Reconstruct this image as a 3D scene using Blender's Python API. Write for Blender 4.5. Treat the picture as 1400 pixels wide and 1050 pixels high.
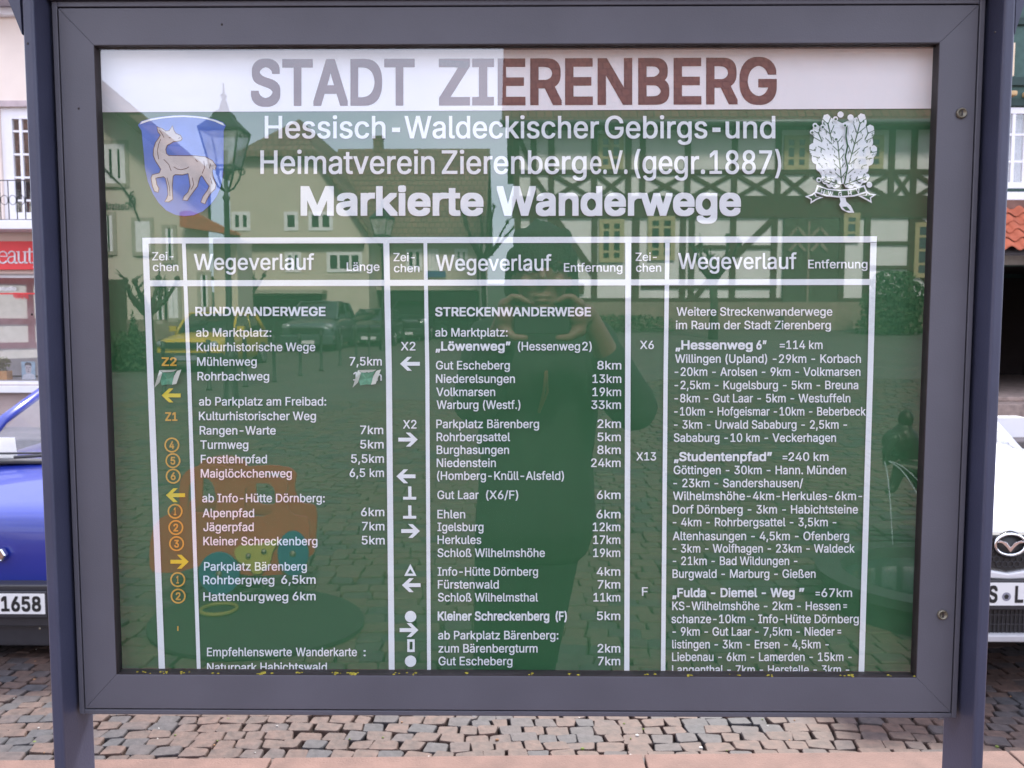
import bpy, bmesh, math, random, json
from mathutils import Vector, Matrix, noise
from mathutils.geometry import tessellate_polygon, delaunay_2d_cdt

for o in list(bpy.data.objects):
    bpy.data.objects.remove(o)
SC = bpy.context.scene
COL = SC.collection
R = math.radians
random.seed(7)

# ---------------------------------------------------------------- camera
FPX = 1197.0                       # focal length in pixels of the 1400 px wide photograph
CAM_H, CAM_D = 1.60, 1.05          # height above the paving, distance from the glass
PITCH, YAW = math.atan(93.0 / FPX), R(0.57)
cd = bpy.data.cameras.new('camera')
cam = bpy.data.objects.new('camera', cd)
COL.objects.link(cam)
cd.sensor_fit = 'HORIZONTAL'
cd.sensor_width = 36.0
cd.lens = 36.0 * FPX / 1400.0
cd.clip_start = 0.005
cd.clip_end = 5000
cd.dof.use_dof = True               # a phone lens focused on the board: far things go slightly soft
cd.dof.focus_distance = 1.08
cd.dof.aperture_fstop = 17.0
FWD = Vector((-math.sin(YAW) * math.cos(PITCH), math.cos(YAW) * math.cos(PITCH), -math.sin(PITCH)))
RGT = Vector((math.cos(YAW), math.sin(YAW), 0))
UPV = RGT.cross(FWD)
CP = Vector((0, -CAM_D, CAM_H))
cam.matrix_world = Matrix(((RGT.x, UPV.x, -FWD.x, CP.x), (RGT.y, UPV.y, -FWD.y, CP.y),
                           (RGT.z, UPV.z, -FWD.z, CP.z), (0, 0, 0, 1)))
SC.camera = cam

# ---------------------------------------------------------------- sky, sun, exposure
SUN_EL, SUN_AZ = R(45), R(14)     # hazy sun high beyond the case: its front is in the shade
w = bpy.data.worlds.new('World')
SC.world = w
w.use_nodes = True
nt = w.node_tree
bg = nt.nodes['Background']
sky = nt.nodes.new('ShaderNodeTexSky')
sky.sky_type = 'NISHITA'
sky.sun_disc = False
sky.sun_elevation = SUN_EL
sky.sun_rotation = SUN_AZ
sky.air_density = 1.0
sky.dust_density = 1.5
tc = nt.nodes.new('ShaderNodeTexCoord')
mp = nt.nodes.new('ShaderNodeMapping')
mp.inputs['Scale'].default_value = (1.0, 1.0, 2.6)
nz = nt.nodes.new('ShaderNodeTexNoise')
nz.inputs['Scale'].default_value = 2.2
nz.inputs['Detail'].default_value = 6
nz.inputs['Roughness'].default_value = 0.55
rp = nt.nodes.new('ShaderNodeValToRGB')
rp.color_ramp.elements[0].position = 0.36
rp.color_ramp.elements[0].color = (0.45, 0.45, 0.45, 1)
rp.color_ramp.elements[1].position = 0.56
rp.color_ramp.elements[1].color = (0.97, 0.97, 0.97, 1)
mx = nt.nodes.new('ShaderNodeMix')
mx.data_type = 'RGBA'
mx.inputs[7].default_value = (7.2, 7.6, 9.3, 1)      # bright thin cloud
nt.links.new(tc.outputs['Generated'], mp.inputs['Vector'])
nt.links.new(mp.outputs[0], nz.inputs['Vector'])
nt.links.new(nz.outputs['Fac'], rp.inputs['Fac'])
sx = nt.nodes.new('ShaderNodeSeparateXYZ')
hz = nt.nodes.new('ShaderNodeMapRange')              # haze: the cloud cover brightens towards the horizon
hz.inputs[1].default_value, hz.inputs[2].default_value = 0.0, 0.32
hz.inputs[3].default_value, hz.inputs[4].default_value = 1.45, 1.0
vm = nt.nodes.new('ShaderNodeVectorMath')
vm.operation = 'SCALE'
vm.inputs[0].default_value = (7.2, 7.6, 9.3)
nt.links.new(tc.outputs['Generated'], sx.inputs[0])
nt.links.new(sx.outputs['Z'], hz.inputs[0])
nt.links.new(hz.outputs[0], vm.inputs['Scale'])
nt.links.new(vm.outputs[0], mx.inputs[7])
nt.links.new(rp.outputs['Color'], mx.inputs[0])
nt.links.new(sky.outputs[0], mx.inputs[6])
nt.links.new(mx.outputs[2], bg.inputs['Color'])
bg.inputs['Strength'].default_value = 0.10

sl = bpy.data.lights.new('sun', 'SUN')
sl.energy = 2.9
sl.angle = R(11)
sl.color = (1.0, 0.95, 0.88)
so = bpy.data.objects.new('sun', sl)
COL.objects.link(so)
sd = Vector((math.sin(SUN_AZ) * math.cos(SUN_EL), math.cos(SUN_AZ) * math.cos(SUN_EL), math.sin(SUN_EL)))
so.rotation_euler = (-sd).to_track_quat('-Z', 'Y').to_euler()
so.location = (0, -10, 30)

SC.view_settings.view_transform = 'Standard'
SC.view_settings.look = 'None'
SC.view_settings.exposure = 1.85
SC.view_settings.gamma = 1.0
SC.render.resolution_x, SC.render.resolution_y = 1024, 768
SC.cycles.max_bounces = 8
SC.cycles.transparent_max_bounces = 16
SC.cycles.use_denoising = True

# ---------------------------------------------------------------- where things stand
def ray(px, py):
    return FWD + RGT * ((px - 700) / FPX) - UPV * ((py - 525) / FPX)

def on_y(px, py, y):
    """the point of the plane y seen at a place of the photograph"""
    d = ray(px, py)
    return CP + d * ((y - CP.y) / d.y)

def refl(px, py, d):
    """a real point behind the camera whose mirror image lies d metres away, the glass being the plane y = 0"""
    q = on_y(px, py, d - CAM_D)
    return Vector((q.x, -q.y, q.z))

def lerp_tab(t, x):
    for (a, va), (b, vb) in zip(t, t[1:]):
        if x <= b:
            return va + (vb - va) * max(0.0, (x - a) / (b - a))
    return t[-1][1]

def ground_z(x, y):
    if y > 2.0:
        return lerp_tab([(2.0, -0.14), (5.0, -0.34), (8.5, -0.30), (11.6, -0.14), (300, -0.14)], y)
    v = max(0.0, -y - 4.0)
    v = min(v, 60.0)
    s = min(1.0, max(0.0, (x + 1.5) / 4.5))
    s = s * s * (3 - 2 * s)
    return 0.02 * v * (1 + 2.0 * s)

# ---------------------------------------------------------------- materials
MATS = {}
def mat(name, col, rough=0.6, metal=0.0, var=0.12, scale=8.0, bump=0.0, bscale=60.0, spec=0.5, coat=0.0, detail=5):
    if name in MATS:
        return MATS[name]
    m = bpy.data.materials.new(name)
    m.use_nodes = True
    n, l = m.node_tree.nodes, m.node_tree.links
    b = n['Principled BSDF']
    b.inputs['Roughness'].default_value = rough
    b.inputs['Metallic'].default_value = metal
    b.inputs['Specular IOR Level'].default_value = spec
    if coat:
        b.inputs['Coat Weight'].default_value = coat
        b.inputs['Coat Roughness'].default_value = 0.04
    t = n.new('ShaderNodeTexCoord')
    z = n.new('ShaderNodeTexNoise')
    z.inputs['Scale'].default_value = scale
    z.inputs['Detail'].default_value = detail
    l.new(t.outputs['Object'], z.inputs['Vector'])
    r = n.new('ShaderNodeValToRGB')
    r.color_ramp.elements[0].position = 0.3
    r.color_ramp.elements[1].position = 0.7
    r.color_ramp.elements[0].color = tuple(c * (1 - var) for c in col) + (1,)
    r.color_ramp.elements[1].color = tuple(min(1, c * (1 + var)) for c in col) + (1,)
    l.new(z.outputs['Fac'], r.inputs['Fac'])
    l.new(r.outputs['Color'], b.inputs['Base Color'])
    if bump:
        z2 = n.new('ShaderNodeTexNoise')
        z2.inputs['Scale'].default_value = bscale
        z2.inputs['Detail'].default_value = 4
        l.new(t.outputs['Object'], z2.inputs['Vector'])
        bp = n.new('ShaderNodeBump')
        bp.inputs['Strength'].default_value = bump
        bp.inputs['Distance'].default_value = 0.01
        l.new(z2.outputs['Fac'], bp.inputs['Height'])
        l.new(bp.outputs['Normal'], b.inputs['Normal'])
    MATS[name] = m
    return m

def clear_glass(name, ior, dust=0.0):
    """see-through pane: what is not mirrored by the surface passes straight through"""
    m = bpy.data.materials.new(name)
    m.use_nodes = True
    n, l = m.node_tree.nodes, m.node_tree.links
    n.remove(n['Principled BSDF'])
    f0 = ((ior - 1) / (ior + 1)) ** 2               # mirrored share, alike from both sides of the pane
    lw = n.new('ShaderNodeLayerWeight')
    pw = n.new('ShaderNodeMath')
    pw.operation = 'POWER'
    pw.inputs[1].default_value = 5.0
    l.new(lw.outputs['Facing'], pw.inputs[0])
    f = n.new('ShaderNodeMath')
    f.operation = 'MULTIPLY_ADD'
    f.inputs[1].default_value = 1 - f0
    f.inputs[2].default_value = f0
    l.new(pw.outputs[0], f.inputs[0])
    tr = n.new('ShaderNodeBsdfTransparent')
    gl = n.new('ShaderNodeBsdfGlossy')
    gl.inputs['Roughness'].default_value = 0.0
    ms = n.new('ShaderNodeMixShader')
    l.new(f.outputs[0], ms.inputs[0])
    l.new(tr.outputs[0], ms.inputs[1])
    l.new(gl.outputs[0], ms.inputs[2])
    last = ms
    if dust:
        df = n.new('ShaderNodeBsdfDiffuse')
        df.inputs['Color'].default_value = (0.75, 0.75, 0.72, 1)
        t = n.new('ShaderNodeTexCoord')
        z = n.new('ShaderNodeTexNoise')
        z.inputs['Scale'].default_value = 5
        z.inputs['Detail'].default_value = 8
        l.new(t.outputs['Object'], z.inputs['Vector'])
        mr = n.new('ShaderNodeMapRange')
        mr.inputs[1].default_value = 0.35
        mr.inputs[2].default_value = 0.75
        mr.inputs[3].default_value = dust * 0.5
        mr.inputs[4].default_value = dust * 1.6
        l.new(z.outputs['Fac'], mr.inputs[0])
        ms2 = n.new('ShaderNodeMixShader')
        l.new(mr.outputs[0], ms2.inputs[0])
        l.new(ms.outputs[0], ms2.inputs[1])
        l.new(df.outputs[0], ms2.inputs[2])
        last = ms2
    l.new(last.outputs[0], n['Material Output'].inputs[0])
    MATS[name] = m
    return m

def plain_through(name):
    m = bpy.data.materials.new(name)
    m.use_nodes = True
    n, l = m.node_tree.nodes, m.node_tree.links
    n.remove(n['Principled BSDF'])
    tr = n.new('ShaderNodeBsdfTransparent')
    tr.inputs['Color'].default_value = (0.96, 0.98, 0.97, 1)
    l.new(tr.outputs[0], n['Material Output'].inputs[0])
    return m

def brick_mat(name, c1, c2, mortar, sx, sy, plane='xz', rough=0.8, msize=0.02):
    """courses of tiles or stones; the pattern lies in the given plane of the object"""
    m = bpy.data.materials.new(name)
    m.use_nodes = True
    n, l = m.node_tree.nodes, m.node_tree.links
    b = n['Principled BSDF']
    b.inputs['Roughness'].default_value = rough
    t = n.new('ShaderNodeTexCoord')
    s = n.new('ShaderNodeSeparateXYZ')
    c = n.new('ShaderNodeCombineXYZ')
    l.new(t.outputs['Object'], s.inputs[0])
    l.new(s.outputs['XYZ'.index(plane[0].upper())], c.inputs[0])
    l.new(s.outputs['XYZ'.index(plane[1].upper())], c.inputs[1])
    k = n.new('ShaderNodeTexBrick')
    k.inputs['Scale'].default_value = 1.0
    k.inputs['Brick Width'].default_value = sx
    k.inputs['Row Height'].default_value = sy
    k.inputs['Mortar Size'].default_value = msize
    k.inputs['Mortar Smooth'].default_value = 0.3
    k.inputs['Color1'].default_value = c1 + (1,)
    k.inputs['Color2'].default_value = c2 + (1,)
    k.inputs['Mortar'].default_value = mortar + (1,)
    l.new(c.outputs[0], k.inputs['Vector'])
    z = n.new('ShaderNodeTexNoise')
    z.inputs['Scale'].default_value = 0.9
    z.inputs['Detail'].default_value = 6
    l.new(t.outputs['Object'], z.inputs['Vector'])
    mm = n.new('ShaderNodeMix')
    mm.data_type = 'RGBA'
    mm.blend_type = 'MULTIPLY'
    mm.inputs[0].default_value = 0.6
    l.new(k.outputs['Color'], mm.inputs[6])
    rr = n.new('ShaderNodeValToRGB')
    rr.color_ramp.elements[0].position = 0.3
    rr.color_ramp.elements[0].color = (0.6, 0.6, 0.6, 1)
    rr.color_ramp.elements[1].position = 0.7
    rr.color_ramp.elements[1].color = (1, 1, 1, 1)
    l.new(z.outputs['Fac'], rr.inputs['Fac'])
    l.new(rr.outputs['Color'], mm.inputs[7])
    l.new(mm.outputs[2], b.inputs['Base Color'])
    bp = n.new('ShaderNodeBump')
    bp.inputs['Strength'].default_value = 0.5
    bp.inputs['Distance'].default_value = 0.02
    l.new(k.outputs['Fac'], bp.inputs['Height'])
    bp.invert = True
    l.new(bp.outputs['Normal'], b.inputs['Normal'])
    MATS[name] = m
    return m

# ---------------------------------------------------------------- mesh helpers
class MB:
    def __init__(self):
        self.v, self.f, self.m, self.s = [], [], [], []
    def add(self, vs, fs, mi=0, smooth=False):
        o = len(self.v)
        self.v += [tuple(p) for p in vs]
        self.f += [tuple(i + o for i in f) for f in fs]
        self.m += [mi] * len(fs)
        self.s += [smooth] * len(fs)
        return self
    def poly(self, pts, mi=0):
        return self.add(pts, [tuple(range(len(pts)))], mi)
    def box(self, x0, x1, y0, y1, z0, z1, mi=0):
        v = [(x, y, z) for z in (z0, z1) for y in (y0, y1) for x in (x0, x1)]
        return self.add(v, [(0, 2, 3, 1), (4, 5, 7, 6), (0, 1, 5, 4), (2, 6, 7, 3), (0, 4, 6, 2), (1, 3, 7, 5)], mi)
    def beam(self, a, b, wd, th, out=Vector((0, 1, 0)), mi=0):
        """a straight bar from a to b: wd wide across, th thick along out"""
        a, b, out = Vector(a), Vector(b), Vector(out).normalized()
        d = (b - a).normalized()
        s = d.cross(out).normalized() * (wd / 2)
        t = out * th
        v = [a - s, a + s, b + s, b - s, a - s + t, a + s + t, b + s + t, b - s + t]
        return self.add(v, [(0, 1, 2, 3), (4, 7, 6, 5), (0, 4, 5, 1), (1, 5, 6, 2), (2, 6, 7, 3), (3, 7, 4, 0)], mi)
    def prism(self, pts, vec, mi=0):
        """a flat outline pushed along vec"""
        n = len(pts)
        pts = [Vector(p) for p in pts]
        vec = Vector(vec)
        v = pts + [p + vec for p in pts]
        fs = [tuple(range(n))[::-1], tuple(range(n, 2 * n))]
        fs += [(i, (i + 1) % n, n + (i + 1) % n, n + i) for i in range(n)]
        return self.add(v, fs, mi)
    def tube(self, path, r, n=10, mi=0, cap=True, closed=False):
        path = [Vector(p) for p in path]
        rs = r if isinstance(r, (list, tuple)) else [r] * len(path)
        vs, fs = [], []
        L = len(path)
        up = None
        for i, p in enumerate(path):
            a = path[i - 1] if (i or closed) else path[i]
            b = path[(i + 1) % L] if (i < L - 1 or closed) else path[i]
            d = (b - a).normalized()
            if up is None:
                up = d.orthogonal().normalized()
            else:
                up = (up - d * up.dot(d)).normalized()
            sd_ = d.cross(up)
            for k in range(n):
                t = 2 * math.pi * k / n
                vs.append(p + (up * math.cos(t) + sd_ * math.sin(t)) * rs[i])
        for i in range(L if closed else L - 1):
            j = (i + 1) % L
            for k in range(n):
                fs.append((i * n + k, i * n + (k + 1) % n, j * n + (k + 1) % n, j * n + k))
        if cap and not closed:
            fs.append(tuple(range(n))[::-1])
            fs.append(tuple((L - 1) * n + k for k in range(n)))
        return self.add(vs, fs, mi, True)
    def lathe(self, prof, c=(0, 0, 0), axis='z', n=20, mi=0, smooth=True, ph=0.0):
        """prof: (radius, position along the axis)"""
        c = Vector(c)
        vs, fs = [], []
        for r, h in prof:
            for k in range(n):
                t = 2 * math.pi * k / n + ph
                a, b = r * math.cos(t), r * math.sin(t)
                vs.append(c + Vector({'z': (a, b, h), 'y': (a, h, b), 'x': (h, a, b)}[axis]))
        for i in range(len(prof) - 1):
            for k in range(n):
                fs.append((i * n + k, i * n + (k + 1) % n, (i + 1) * n + (k + 1) % n, (i + 1) * n + k))
        fs.append(tuple(range(n))[::-1])
        fs.append(tuple((len(prof) - 1) * n + k for k in range(n)))
        return self.add(vs, fs, mi, smooth)
    def ball(self, c, r, n=12, mi=0):
        c = Vector(c)
        r = Vector(r) if not isinstance(r, (int, float)) else Vector((r, r, r))
        m_ = n // 2
        vs = [c + Vector((0, 0, -r.z))]
        for i in range(1, m_):
            a = -math.pi / 2 + math.pi * i / m_
            for k in range(n):
                t = 2 * math.pi * k / n
                vs.append(c + Vector((r.x * math.cos(a) * math.cos(t), r.y * math.cos(a) * math.sin(t), r.z * math.sin(a))))
        vs.append(c + Vector((0, 0, r.z)))
        fs = [(0, 1 + (k + 1) % n, 1 + k) for k in range(n)]
        for i in range(m_ - 2):
            for k in range(n):
                fs.append((1 + i * n + k, 1 + i * n + (k + 1) % n, 1 + (i + 1) * n + (k + 1) % n, 1 + (i + 1) * n + k))
        e = len(vs) - 1
        b0 = 1 + (m_ - 2) * n
        fs += [(e, b0 + k, b0 + (k + 1) % n) for k in range(n)]
        return self.add(vs, fs, mi, True)
    def limb(self, a, b, ra, rb, n=12, mi=0):
        """tapered round limb with round ends, closed"""
        a, b = Vector(a), Vector(b)
        d = (b - a).normalized()
        q = d.to_track_quat('Z', 'Y')
        L = (b - a).length
        prof = [(ra * math.cos(t), -ra * math.sin(t)) for t in (1.5, 1.1, 0.6, 0.0)]
        prof += [(rb * math.cos(t), L + rb * math.sin(t)) for t in (0.0, 0.6, 1.1, 1.5)]
        vs, fs = [], []
        for r_, h in prof:
            for k in range(n):
                t = 2 * math.pi * k / n
                vs.append(a + q @ Vector((r_ * math.cos(t), r_ * math.sin(t), h)))
        for i in range(len(prof) - 1):
            for k in range(n):
                fs.append((i * n + k, i * n + (k + 1) % n, (i + 1) * n + (k + 1) % n, (i + 1) * n + k))
        fs.append(tuple(range(n))[::-1])
        fs.append(tuple((len(prof) - 1) * n + k for k in range(n)))
        return self.add(vs, fs, mi, True)
    def build(self, name, mats, parent=None, off=None, bevel=0.0, bseg=2, subs=0, auto=None):
        me = bpy.data.meshes.new(name)
        vs = self.v
        if off is not None:
            vs = [(x - off[0], y - off[1], z - off[2]) for x, y, z in vs]
        me.from_pydata(vs, [], self.f)
        mats = mats if isinstance(mats, (list, tuple)) else [mats]
        for m_ in mats:
            me.materials.append(m_)
        me.polygons.foreach_set('material_index', self.m)
        me.polygons.foreach_set('use_smooth', self.s)
        bm = bmesh.new()
        bm.from_mesh(me)
        bmesh.ops.recalc_face_normals(bm, faces=bm.faces)
        bm.to_mesh(me)
        bm.free()
        me.update()
        o = bpy.data.objects.new(name, me)
        COL.objects.link(o)
        if parent is not None:
            o.parent = parent
        if bevel:
            md = o.modifiers.new('bevel', 'BEVEL')
            md.width = bevel
            md.segments = bseg
            md.limit_method = 'ANGLE'
        if subs:
            md = o.modifiers.new('subs', 'SUBSURF')
            md.levels = md.render_levels = subs
        return o

def thing(name, label, cat, loc=(0, 0, 0), rotz=0.0, group=None):
    o = bpy.data.objects.new(name, None)
    o.empty_display_size = 0.2
    COL.objects.link(o)
    o.location = loc
    o.rotation_euler = (0, 0, rotz)
    o['label'] = label
    o['category'] = cat
    if group:
        o['group'] = group
    return o

def tag(o, label, cat, group=None):
    o['label'] = label
    o['category'] = cat
    if group:
        o['group'] = group
    return o

def copy_tree(o, loc, rotz, label, parent=None):
    c = o.copy()
    COL.objects.link(c)
    if parent is None:
        c.location = loc
        c.rotation_euler = (0, 0, rotz)
        c['label'] = label
    else:
        c.parent = parent
    for ch in list(o.children):
        copy_tree(ch, None, None, None, c)
    return c

def kind(o, k):
    o['kind'] = k
    return o

def melt(o, voxel, smooth=4):
    """fuse the overlapping volumes of a figure into one continuous skin"""
    md = o.modifiers.new('fuse', 'REMESH')
    md.mode = 'VOXEL'
    md.voxel_size = voxel
    md.use_smooth_shade = True
    if smooth:
        s = o.modifiers.new('soften', 'SMOOTH')
        s.iterations = smooth
        s.factor = 0.5
    return o

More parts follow.
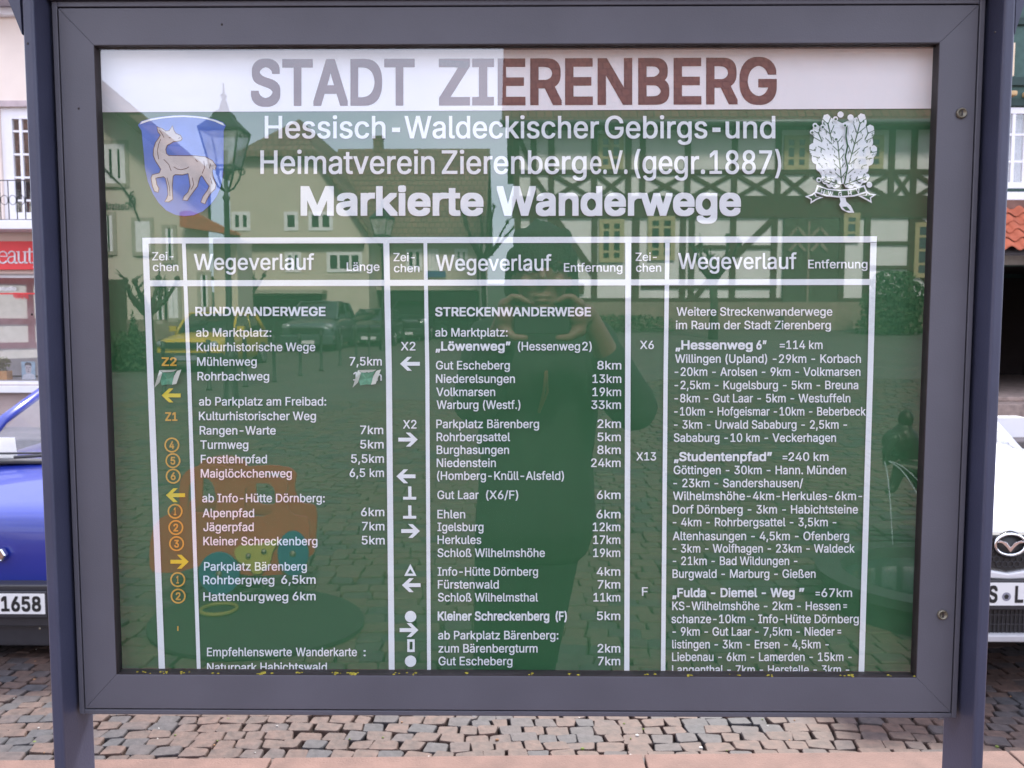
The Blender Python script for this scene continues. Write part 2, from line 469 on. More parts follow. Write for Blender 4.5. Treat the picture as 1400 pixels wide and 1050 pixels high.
# ---------------------------------------------------------------- lettering
GL = json.loads(r'''{"cap":509,"space":188,"g":{"A":[480,"16,0 201,509 276,509 463,0 395,0 280,323 232,478 245,478 222,402 191,302 85,0|110,142 110,199 370,199 370,142"],"B":[456,"60,0 60,509 241,509 274,507 304,501 329,491 350,477 367,461 381,442 390,421 396,398 398,374 393,336 378,307 356,286 343,278 315,267 315,262 347,254 378,234 402,203 411,184 416,161 418,136 416,111 410,88 400,67 386,48 368,31 344,18 317,8 284,2 247,0|125,57 245,57 281,60 309,67 330,80 344,96 353,115 355,137 354,153 342,184 320,209 306,218 289,225 269,229 125,231|125,285 256,287 273,290 302,304 323,326 330,340 335,355 336,372 333,393 326,412 313,429 294,442 270,449 240,452 125,452"],"C":[510,"267,-7 225,-3 186,7 150,25 119,49 92,79 70,115 53,157 44,203 40,254 44,305 53,352 70,393 92,429 119,459 150,484 186,501 225,512 267,516 293,514 340,504 362,496 402,471 435,438 448,418 459,397 473,348 408,348 404,365 389,395 369,418 357,428 330,444 315,449 267,456 237,453 209,445 184,432 161,414 141,391 125,364 113,332 106,295 103,254 106,213 113,177 125,145 141,117 161,94 184,76 210,63 237,56 284,54 315,60 330,65 357,81 380,102 397,128 408,160 473,160 467,135 448,91 420,53 402,38 363,13 341,5 293,-6"],"D":[502,"219,0 96,0 96,57 215,57 254,60 288,68 318,81 343,99 363,122 379,149 390,181 397,216 399,255 397,294 390,329 379,361 364,388 344,410 320,428 291,441 258,449 221,452 93,452 93,509 225,509 273,505 315,495 353,478 385,455 412,426 433,391 449,351 458,306 462,255 458,205 449,159 433,119 411,83 384,54 351,31 312,14 268,3|125,509 125,0 60,0 60,509"],"E":[419,"60,0 60,509 372,509 372,452 125,452 125,286 355,286 355,229 125,229 125,57 375,57 375,0"],"F":[410,"60,0 60,509 369,509 369,452 125,452 125,278 346,278 346,221 125,221 125,0"],"G":[520,"269,-7 225,-3 185,7 149,25 118,49 91,79 69,116 53,157 43,203 40,254 43,305 53,352 69,393 91,429 117,459 149,484 184,501 223,512 265,516 316,510 340,504 384,483 403,469 436,436 449,416 460,395 474,349 408,349 387,393 368,417 344,436 315,448 283,455 236,453 209,445 183,432 160,414 141,392 125,364 113,332 106,295 103,254 106,213 113,177 125,145 141,117 161,95 184,76 210,63 238,56 269,53 296,55 322,61 345,71 365,85 382,102 396,123 407,147 413,173 415,202 434,199 283,199 283,256 478,256 478,200 475,160 466,124 451,91 431,62 406,38 377,19 344,5 308,-4"],"H":[517,"60,0 60,509 125,509 125,289 392,289 392,509 457,509 457,0 392,0 392,232 125,232 125,0"],"I":[300,"31,0 31,57 118,57 118,452 31,452 31,509 269,509 269,452 183,452 183,57 269,57 269,0"],"J":[396,"185,-7 143,-2 106,11 75,33 52,63 38,100 33,145 33,173 98,173 100,117 108,93 122,74 139,61 160,53 185,50 209,53 230,61 248,74 261,93 269,117 272,145 272,509 336,509 336,145 332,100 318,63 294,33 263,11 227,-2"],"K":[467,"104,145 104,216 174,303 364,509 448,509 231,276 228,276|60,0 60,509 125,509 125,0|372,0 188,259 228,309 449,0"],"L":[393,"60,0 60,509 125,509 125,57 361,57 361,0"],"M":[628,"60,0 60,509 152,509 280,179 322,49 307,49 342,158 476,509 568,509 568,0 504,0 504,314 507,457 513,457 472,335 342,0 286,0 167,300 112,457 119,457 120,401 122,0"],"N":[523,"60,0 60,509 136,509 363,151 414,55 405,54 399,157 399,509 463,509 463,0 387,0 168,346 108,452 119,454 125,301 125,0"],"O":[533,"267,-7 225,-3 186,7 150,25 119,49 92,79 70,115 53,157 44,203 40,254 44,305 53,352 70,393 92,429 119,459 150,484 186,501 225,512 267,516 309,512 348,501 384,484 415,459 442,429 464,393 480,352 490,305 493,254 490,203 480,157 464,115 442,79 415,49 384,25 348,7 309,-3|267,53 296,55 324,63 349,76 372,94 392,116 408,144 420,176 428,213 430,254 428,295 420,332 408,365 392,392 372,415 349,433 324,446 296,453 267,456 237,453 210,445 184,433 161,415 142,392 125,364 113,332 106,295 103,254 106,213 113,176 125,144 142,117 161,94 184,76 210,63 237,55"],"P":[445,"60,0 60,509 235,509 272,506 305,499 332,487 356,471 375,452 390,430 400,404 407,377 409,348 407,318 400,291 390,265 375,243 356,223 332,207 305,195 272,188 235,186 109,186 109,242 257,244 279,248 297,256 312,266 324,279 333,294 343,328 343,367 333,402 324,416 312,428 297,439 279,446 257,451 232,452 125,452 125,0"],"R":[449,"60,0 60,509 236,509 273,506 305,500 333,489 356,473 376,455 390,433 401,408 407,381 409,352 407,323 401,296 390,271 376,250 356,232 333,217 305,206 273,200 236,198 96,198 96,255 258,256 280,260 298,267 313,276 325,287 334,300 344,333 344,371 334,405 325,419 313,430 298,440 279,446 233,452 125,452 125,0|353,0 230,229 303,229 428,0"],"S":[447,"224,-9 188,-7 156,-1 128,9 102,23 81,40 64,60 51,83 42,109 38,137 104,137 108,118 114,102 123,88 136,76 166,59 204,50 246,50 286,60 317,79 329,92 338,106 344,122 346,139 344,154 340,168 322,189 310,197 280,211 145,253 112,269 86,289 67,313 56,341 52,372 54,400 62,425 75,448 92,468 113,484 138,498 165,508 195,514 227,516 259,514 289,508 316,498 340,484 360,468 377,449 390,427 398,403 401,378 337,378 332,402 320,421 302,437 280,449 254,456 225,459 204,457 167,448 152,440 129,418 121,405 117,391 115,376 117,359 122,345 142,324 169,308 198,297 295,270 328,256 359,238 372,226 395,198 402,180 407,161 408,139 406,112 399,87 386,64 370,43 349,25 323,11 294,0 261,-7"],"T":[449,"32,452 32,509 417,509 417,452 257,452 257,0 193,0 193,452"],"U":[517,"259,-8 220,-6 186,2 154,15 126,33 103,55 85,80 71,108 63,140 60,173 60,509 124,509 124,178 126,155 132,133 141,113 153,95 169,80 187,68 208,59 232,53 259,52 285,53 309,59 331,68 349,80 364,95 377,113 385,133 391,155 393,178 393,509 457,509 457,173 454,140 446,108 433,80 414,55 391,33 363,15 332,2 297,-6"],"V":[480,"204,0 16,509 84,509 199,187 248,31 235,31 257,107 395,509 463,509 278,0"],"W":[686,"155,0 16,509 82,509 167,179 197,40 189,40 207,128 306,509 380,509 470,162 497,40 488,40 506,128 603,509 670,509 530,0 455,0 362,345 336,475 350,475 330,371 230,0"],"X":[474,"18,0 217,284 217,236 29,509 104,509 204,361 243,292 232,292 258,339 374,509 446,509 259,239 259,287 456,0 382,0 268,165 230,231 244,231 219,186 91,0"],"Y":[472,"203,0 203,208 16,509 91,509 213,309 231,274 250,230 224,230 242,275 280,344 381,509 455,509 268,208 268,0"],"Z":[438,"42,0 42,46 306,431 341,476 348,454 265,452 40,452 40,509 397,509 397,462 134,81 97,33 90,54 173,57 399,57 399,0"],"a":[389,"160,-9 115,-3 94,5 76,15 60,29 48,45 38,63 32,84 30,108 32,128 36,146 43,161 53,174 64,184 92,200 143,214 247,229 265,235 271,240 276,255 272,285 260,307 240,322 227,327 196,331 163,327 137,316 118,301 100,274 41,291 51,313 64,331 79,346 114,368 133,375 173,383 208,384 239,379 271,369 300,350 322,320 330,301 335,278 337,251 337,0 277,0 277,52 272,52 252,25 229,8 199,-4|170,45 192,47 211,51 228,59 254,80 263,93 274,122 276,190 267,184 241,178 147,163 122,153 103,139 97,130 93,118 92,105 93,93 102,72 109,64 130,52 142,48"],"b":[424,"229,-8 208,-7 189,-3 172,4 147,21 118,59 112,59 112,0 53,0 53,509 114,509 114,319 118,319 147,355 171,373 188,379 207,383 229,384 259,382 287,374 313,361 335,342 354,320 370,293 381,261 388,227 390,189 388,151 381,116 370,84 355,57 336,34 313,16 288,3 260,-6|220,47 242,49 262,55 279,66 294,80 306,97 316,117 323,139 328,189 327,215 316,261 307,281 295,298 280,311 262,322 243,328 220,330 198,328 178,322 161,312 147,299 134,282 125,263 114,216 113,189 114,162 118,138 125,115 135,95 147,78 162,65 179,55 198,49"],"c":[396,"207,-8 174,-5 144,3 117,16 93,35 72,58 56,85 44,116 37,150 34,187 37,225 44,260 56,291 72,318 93,341 117,360 144,374 174,382 207,384 226,384 260,377 291,364 305,356 330,335 340,322 349,308 362,277 303,262 295,281 278,304 252,321 231,328 207,330 184,328 163,321 145,310 130,296 118,278 108,258 98,212 98,163 102,139 108,117 118,97 130,80 145,66 163,55 184,49 207,46 243,52 271,66 292,89 304,117 363,102 357,86 341,56 319,32 306,21 292,12 261,-1 244,-5"],"d":[424,"195,-8 165,-6 137,3 111,16 89,34 70,57 55,84 43,116 36,151 34,189 36,227 43,261 55,293 70,320 89,342 112,361 137,374 165,382 196,384 218,383 237,379 253,373 278,355 306,319 311,319 311,509 372,509 372,0 313,0 313,59 307,59 277,21 252,4 236,-3|205,47 226,49 246,55 263,65 278,78 290,95 299,115 306,138 312,189 310,216 300,263 290,282 278,299 263,312 246,322 227,328 205,330 182,328 162,322 145,311 130,298 118,281 108,261 102,239 96,189 98,163 109,117 118,97 130,80 145,66 162,55 182,49"],"e":[404,"212,-8 177,-5 145,3 117,16 92,35 72,58 56,85 44,116 37,150 34,187 36,224 44,258 55,290 71,317 91,340 115,359 142,373 172,382 205,384 246,380 285,366 319,341 334,324 347,305 357,282 365,256 370,227 371,194 371,169 75,169 75,221 338,221 310,202 304,248 298,269 288,286 277,301 263,314 246,323 227,328 205,330 183,328 164,323 146,313 131,301 119,286 109,270 97,231 98,151 102,127 110,106 121,88 135,73 151,61 169,53 190,48 227,47 254,53 276,65 294,82 306,105 365,91 358,72 348,55 335,39 302,14 261,-3"],"f":[254,"228,379 228,327 6,327 6,379|81,0 81,432 82,452 87,470 96,486 107,499 120,510 152,525 187,530 212,529 238,523 243,521 227,468 195,474 178,472 164,468 154,460 147,449 143,435 142,0"],"g":[425,"207,-151 156,-146 114,-132 82,-110 59,-84 51,-69 101,-41 131,-74 154,-88 169,-93 207,-97 236,-95 261,-87 282,-75 298,-58 308,-34 311,-6 311,68 306,68 277,32 252,16 236,10 195,5 165,7 138,14 113,27 90,43 71,65 55,90 43,120 36,154 34,191 36,229 43,263 55,293 71,320 90,342 112,361 138,374 166,382 196,384 237,379 253,373 279,356 308,319 313,319 313,379 372,379 372,-9 370,-40 363,-67 350,-90 334,-109 314,-124 291,-136 265,-144 237,-149|205,59 227,61 246,66 264,75 278,87 290,103 300,121 307,142 312,193 307,242 300,264 291,283 279,299 264,312 247,322 227,328 205,330 182,328 163,322 145,312 130,298 118,282 109,262 102,241 96,193 102,144 109,123 118,104 131,88 145,76 163,66 183,61"],"h":[410,"114,227 114,0 53,0 53,509 114,509 114,287 102,287 116,319 132,344 152,362 175,374 200,382 227,384 252,383 275,377 295,369 313,356 328,340 341,321 350,298 355,271 357,240 357,0 296,0 296,235 293,263 286,286 273,304 256,318 235,326 210,329 192,328 161,317 147,308 136,297 126,283 119,266"],"i":[167,"53,0 53,379 114,379 114,0|84,443 73,444 54,455 47,463 41,483 47,504 54,512 73,522 84,524 95,522 114,512 125,494 126,483 121,463 114,455 105,448"],"j":[167,"53,379 114,379 112,-52 108,-72 102,-90 92,-106 80,-119 65,-129 47,-137 27,-141 -10,-143 -10,-87 18,-85 31,-80 40,-72 47,-61 51,-46|83,443 72,444 53,455 47,463 41,483 47,504 53,512 72,522 83,524 95,522 114,512 125,494 126,483 125,472 114,455 105,448"],"k":[381,"110,137 110,212 121,212 284,379 360,379 184,199 177,199|53,0 53,509 114,509 114,0|294,0 148,186 191,229 372,0"],"l":[189,"139,-2 112,0 91,8 74,20 62,37 55,59 53,84 53,509 114,509 114,83 120,62 126,57 146,52 170,54 181,3"],"m":[610,"53,0 53,379 112,379 112,295 108,295 122,331 144,358 172,376 203,385 219,386 245,383 268,375 287,361 303,342 314,320 321,295 312,295 326,329 337,343 364,366 398,381 437,386 458,385 478,380 497,372 514,361 529,346 541,328 550,307 555,283 557,255 557,0 496,0 496,254 493,279 485,298 473,313 456,323 438,329 419,330 387,326 374,320 353,302 340,277 335,247 335,0 274,0 274,260 272,280 265,297 253,311 238,322 220,328 199,330 171,326 145,312 126,289 119,274 114,238 114,0"],"n":[410,"114,227 114,0 53,0 53,379 112,379 112,287 102,287 116,319 132,344 152,362 175,374 200,382 227,384 252,383 275,377 295,369 313,356 328,340 341,321 350,298 355,271 357,240 357,0 296,0 296,235 293,263 286,286 273,304 256,318 235,326 210,329 192,328 161,317 147,308 136,297 126,283 119,266"],"o":[415,"207,-8 174,-5 144,3 117,16 93,35 72,58 56,85 44,116 37,150 34,187 37,225 44,260 56,291 72,318 93,341 117,360 144,374 174,382 207,384 241,382 271,374 299,360 323,341 343,318 359,291 371,260 379,225 381,187 379,150 371,116 359,85 343,58 323,35 299,16 271,3 241,-5|207,46 231,49 252,55 270,66 285,80 298,97 307,117 314,139 319,187 318,212 307,258 298,278 285,296 270,310 252,321 231,328 207,330 184,328 163,321 145,310 130,296 118,278 108,258 102,236 96,187 102,139 108,117 118,97 130,80 145,66 163,55 184,49"],"p":[424,"53,-143 53,379 112,379 112,319 118,319 147,355 171,373 188,379 229,384 259,382 287,374 313,361 335,342 354,320 370,293 381,261 388,227 390,189 388,151 381,116 370,84 355,57 336,34 313,16 288,3 260,-6 229,-8 208,-7 189,-3 173,4 147,21 118,59 114,59 114,-143|220,47 242,49 262,55 279,66 294,80 306,97 316,117 323,139 328,189 327,215 316,261 307,281 295,298 280,311 262,322 243,328 220,330 198,328 178,322 161,312 147,299 134,282 125,263 114,216 113,189 114,162 118,138 125,115 135,95 147,78 162,65 179,55 198,49"],"q":[424,"372,-143 311,-143 311,59 306,59 277,21 252,4 236,-3 217,-7 195,-8 165,-6 137,3 111,16 89,34 70,57 55,84 43,116 36,151 34,189 36,227 43,261 55,293 70,320 89,342 112,361 137,374 165,382 196,384 237,379 253,373 278,355 307,319 313,319 313,379 372,379|205,47 226,49 246,55 263,65 278,78 290,95 299,115 306,138 312,189 310,216 300,263 290,282 278,299 263,312 246,322 227,328 205,330 182,328 162,322 145,311 130,298 118,281 108,261 102,239 96,189 98,163 109,117 118,97 130,80 145,66 162,55 182,49"],"r":[259,"53,0 53,379 112,379 112,321 115,321 124,339 137,354 152,367 171,377 191,383 243,384 243,322 207,326 174,321 146,306 126,284 119,269 114,237 114,0"],"s":[365,"182,-8 133,-3 112,3 93,12 76,24 62,38 50,54 41,73 36,94 94,107 101,87 111,72 124,60 141,52 160,47 181,45 206,47 227,53 244,62 258,74 265,88 268,103 266,115 262,126 254,136 229,150 118,180 92,192 72,208 58,227 50,249 47,274 49,295 55,314 65,332 79,347 95,360 115,370 137,378 161,383 187,384 234,379 271,363 299,339 318,308 324,290 268,277 254,304 243,316 228,325 210,331 187,333 166,331 147,326 131,317 119,305 111,292 109,277 110,264 115,253 124,243 152,229 261,200 287,187 306,171 320,153 328,131 331,107 329,85 323,65 312,47 298,31 281,18 260,6 236,-2 210,-7"],"t":[227,"204,379 204,327 6,327 6,379|65,471 126,471 127,83 130,70 136,61 144,55 170,50 202,54 213,2 192,-3 168,-4 138,-1 113,7 92,21 77,41 68,64 65,93"],"u":[410,"182,-5 158,-3 135,2 115,11 97,23 82,39 69,59 60,82 54,109 53,139 53,379 114,379 114,144 116,117 124,94 137,75 154,61 175,53 200,50 234,55 263,71 283,97 290,113 296,153 296,379 357,379 357,0 298,0 298,92 307,92 294,60 277,35 257,17 234,5 209,-3"],"v":[389,"163,0 17,379 84,379 173,132 206,21 184,21 216,132 305,379 371,379 226,0"],"w":[567,"138,0 23,379 87,379 147,164 175,41 165,41 179,105 252,379 316,379 375,163 402,41 391,41 399,75 427,189 480,379 545,379 429,0 368,0 319,172 277,338 291,338 258,207 199,0"],"x":[379,"21,0 171,218 171,171 29,379 100,379 159,287 207,206 175,206 222,287 282,379 352,379 209,169 209,214 358,0 287,0 219,103 173,182 205,182 160,103 91,0"],"y":[389,"47,-139 61,-86 94,-90 113,-86 122,-81 138,-64 145,-51 163,-1 17,379 84,379 173,132 206,21 184,21 216,132 305,379 371,379 204,-58 187,-93 165,-119 153,-128 125,-141 109,-144 82,-145"],"z":[380,"42,0 42,46 254,320 254,323 48,323 48,379 333,379 333,331 126,60 126,56 339,56 339,0"],"0":[453,"227,-7 191,-3 158,7 130,24 105,48 85,77 69,113 57,155 50,202 48,254 50,306 57,353 69,395 85,431 106,461 130,484 159,502 191,512 227,516 262,512 295,502 323,484 348,461 368,431 384,395 396,353 403,306 405,254 403,202 396,155 384,113 368,77 348,48 323,24 295,7 263,-3|227,50 250,52 271,60 290,74 306,92 320,116 330,144 338,176 342,213 344,254 342,295 338,332 330,365 320,393 306,416 290,435 271,449 250,457 227,460 203,457 182,449 163,435 147,416 134,393 123,365 115,332 111,295 109,254 111,213 115,176 123,144 134,116 147,92 163,74 182,60 203,52"],"1":[453,"76,0 76,55 391,55 391,0|276,509 276,0 212,0 212,448 209,448 86,358 86,427 198,509"],"2":[453,"64,0 64,47 282,282 311,327 316,341 320,371 315,405 298,431 287,441 258,455 224,460 188,454 159,438 139,413 132,398 127,362 66,362 68,391 75,418 86,442 102,464 121,482 143,496 168,507 196,513 225,516 254,513 281,507 306,497 328,482 346,465 361,445 372,423 379,398 381,372 380,354 371,318 351,280 317,235 267,180 153,60 153,57 389,57 389,0"],"3":[453,"218,-7 188,-5 159,1 133,10 108,22 88,38 70,57 57,79 48,104 44,132 109,132 118,100 137,76 165,59 200,51 239,51 275,61 291,69 304,80 315,93 323,108 328,125 329,145 323,180 316,196 306,211 292,223 275,234 254,241 229,246 157,248 157,299 288,448 288,452 70,452 70,509 372,509 372,461 211,278 211,289 247,290 279,286 308,276 333,262 354,244 371,222 383,198 391,173 393,145 390,116 383,90 370,66 354,45 333,27 309,12 281,2 251,-5"],"4":[453,"40,105 40,158 247,509 311,509 109,166 109,163 413,163 413,105|282,0 282,318 343,318 343,0"],"5":[453,"221,-7 192,-5 165,1 140,11 118,25 99,41 83,60 71,82 63,105 60,130 122,130 125,115 138,89 160,68 188,54 221,50 241,51 259,56 276,64 291,75 304,89 314,104 322,122 326,141 328,162 326,183 321,203 314,221 303,237 290,251 275,262 257,270 238,275 218,277 184,273 152,262 128,246 67,253 96,509 366,509 366,452 151,452 134,301 162,318 178,325 212,333 252,332 294,321 330,299 358,269 379,231 390,187 391,163 388,132 381,102 369,76 352,52 332,32 309,15 282,3 253,-4"],"6":[453,"226,-7 196,-4 168,3 142,15 119,31 100,51 84,74 73,101 66,130 64,162 65,187 71,212 80,239 112,302 252,509 322,509 151,261 145,261 157,279 174,295 208,311 235,314 265,312 291,305 316,295 337,280 355,262 370,240 380,215 387,187 389,157 387,127 379,98 368,73 352,50 333,30 310,14 284,3 257,-4|226,48 245,50 263,55 279,63 293,73 314,101 322,119 327,157 322,196 304,228 279,251 263,259 245,264 226,265 207,264 190,259 174,252 148,229 131,197 125,158 131,119 138,102 160,73 174,63 190,55 207,50"],"7":[453,"97,0 323,448 323,452 62,452 62,509 391,509 391,449 165,0"],"8":[453,"226,-7 193,-5 163,1 136,11 111,25 91,42 74,62 62,84 54,109 52,135 58,176 75,212 101,241 117,252 134,260 153,265 153,267 129,276 109,289 93,308 80,330 73,354 70,380 73,405 79,429 90,450 106,469 124,485 146,498 170,508 197,514 226,516 255,514 282,508 306,498 328,485 346,469 361,450 373,429 379,405 382,380 379,354 372,330 359,308 343,289 323,276 300,267 300,265 335,252 351,241 377,212 395,176 401,135 398,109 391,84 378,62 362,42 341,25 317,11 289,1 259,-5|226,49 267,54 300,69 323,91 331,106 335,121 337,139 335,157 330,173 322,189 312,202 283,223 265,230 226,235 187,230 169,223 140,202 130,189 122,173 117,157 115,139 117,121 121,106 129,91 139,79 152,69 185,54|226,290 260,294 274,300 298,318 314,344 319,376 314,407 299,432 275,449 260,455 226,460 192,455 177,449 153,432 138,407 133,376 138,344 154,318 165,308 193,294"],"9":[453,"226,516 256,513 285,506 310,494 333,478 352,458 368,434 380,408 387,378 389,347 387,322 382,296 373,270 340,207 200,0 130,0 301,248 307,248 295,229 278,214 245,198 218,195 188,197 161,203 137,214 116,229 98,247 83,269 72,294 66,321 64,352 66,382 73,411 85,436 101,459 120,479 143,494 168,506 196,513|226,460 207,459 190,454 174,446 160,435 138,407 131,390 125,352 131,313 148,280 160,268 174,257 190,250 207,245 226,243 245,245 263,249 279,257 293,267 314,295 322,312 327,350 322,390 314,407 293,435 279,446 263,454 245,459"],"ä":[389,"160,-9 115,-3 94,5 76,15 60,29 48,45 38,63 32,84 30,108 32,128 36,146 43,161 53,174 64,184 92,200 143,214 247,229 265,235 271,240 276,255 272,285 260,307 240,322 227,327 196,331 163,327 137,316 118,301 100,274 41,291 51,313 64,331 79,346 114,368 133,375 173,383 208,384 239,379 271,369 300,350 322,320 330,301 335,278 337,251 337,0 277,0 277,52 272,52 252,25 229,8 199,-4|170,45 192,47 211,51 228,59 254,80 263,93 274,122 276,190 267,184 241,178 147,163 122,153 103,139 97,130 93,118 92,105 93,93 102,72 109,64 130,52 142,48|261,443 251,444 233,455 226,463 221,483 222,494 233,512 251,522 261,523 272,522 290,512 296,503 301,483 296,463 290,455 281,448|117,443 107,444 89,455 82,463 77,483 78,494 89,512 107,522 117,523 128,522 146,512 152,503 158,483 156,472 146,455 138,448"],"ö":[415,"207,-8 174,-5 144,3 117,16 93,35 72,58 56,85 44,116 37,150 34,187 37,225 44,260 56,291 72,318 93,341 117,360 144,374 174,382 207,384 241,382 271,374 299,360 323,341 343,318 359,291 371,260 379,225 381,187 379,150 371,116 359,85 343,58 323,35 299,16 271,3 241,-5|207,46 231,49 252,55 270,66 285,80 298,97 307,117 314,139 319,187 318,212 307,258 298,278 285,296 270,310 252,321 231,328 207,330 184,328 163,321 145,310 130,296 118,278 108,258 102,236 96,187 102,139 108,117 118,97 130,80 145,66 163,55 184,49|279,443 269,444 251,455 244,463 239,483 240,494 251,512 269,522 279,523 290,522 308,512 314,503 320,483 314,463 308,455 299,448|136,443 125,444 107,455 100,463 95,483 96,494 107,512 125,522 136,523 146,522 164,512 171,503 176,483 171,463 164,455 156,448"],"ü":[410,"182,-5 158,-3 135,2 115,11 97,23 82,39 69,59 60,82 54,109 53,139 53,379 114,379 114,144 116,117 124,94 137,75 154,61 175,53 200,50 234,55 263,71 283,97 290,113 296,153 296,379 357,379 357,0 298,0 298,92 307,92 294,60 277,35 257,17 234,5 209,-3|277,443 266,444 248,455 242,463 236,483 238,494 248,512 266,522 277,523 287,522 305,512 312,503 317,483 312,463 305,455 297,448|133,443 123,444 104,455 98,463 93,483 94,494 104,512 123,522 133,523 144,522 162,512 168,503 173,483 168,463 162,455 153,448"],"ß":[441,"122,362 122,0 60,0 60,362 64,409 77,447 99,477 127,498 160,511 197,516 240,510 260,503 280,493 297,479 312,463 323,443 330,420 332,393 329,363 320,340 289,291 285,272 287,261 291,250 306,232 362,188 383,165 398,137 402,120 401,79 396,59 386,42 374,27 358,15 340,6 319,-1 269,-7 247,-6 207,1 190,7 164,20 187,74 217,58 247,51 287,51 306,56 321,64 333,75 339,88 342,104 340,117 336,129 321,149 253,204 235,227 228,240 223,272 226,297 235,314 264,353 271,374 269,410 262,428 250,442 234,451 217,457 197,459 174,456 156,448 141,435 130,417 124,393"],"Ü":[517,"259,-8 220,-6 186,2 154,15 126,33 103,55 85,80 71,108 63,140 60,173 60,509 124,509 124,178 126,155 132,133 141,113 153,95 169,80 187,68 208,59 232,53 259,52 285,53 309,59 331,68 349,80 364,95 377,113 385,133 391,155 393,178 393,509 457,509 457,173 454,140 446,108 433,80 414,55 391,33 363,15 332,2 297,-6|331,572 320,574 302,584 292,602 290,612 292,623 302,641 311,648 331,653 351,648 359,641 366,633 371,612 370,602 359,584 341,574|187,572 176,574 158,584 148,602 146,612 152,633 158,641 167,648 187,653 207,648 216,641 222,633 227,612 226,602 216,584 198,574"],"Ä":[480,"16,0 201,509 276,509 463,0 395,0 280,323 232,478 245,478 222,402 191,302 85,0|110,142 110,199 370,199 370,142|312,572 301,574 283,584 272,602 271,612 272,623 283,641 292,648 312,653 332,648 340,641 347,633 352,612 347,592 340,584 322,574|168,572 157,574 139,584 129,602 127,612 133,633 139,641 148,648 168,653 188,648 196,641 203,633 208,612 207,602 196,584 179,574"],".":[188,"95,-4 73,1 63,9 55,18 51,29 50,41 51,53 55,64 63,73 73,81 95,87 107,85 118,81 128,73 135,64 141,41 135,18 128,9 118,1"],",":[188,"38,-119 68,71 137,71 84,-119"],":":[188,"95,-4 73,1 63,9 55,18 51,29 50,41 51,53 55,64 63,73 73,81 95,87 107,85 118,81 128,73 135,64 141,41 135,18 128,9 118,1|95,271 73,277 63,284 51,304 50,316 51,328 55,339 63,349 73,356 95,362 118,356 128,349 135,339 141,316 135,294 128,284 118,277"],"-":[453,"337,244 337,188 114,188 114,244"],"=":[453,"72,245 72,301 381,301 381,245|72,97 72,153 381,153 381,97"],"/":[249,"235,533 71,-76 14,-76 178,533"],"(":[273,"89,207 94,283 101,324 119,403 145,477 177,539 236,539 204,466 179,390 169,351 156,276 151,207 155,145 167,83 188,16 236,-96 177,-96 150,-46 128,4 111,55 99,106 92,156"],")":[273,"37,-96 72,-18 97,52 113,116 118,147 122,207 117,276 112,313 94,390 69,466 37,539 97,539 128,477 142,441 164,364 179,283 183,244 184,207 182,156 174,104 161,53 144,3 123,-47 97,-96"],"„":[287,"38,-119 68,71 138,71 85,-119|161,-119 192,71 261,71 208,-119"],"”":[300,"52,318 82,509 151,509 98,318|175,318 205,509 274,509 222,318"]}}''')
CAPH, SPACE = GL['cap'] / 1000.0, GL['space'] / 1000.0
GC = {}
def glyph(ch):
    k = ch
    if k not in GC:
        adv, a = GL['g'][ch]
        loops = []
        for lp in a.split('|'):
            loops.append([tuple(int(t) / 1000.0 for t in p.split(',')) for p in lp.split()])
        def inside(p, lp):
            c = False
            for (x0, y0), (x1, y1) in zip(lp, lp[1:] + lp[:1]):
                if (y0 > p[1]) != (y1 > p[1]) and p[0] < x0 + (p[1] - y0) * (x1 - x0) / (y1 - y0):
                    c = not c
            return c
        # a loop lying wholly inside another is a counter; overlapping strokes are united
        mids = lambda lp: lp + [((p[0] + q[0]) / 2, (p[1] + q[1]) / 2) for p, q in zip(lp, lp[1:] + lp[:1])]
        sign = [-1 if any(all(inside(p, q) for p in mids(lp)) for q in loops if q is not lp) else 1 for lp in loops]
        vin, ed, o = [], [], 0
        for lp in loops:
            vin += [Vector(p) for p in lp]
            ed += [(o + i, o + (i + 1) % len(lp)) for i in range(len(lp))]
            o += len(lp)
        res = delaunay_2d_cdt(vin, ed, [], 0, 1e-5)
        pts = [tuple(p) for p in res[0]]
        tris = []
        for f in res[2]:
            c = (sum(pts[i][0] for i in f) / len(f), sum(pts[i][1] for i in f) / len(f))
            if sum(sg for sg, lp in zip(sign, loops) if inside(c, lp)) > 0:
                tris.append(tuple(f))
        GC[k] = (adv / 1000.0, pts, tris)
    return GC[k]

def set_text(s, gap=0.0):
    """the glyph triangles of a line, its extent in x"""
    x = 0.0
    vs, fs = [], []
    for ch in s:
        if ch == ' ':
            x += SPACE * (1.0 + gap)
            continue
        adv, pts, tris = glyph(ch)
        o = len(vs)
        vs += [(x + px, py) for px, py in pts]
        fs += [tuple(i + o for i in t) for t in tris]
        x += adv + gap * 0.08
    xs = [p[0] for p in vs]
    return vs, fs, min(xs), max(xs)

def text_to(mb, s, place, bold=False, mi=0, gap=0.0):
    """place(u, v): u runs 0..1 along the line, v is height in cap heights"""
    vs, fs, a, b = set_text(s, gap)
    if bold:                                    # strokes are thickened by overprinting the line
        r = 0.021 if bold is True else bold
        sh = [(-r, -r), (r, -r), (-r, r), (r, r), (0, r), (0, -r), (r, 0), (-r, 0), (0, 0)]
    else:
        r = 0.0105
        sh = [(r, r * .6), (-r, r * .6), (r, -r * .6), (-r, -r * .6)]
    a, b = a - r, b + r
    for k, (dx, dy) in enumerate(sh):
        mb.add([Vector(place((x + dx - a) / (b - a), (y + dy) / CAPH)) - Vector((0, k * 2.5e-5, 0)) for x, y in vs], fs, mi)

def flat_shape(mb, loops, place, mi=0):
    """a flat outline, with holes, filled; place(x, y) gives the point in space"""
    tris = tessellate_polygon([[Vector((x, y, 0)) for x, y in lp] for lp in loops])
    pts = [p for lp in loops for p in lp]
    mb.add([place(*p) for p in pts], tris, mi)

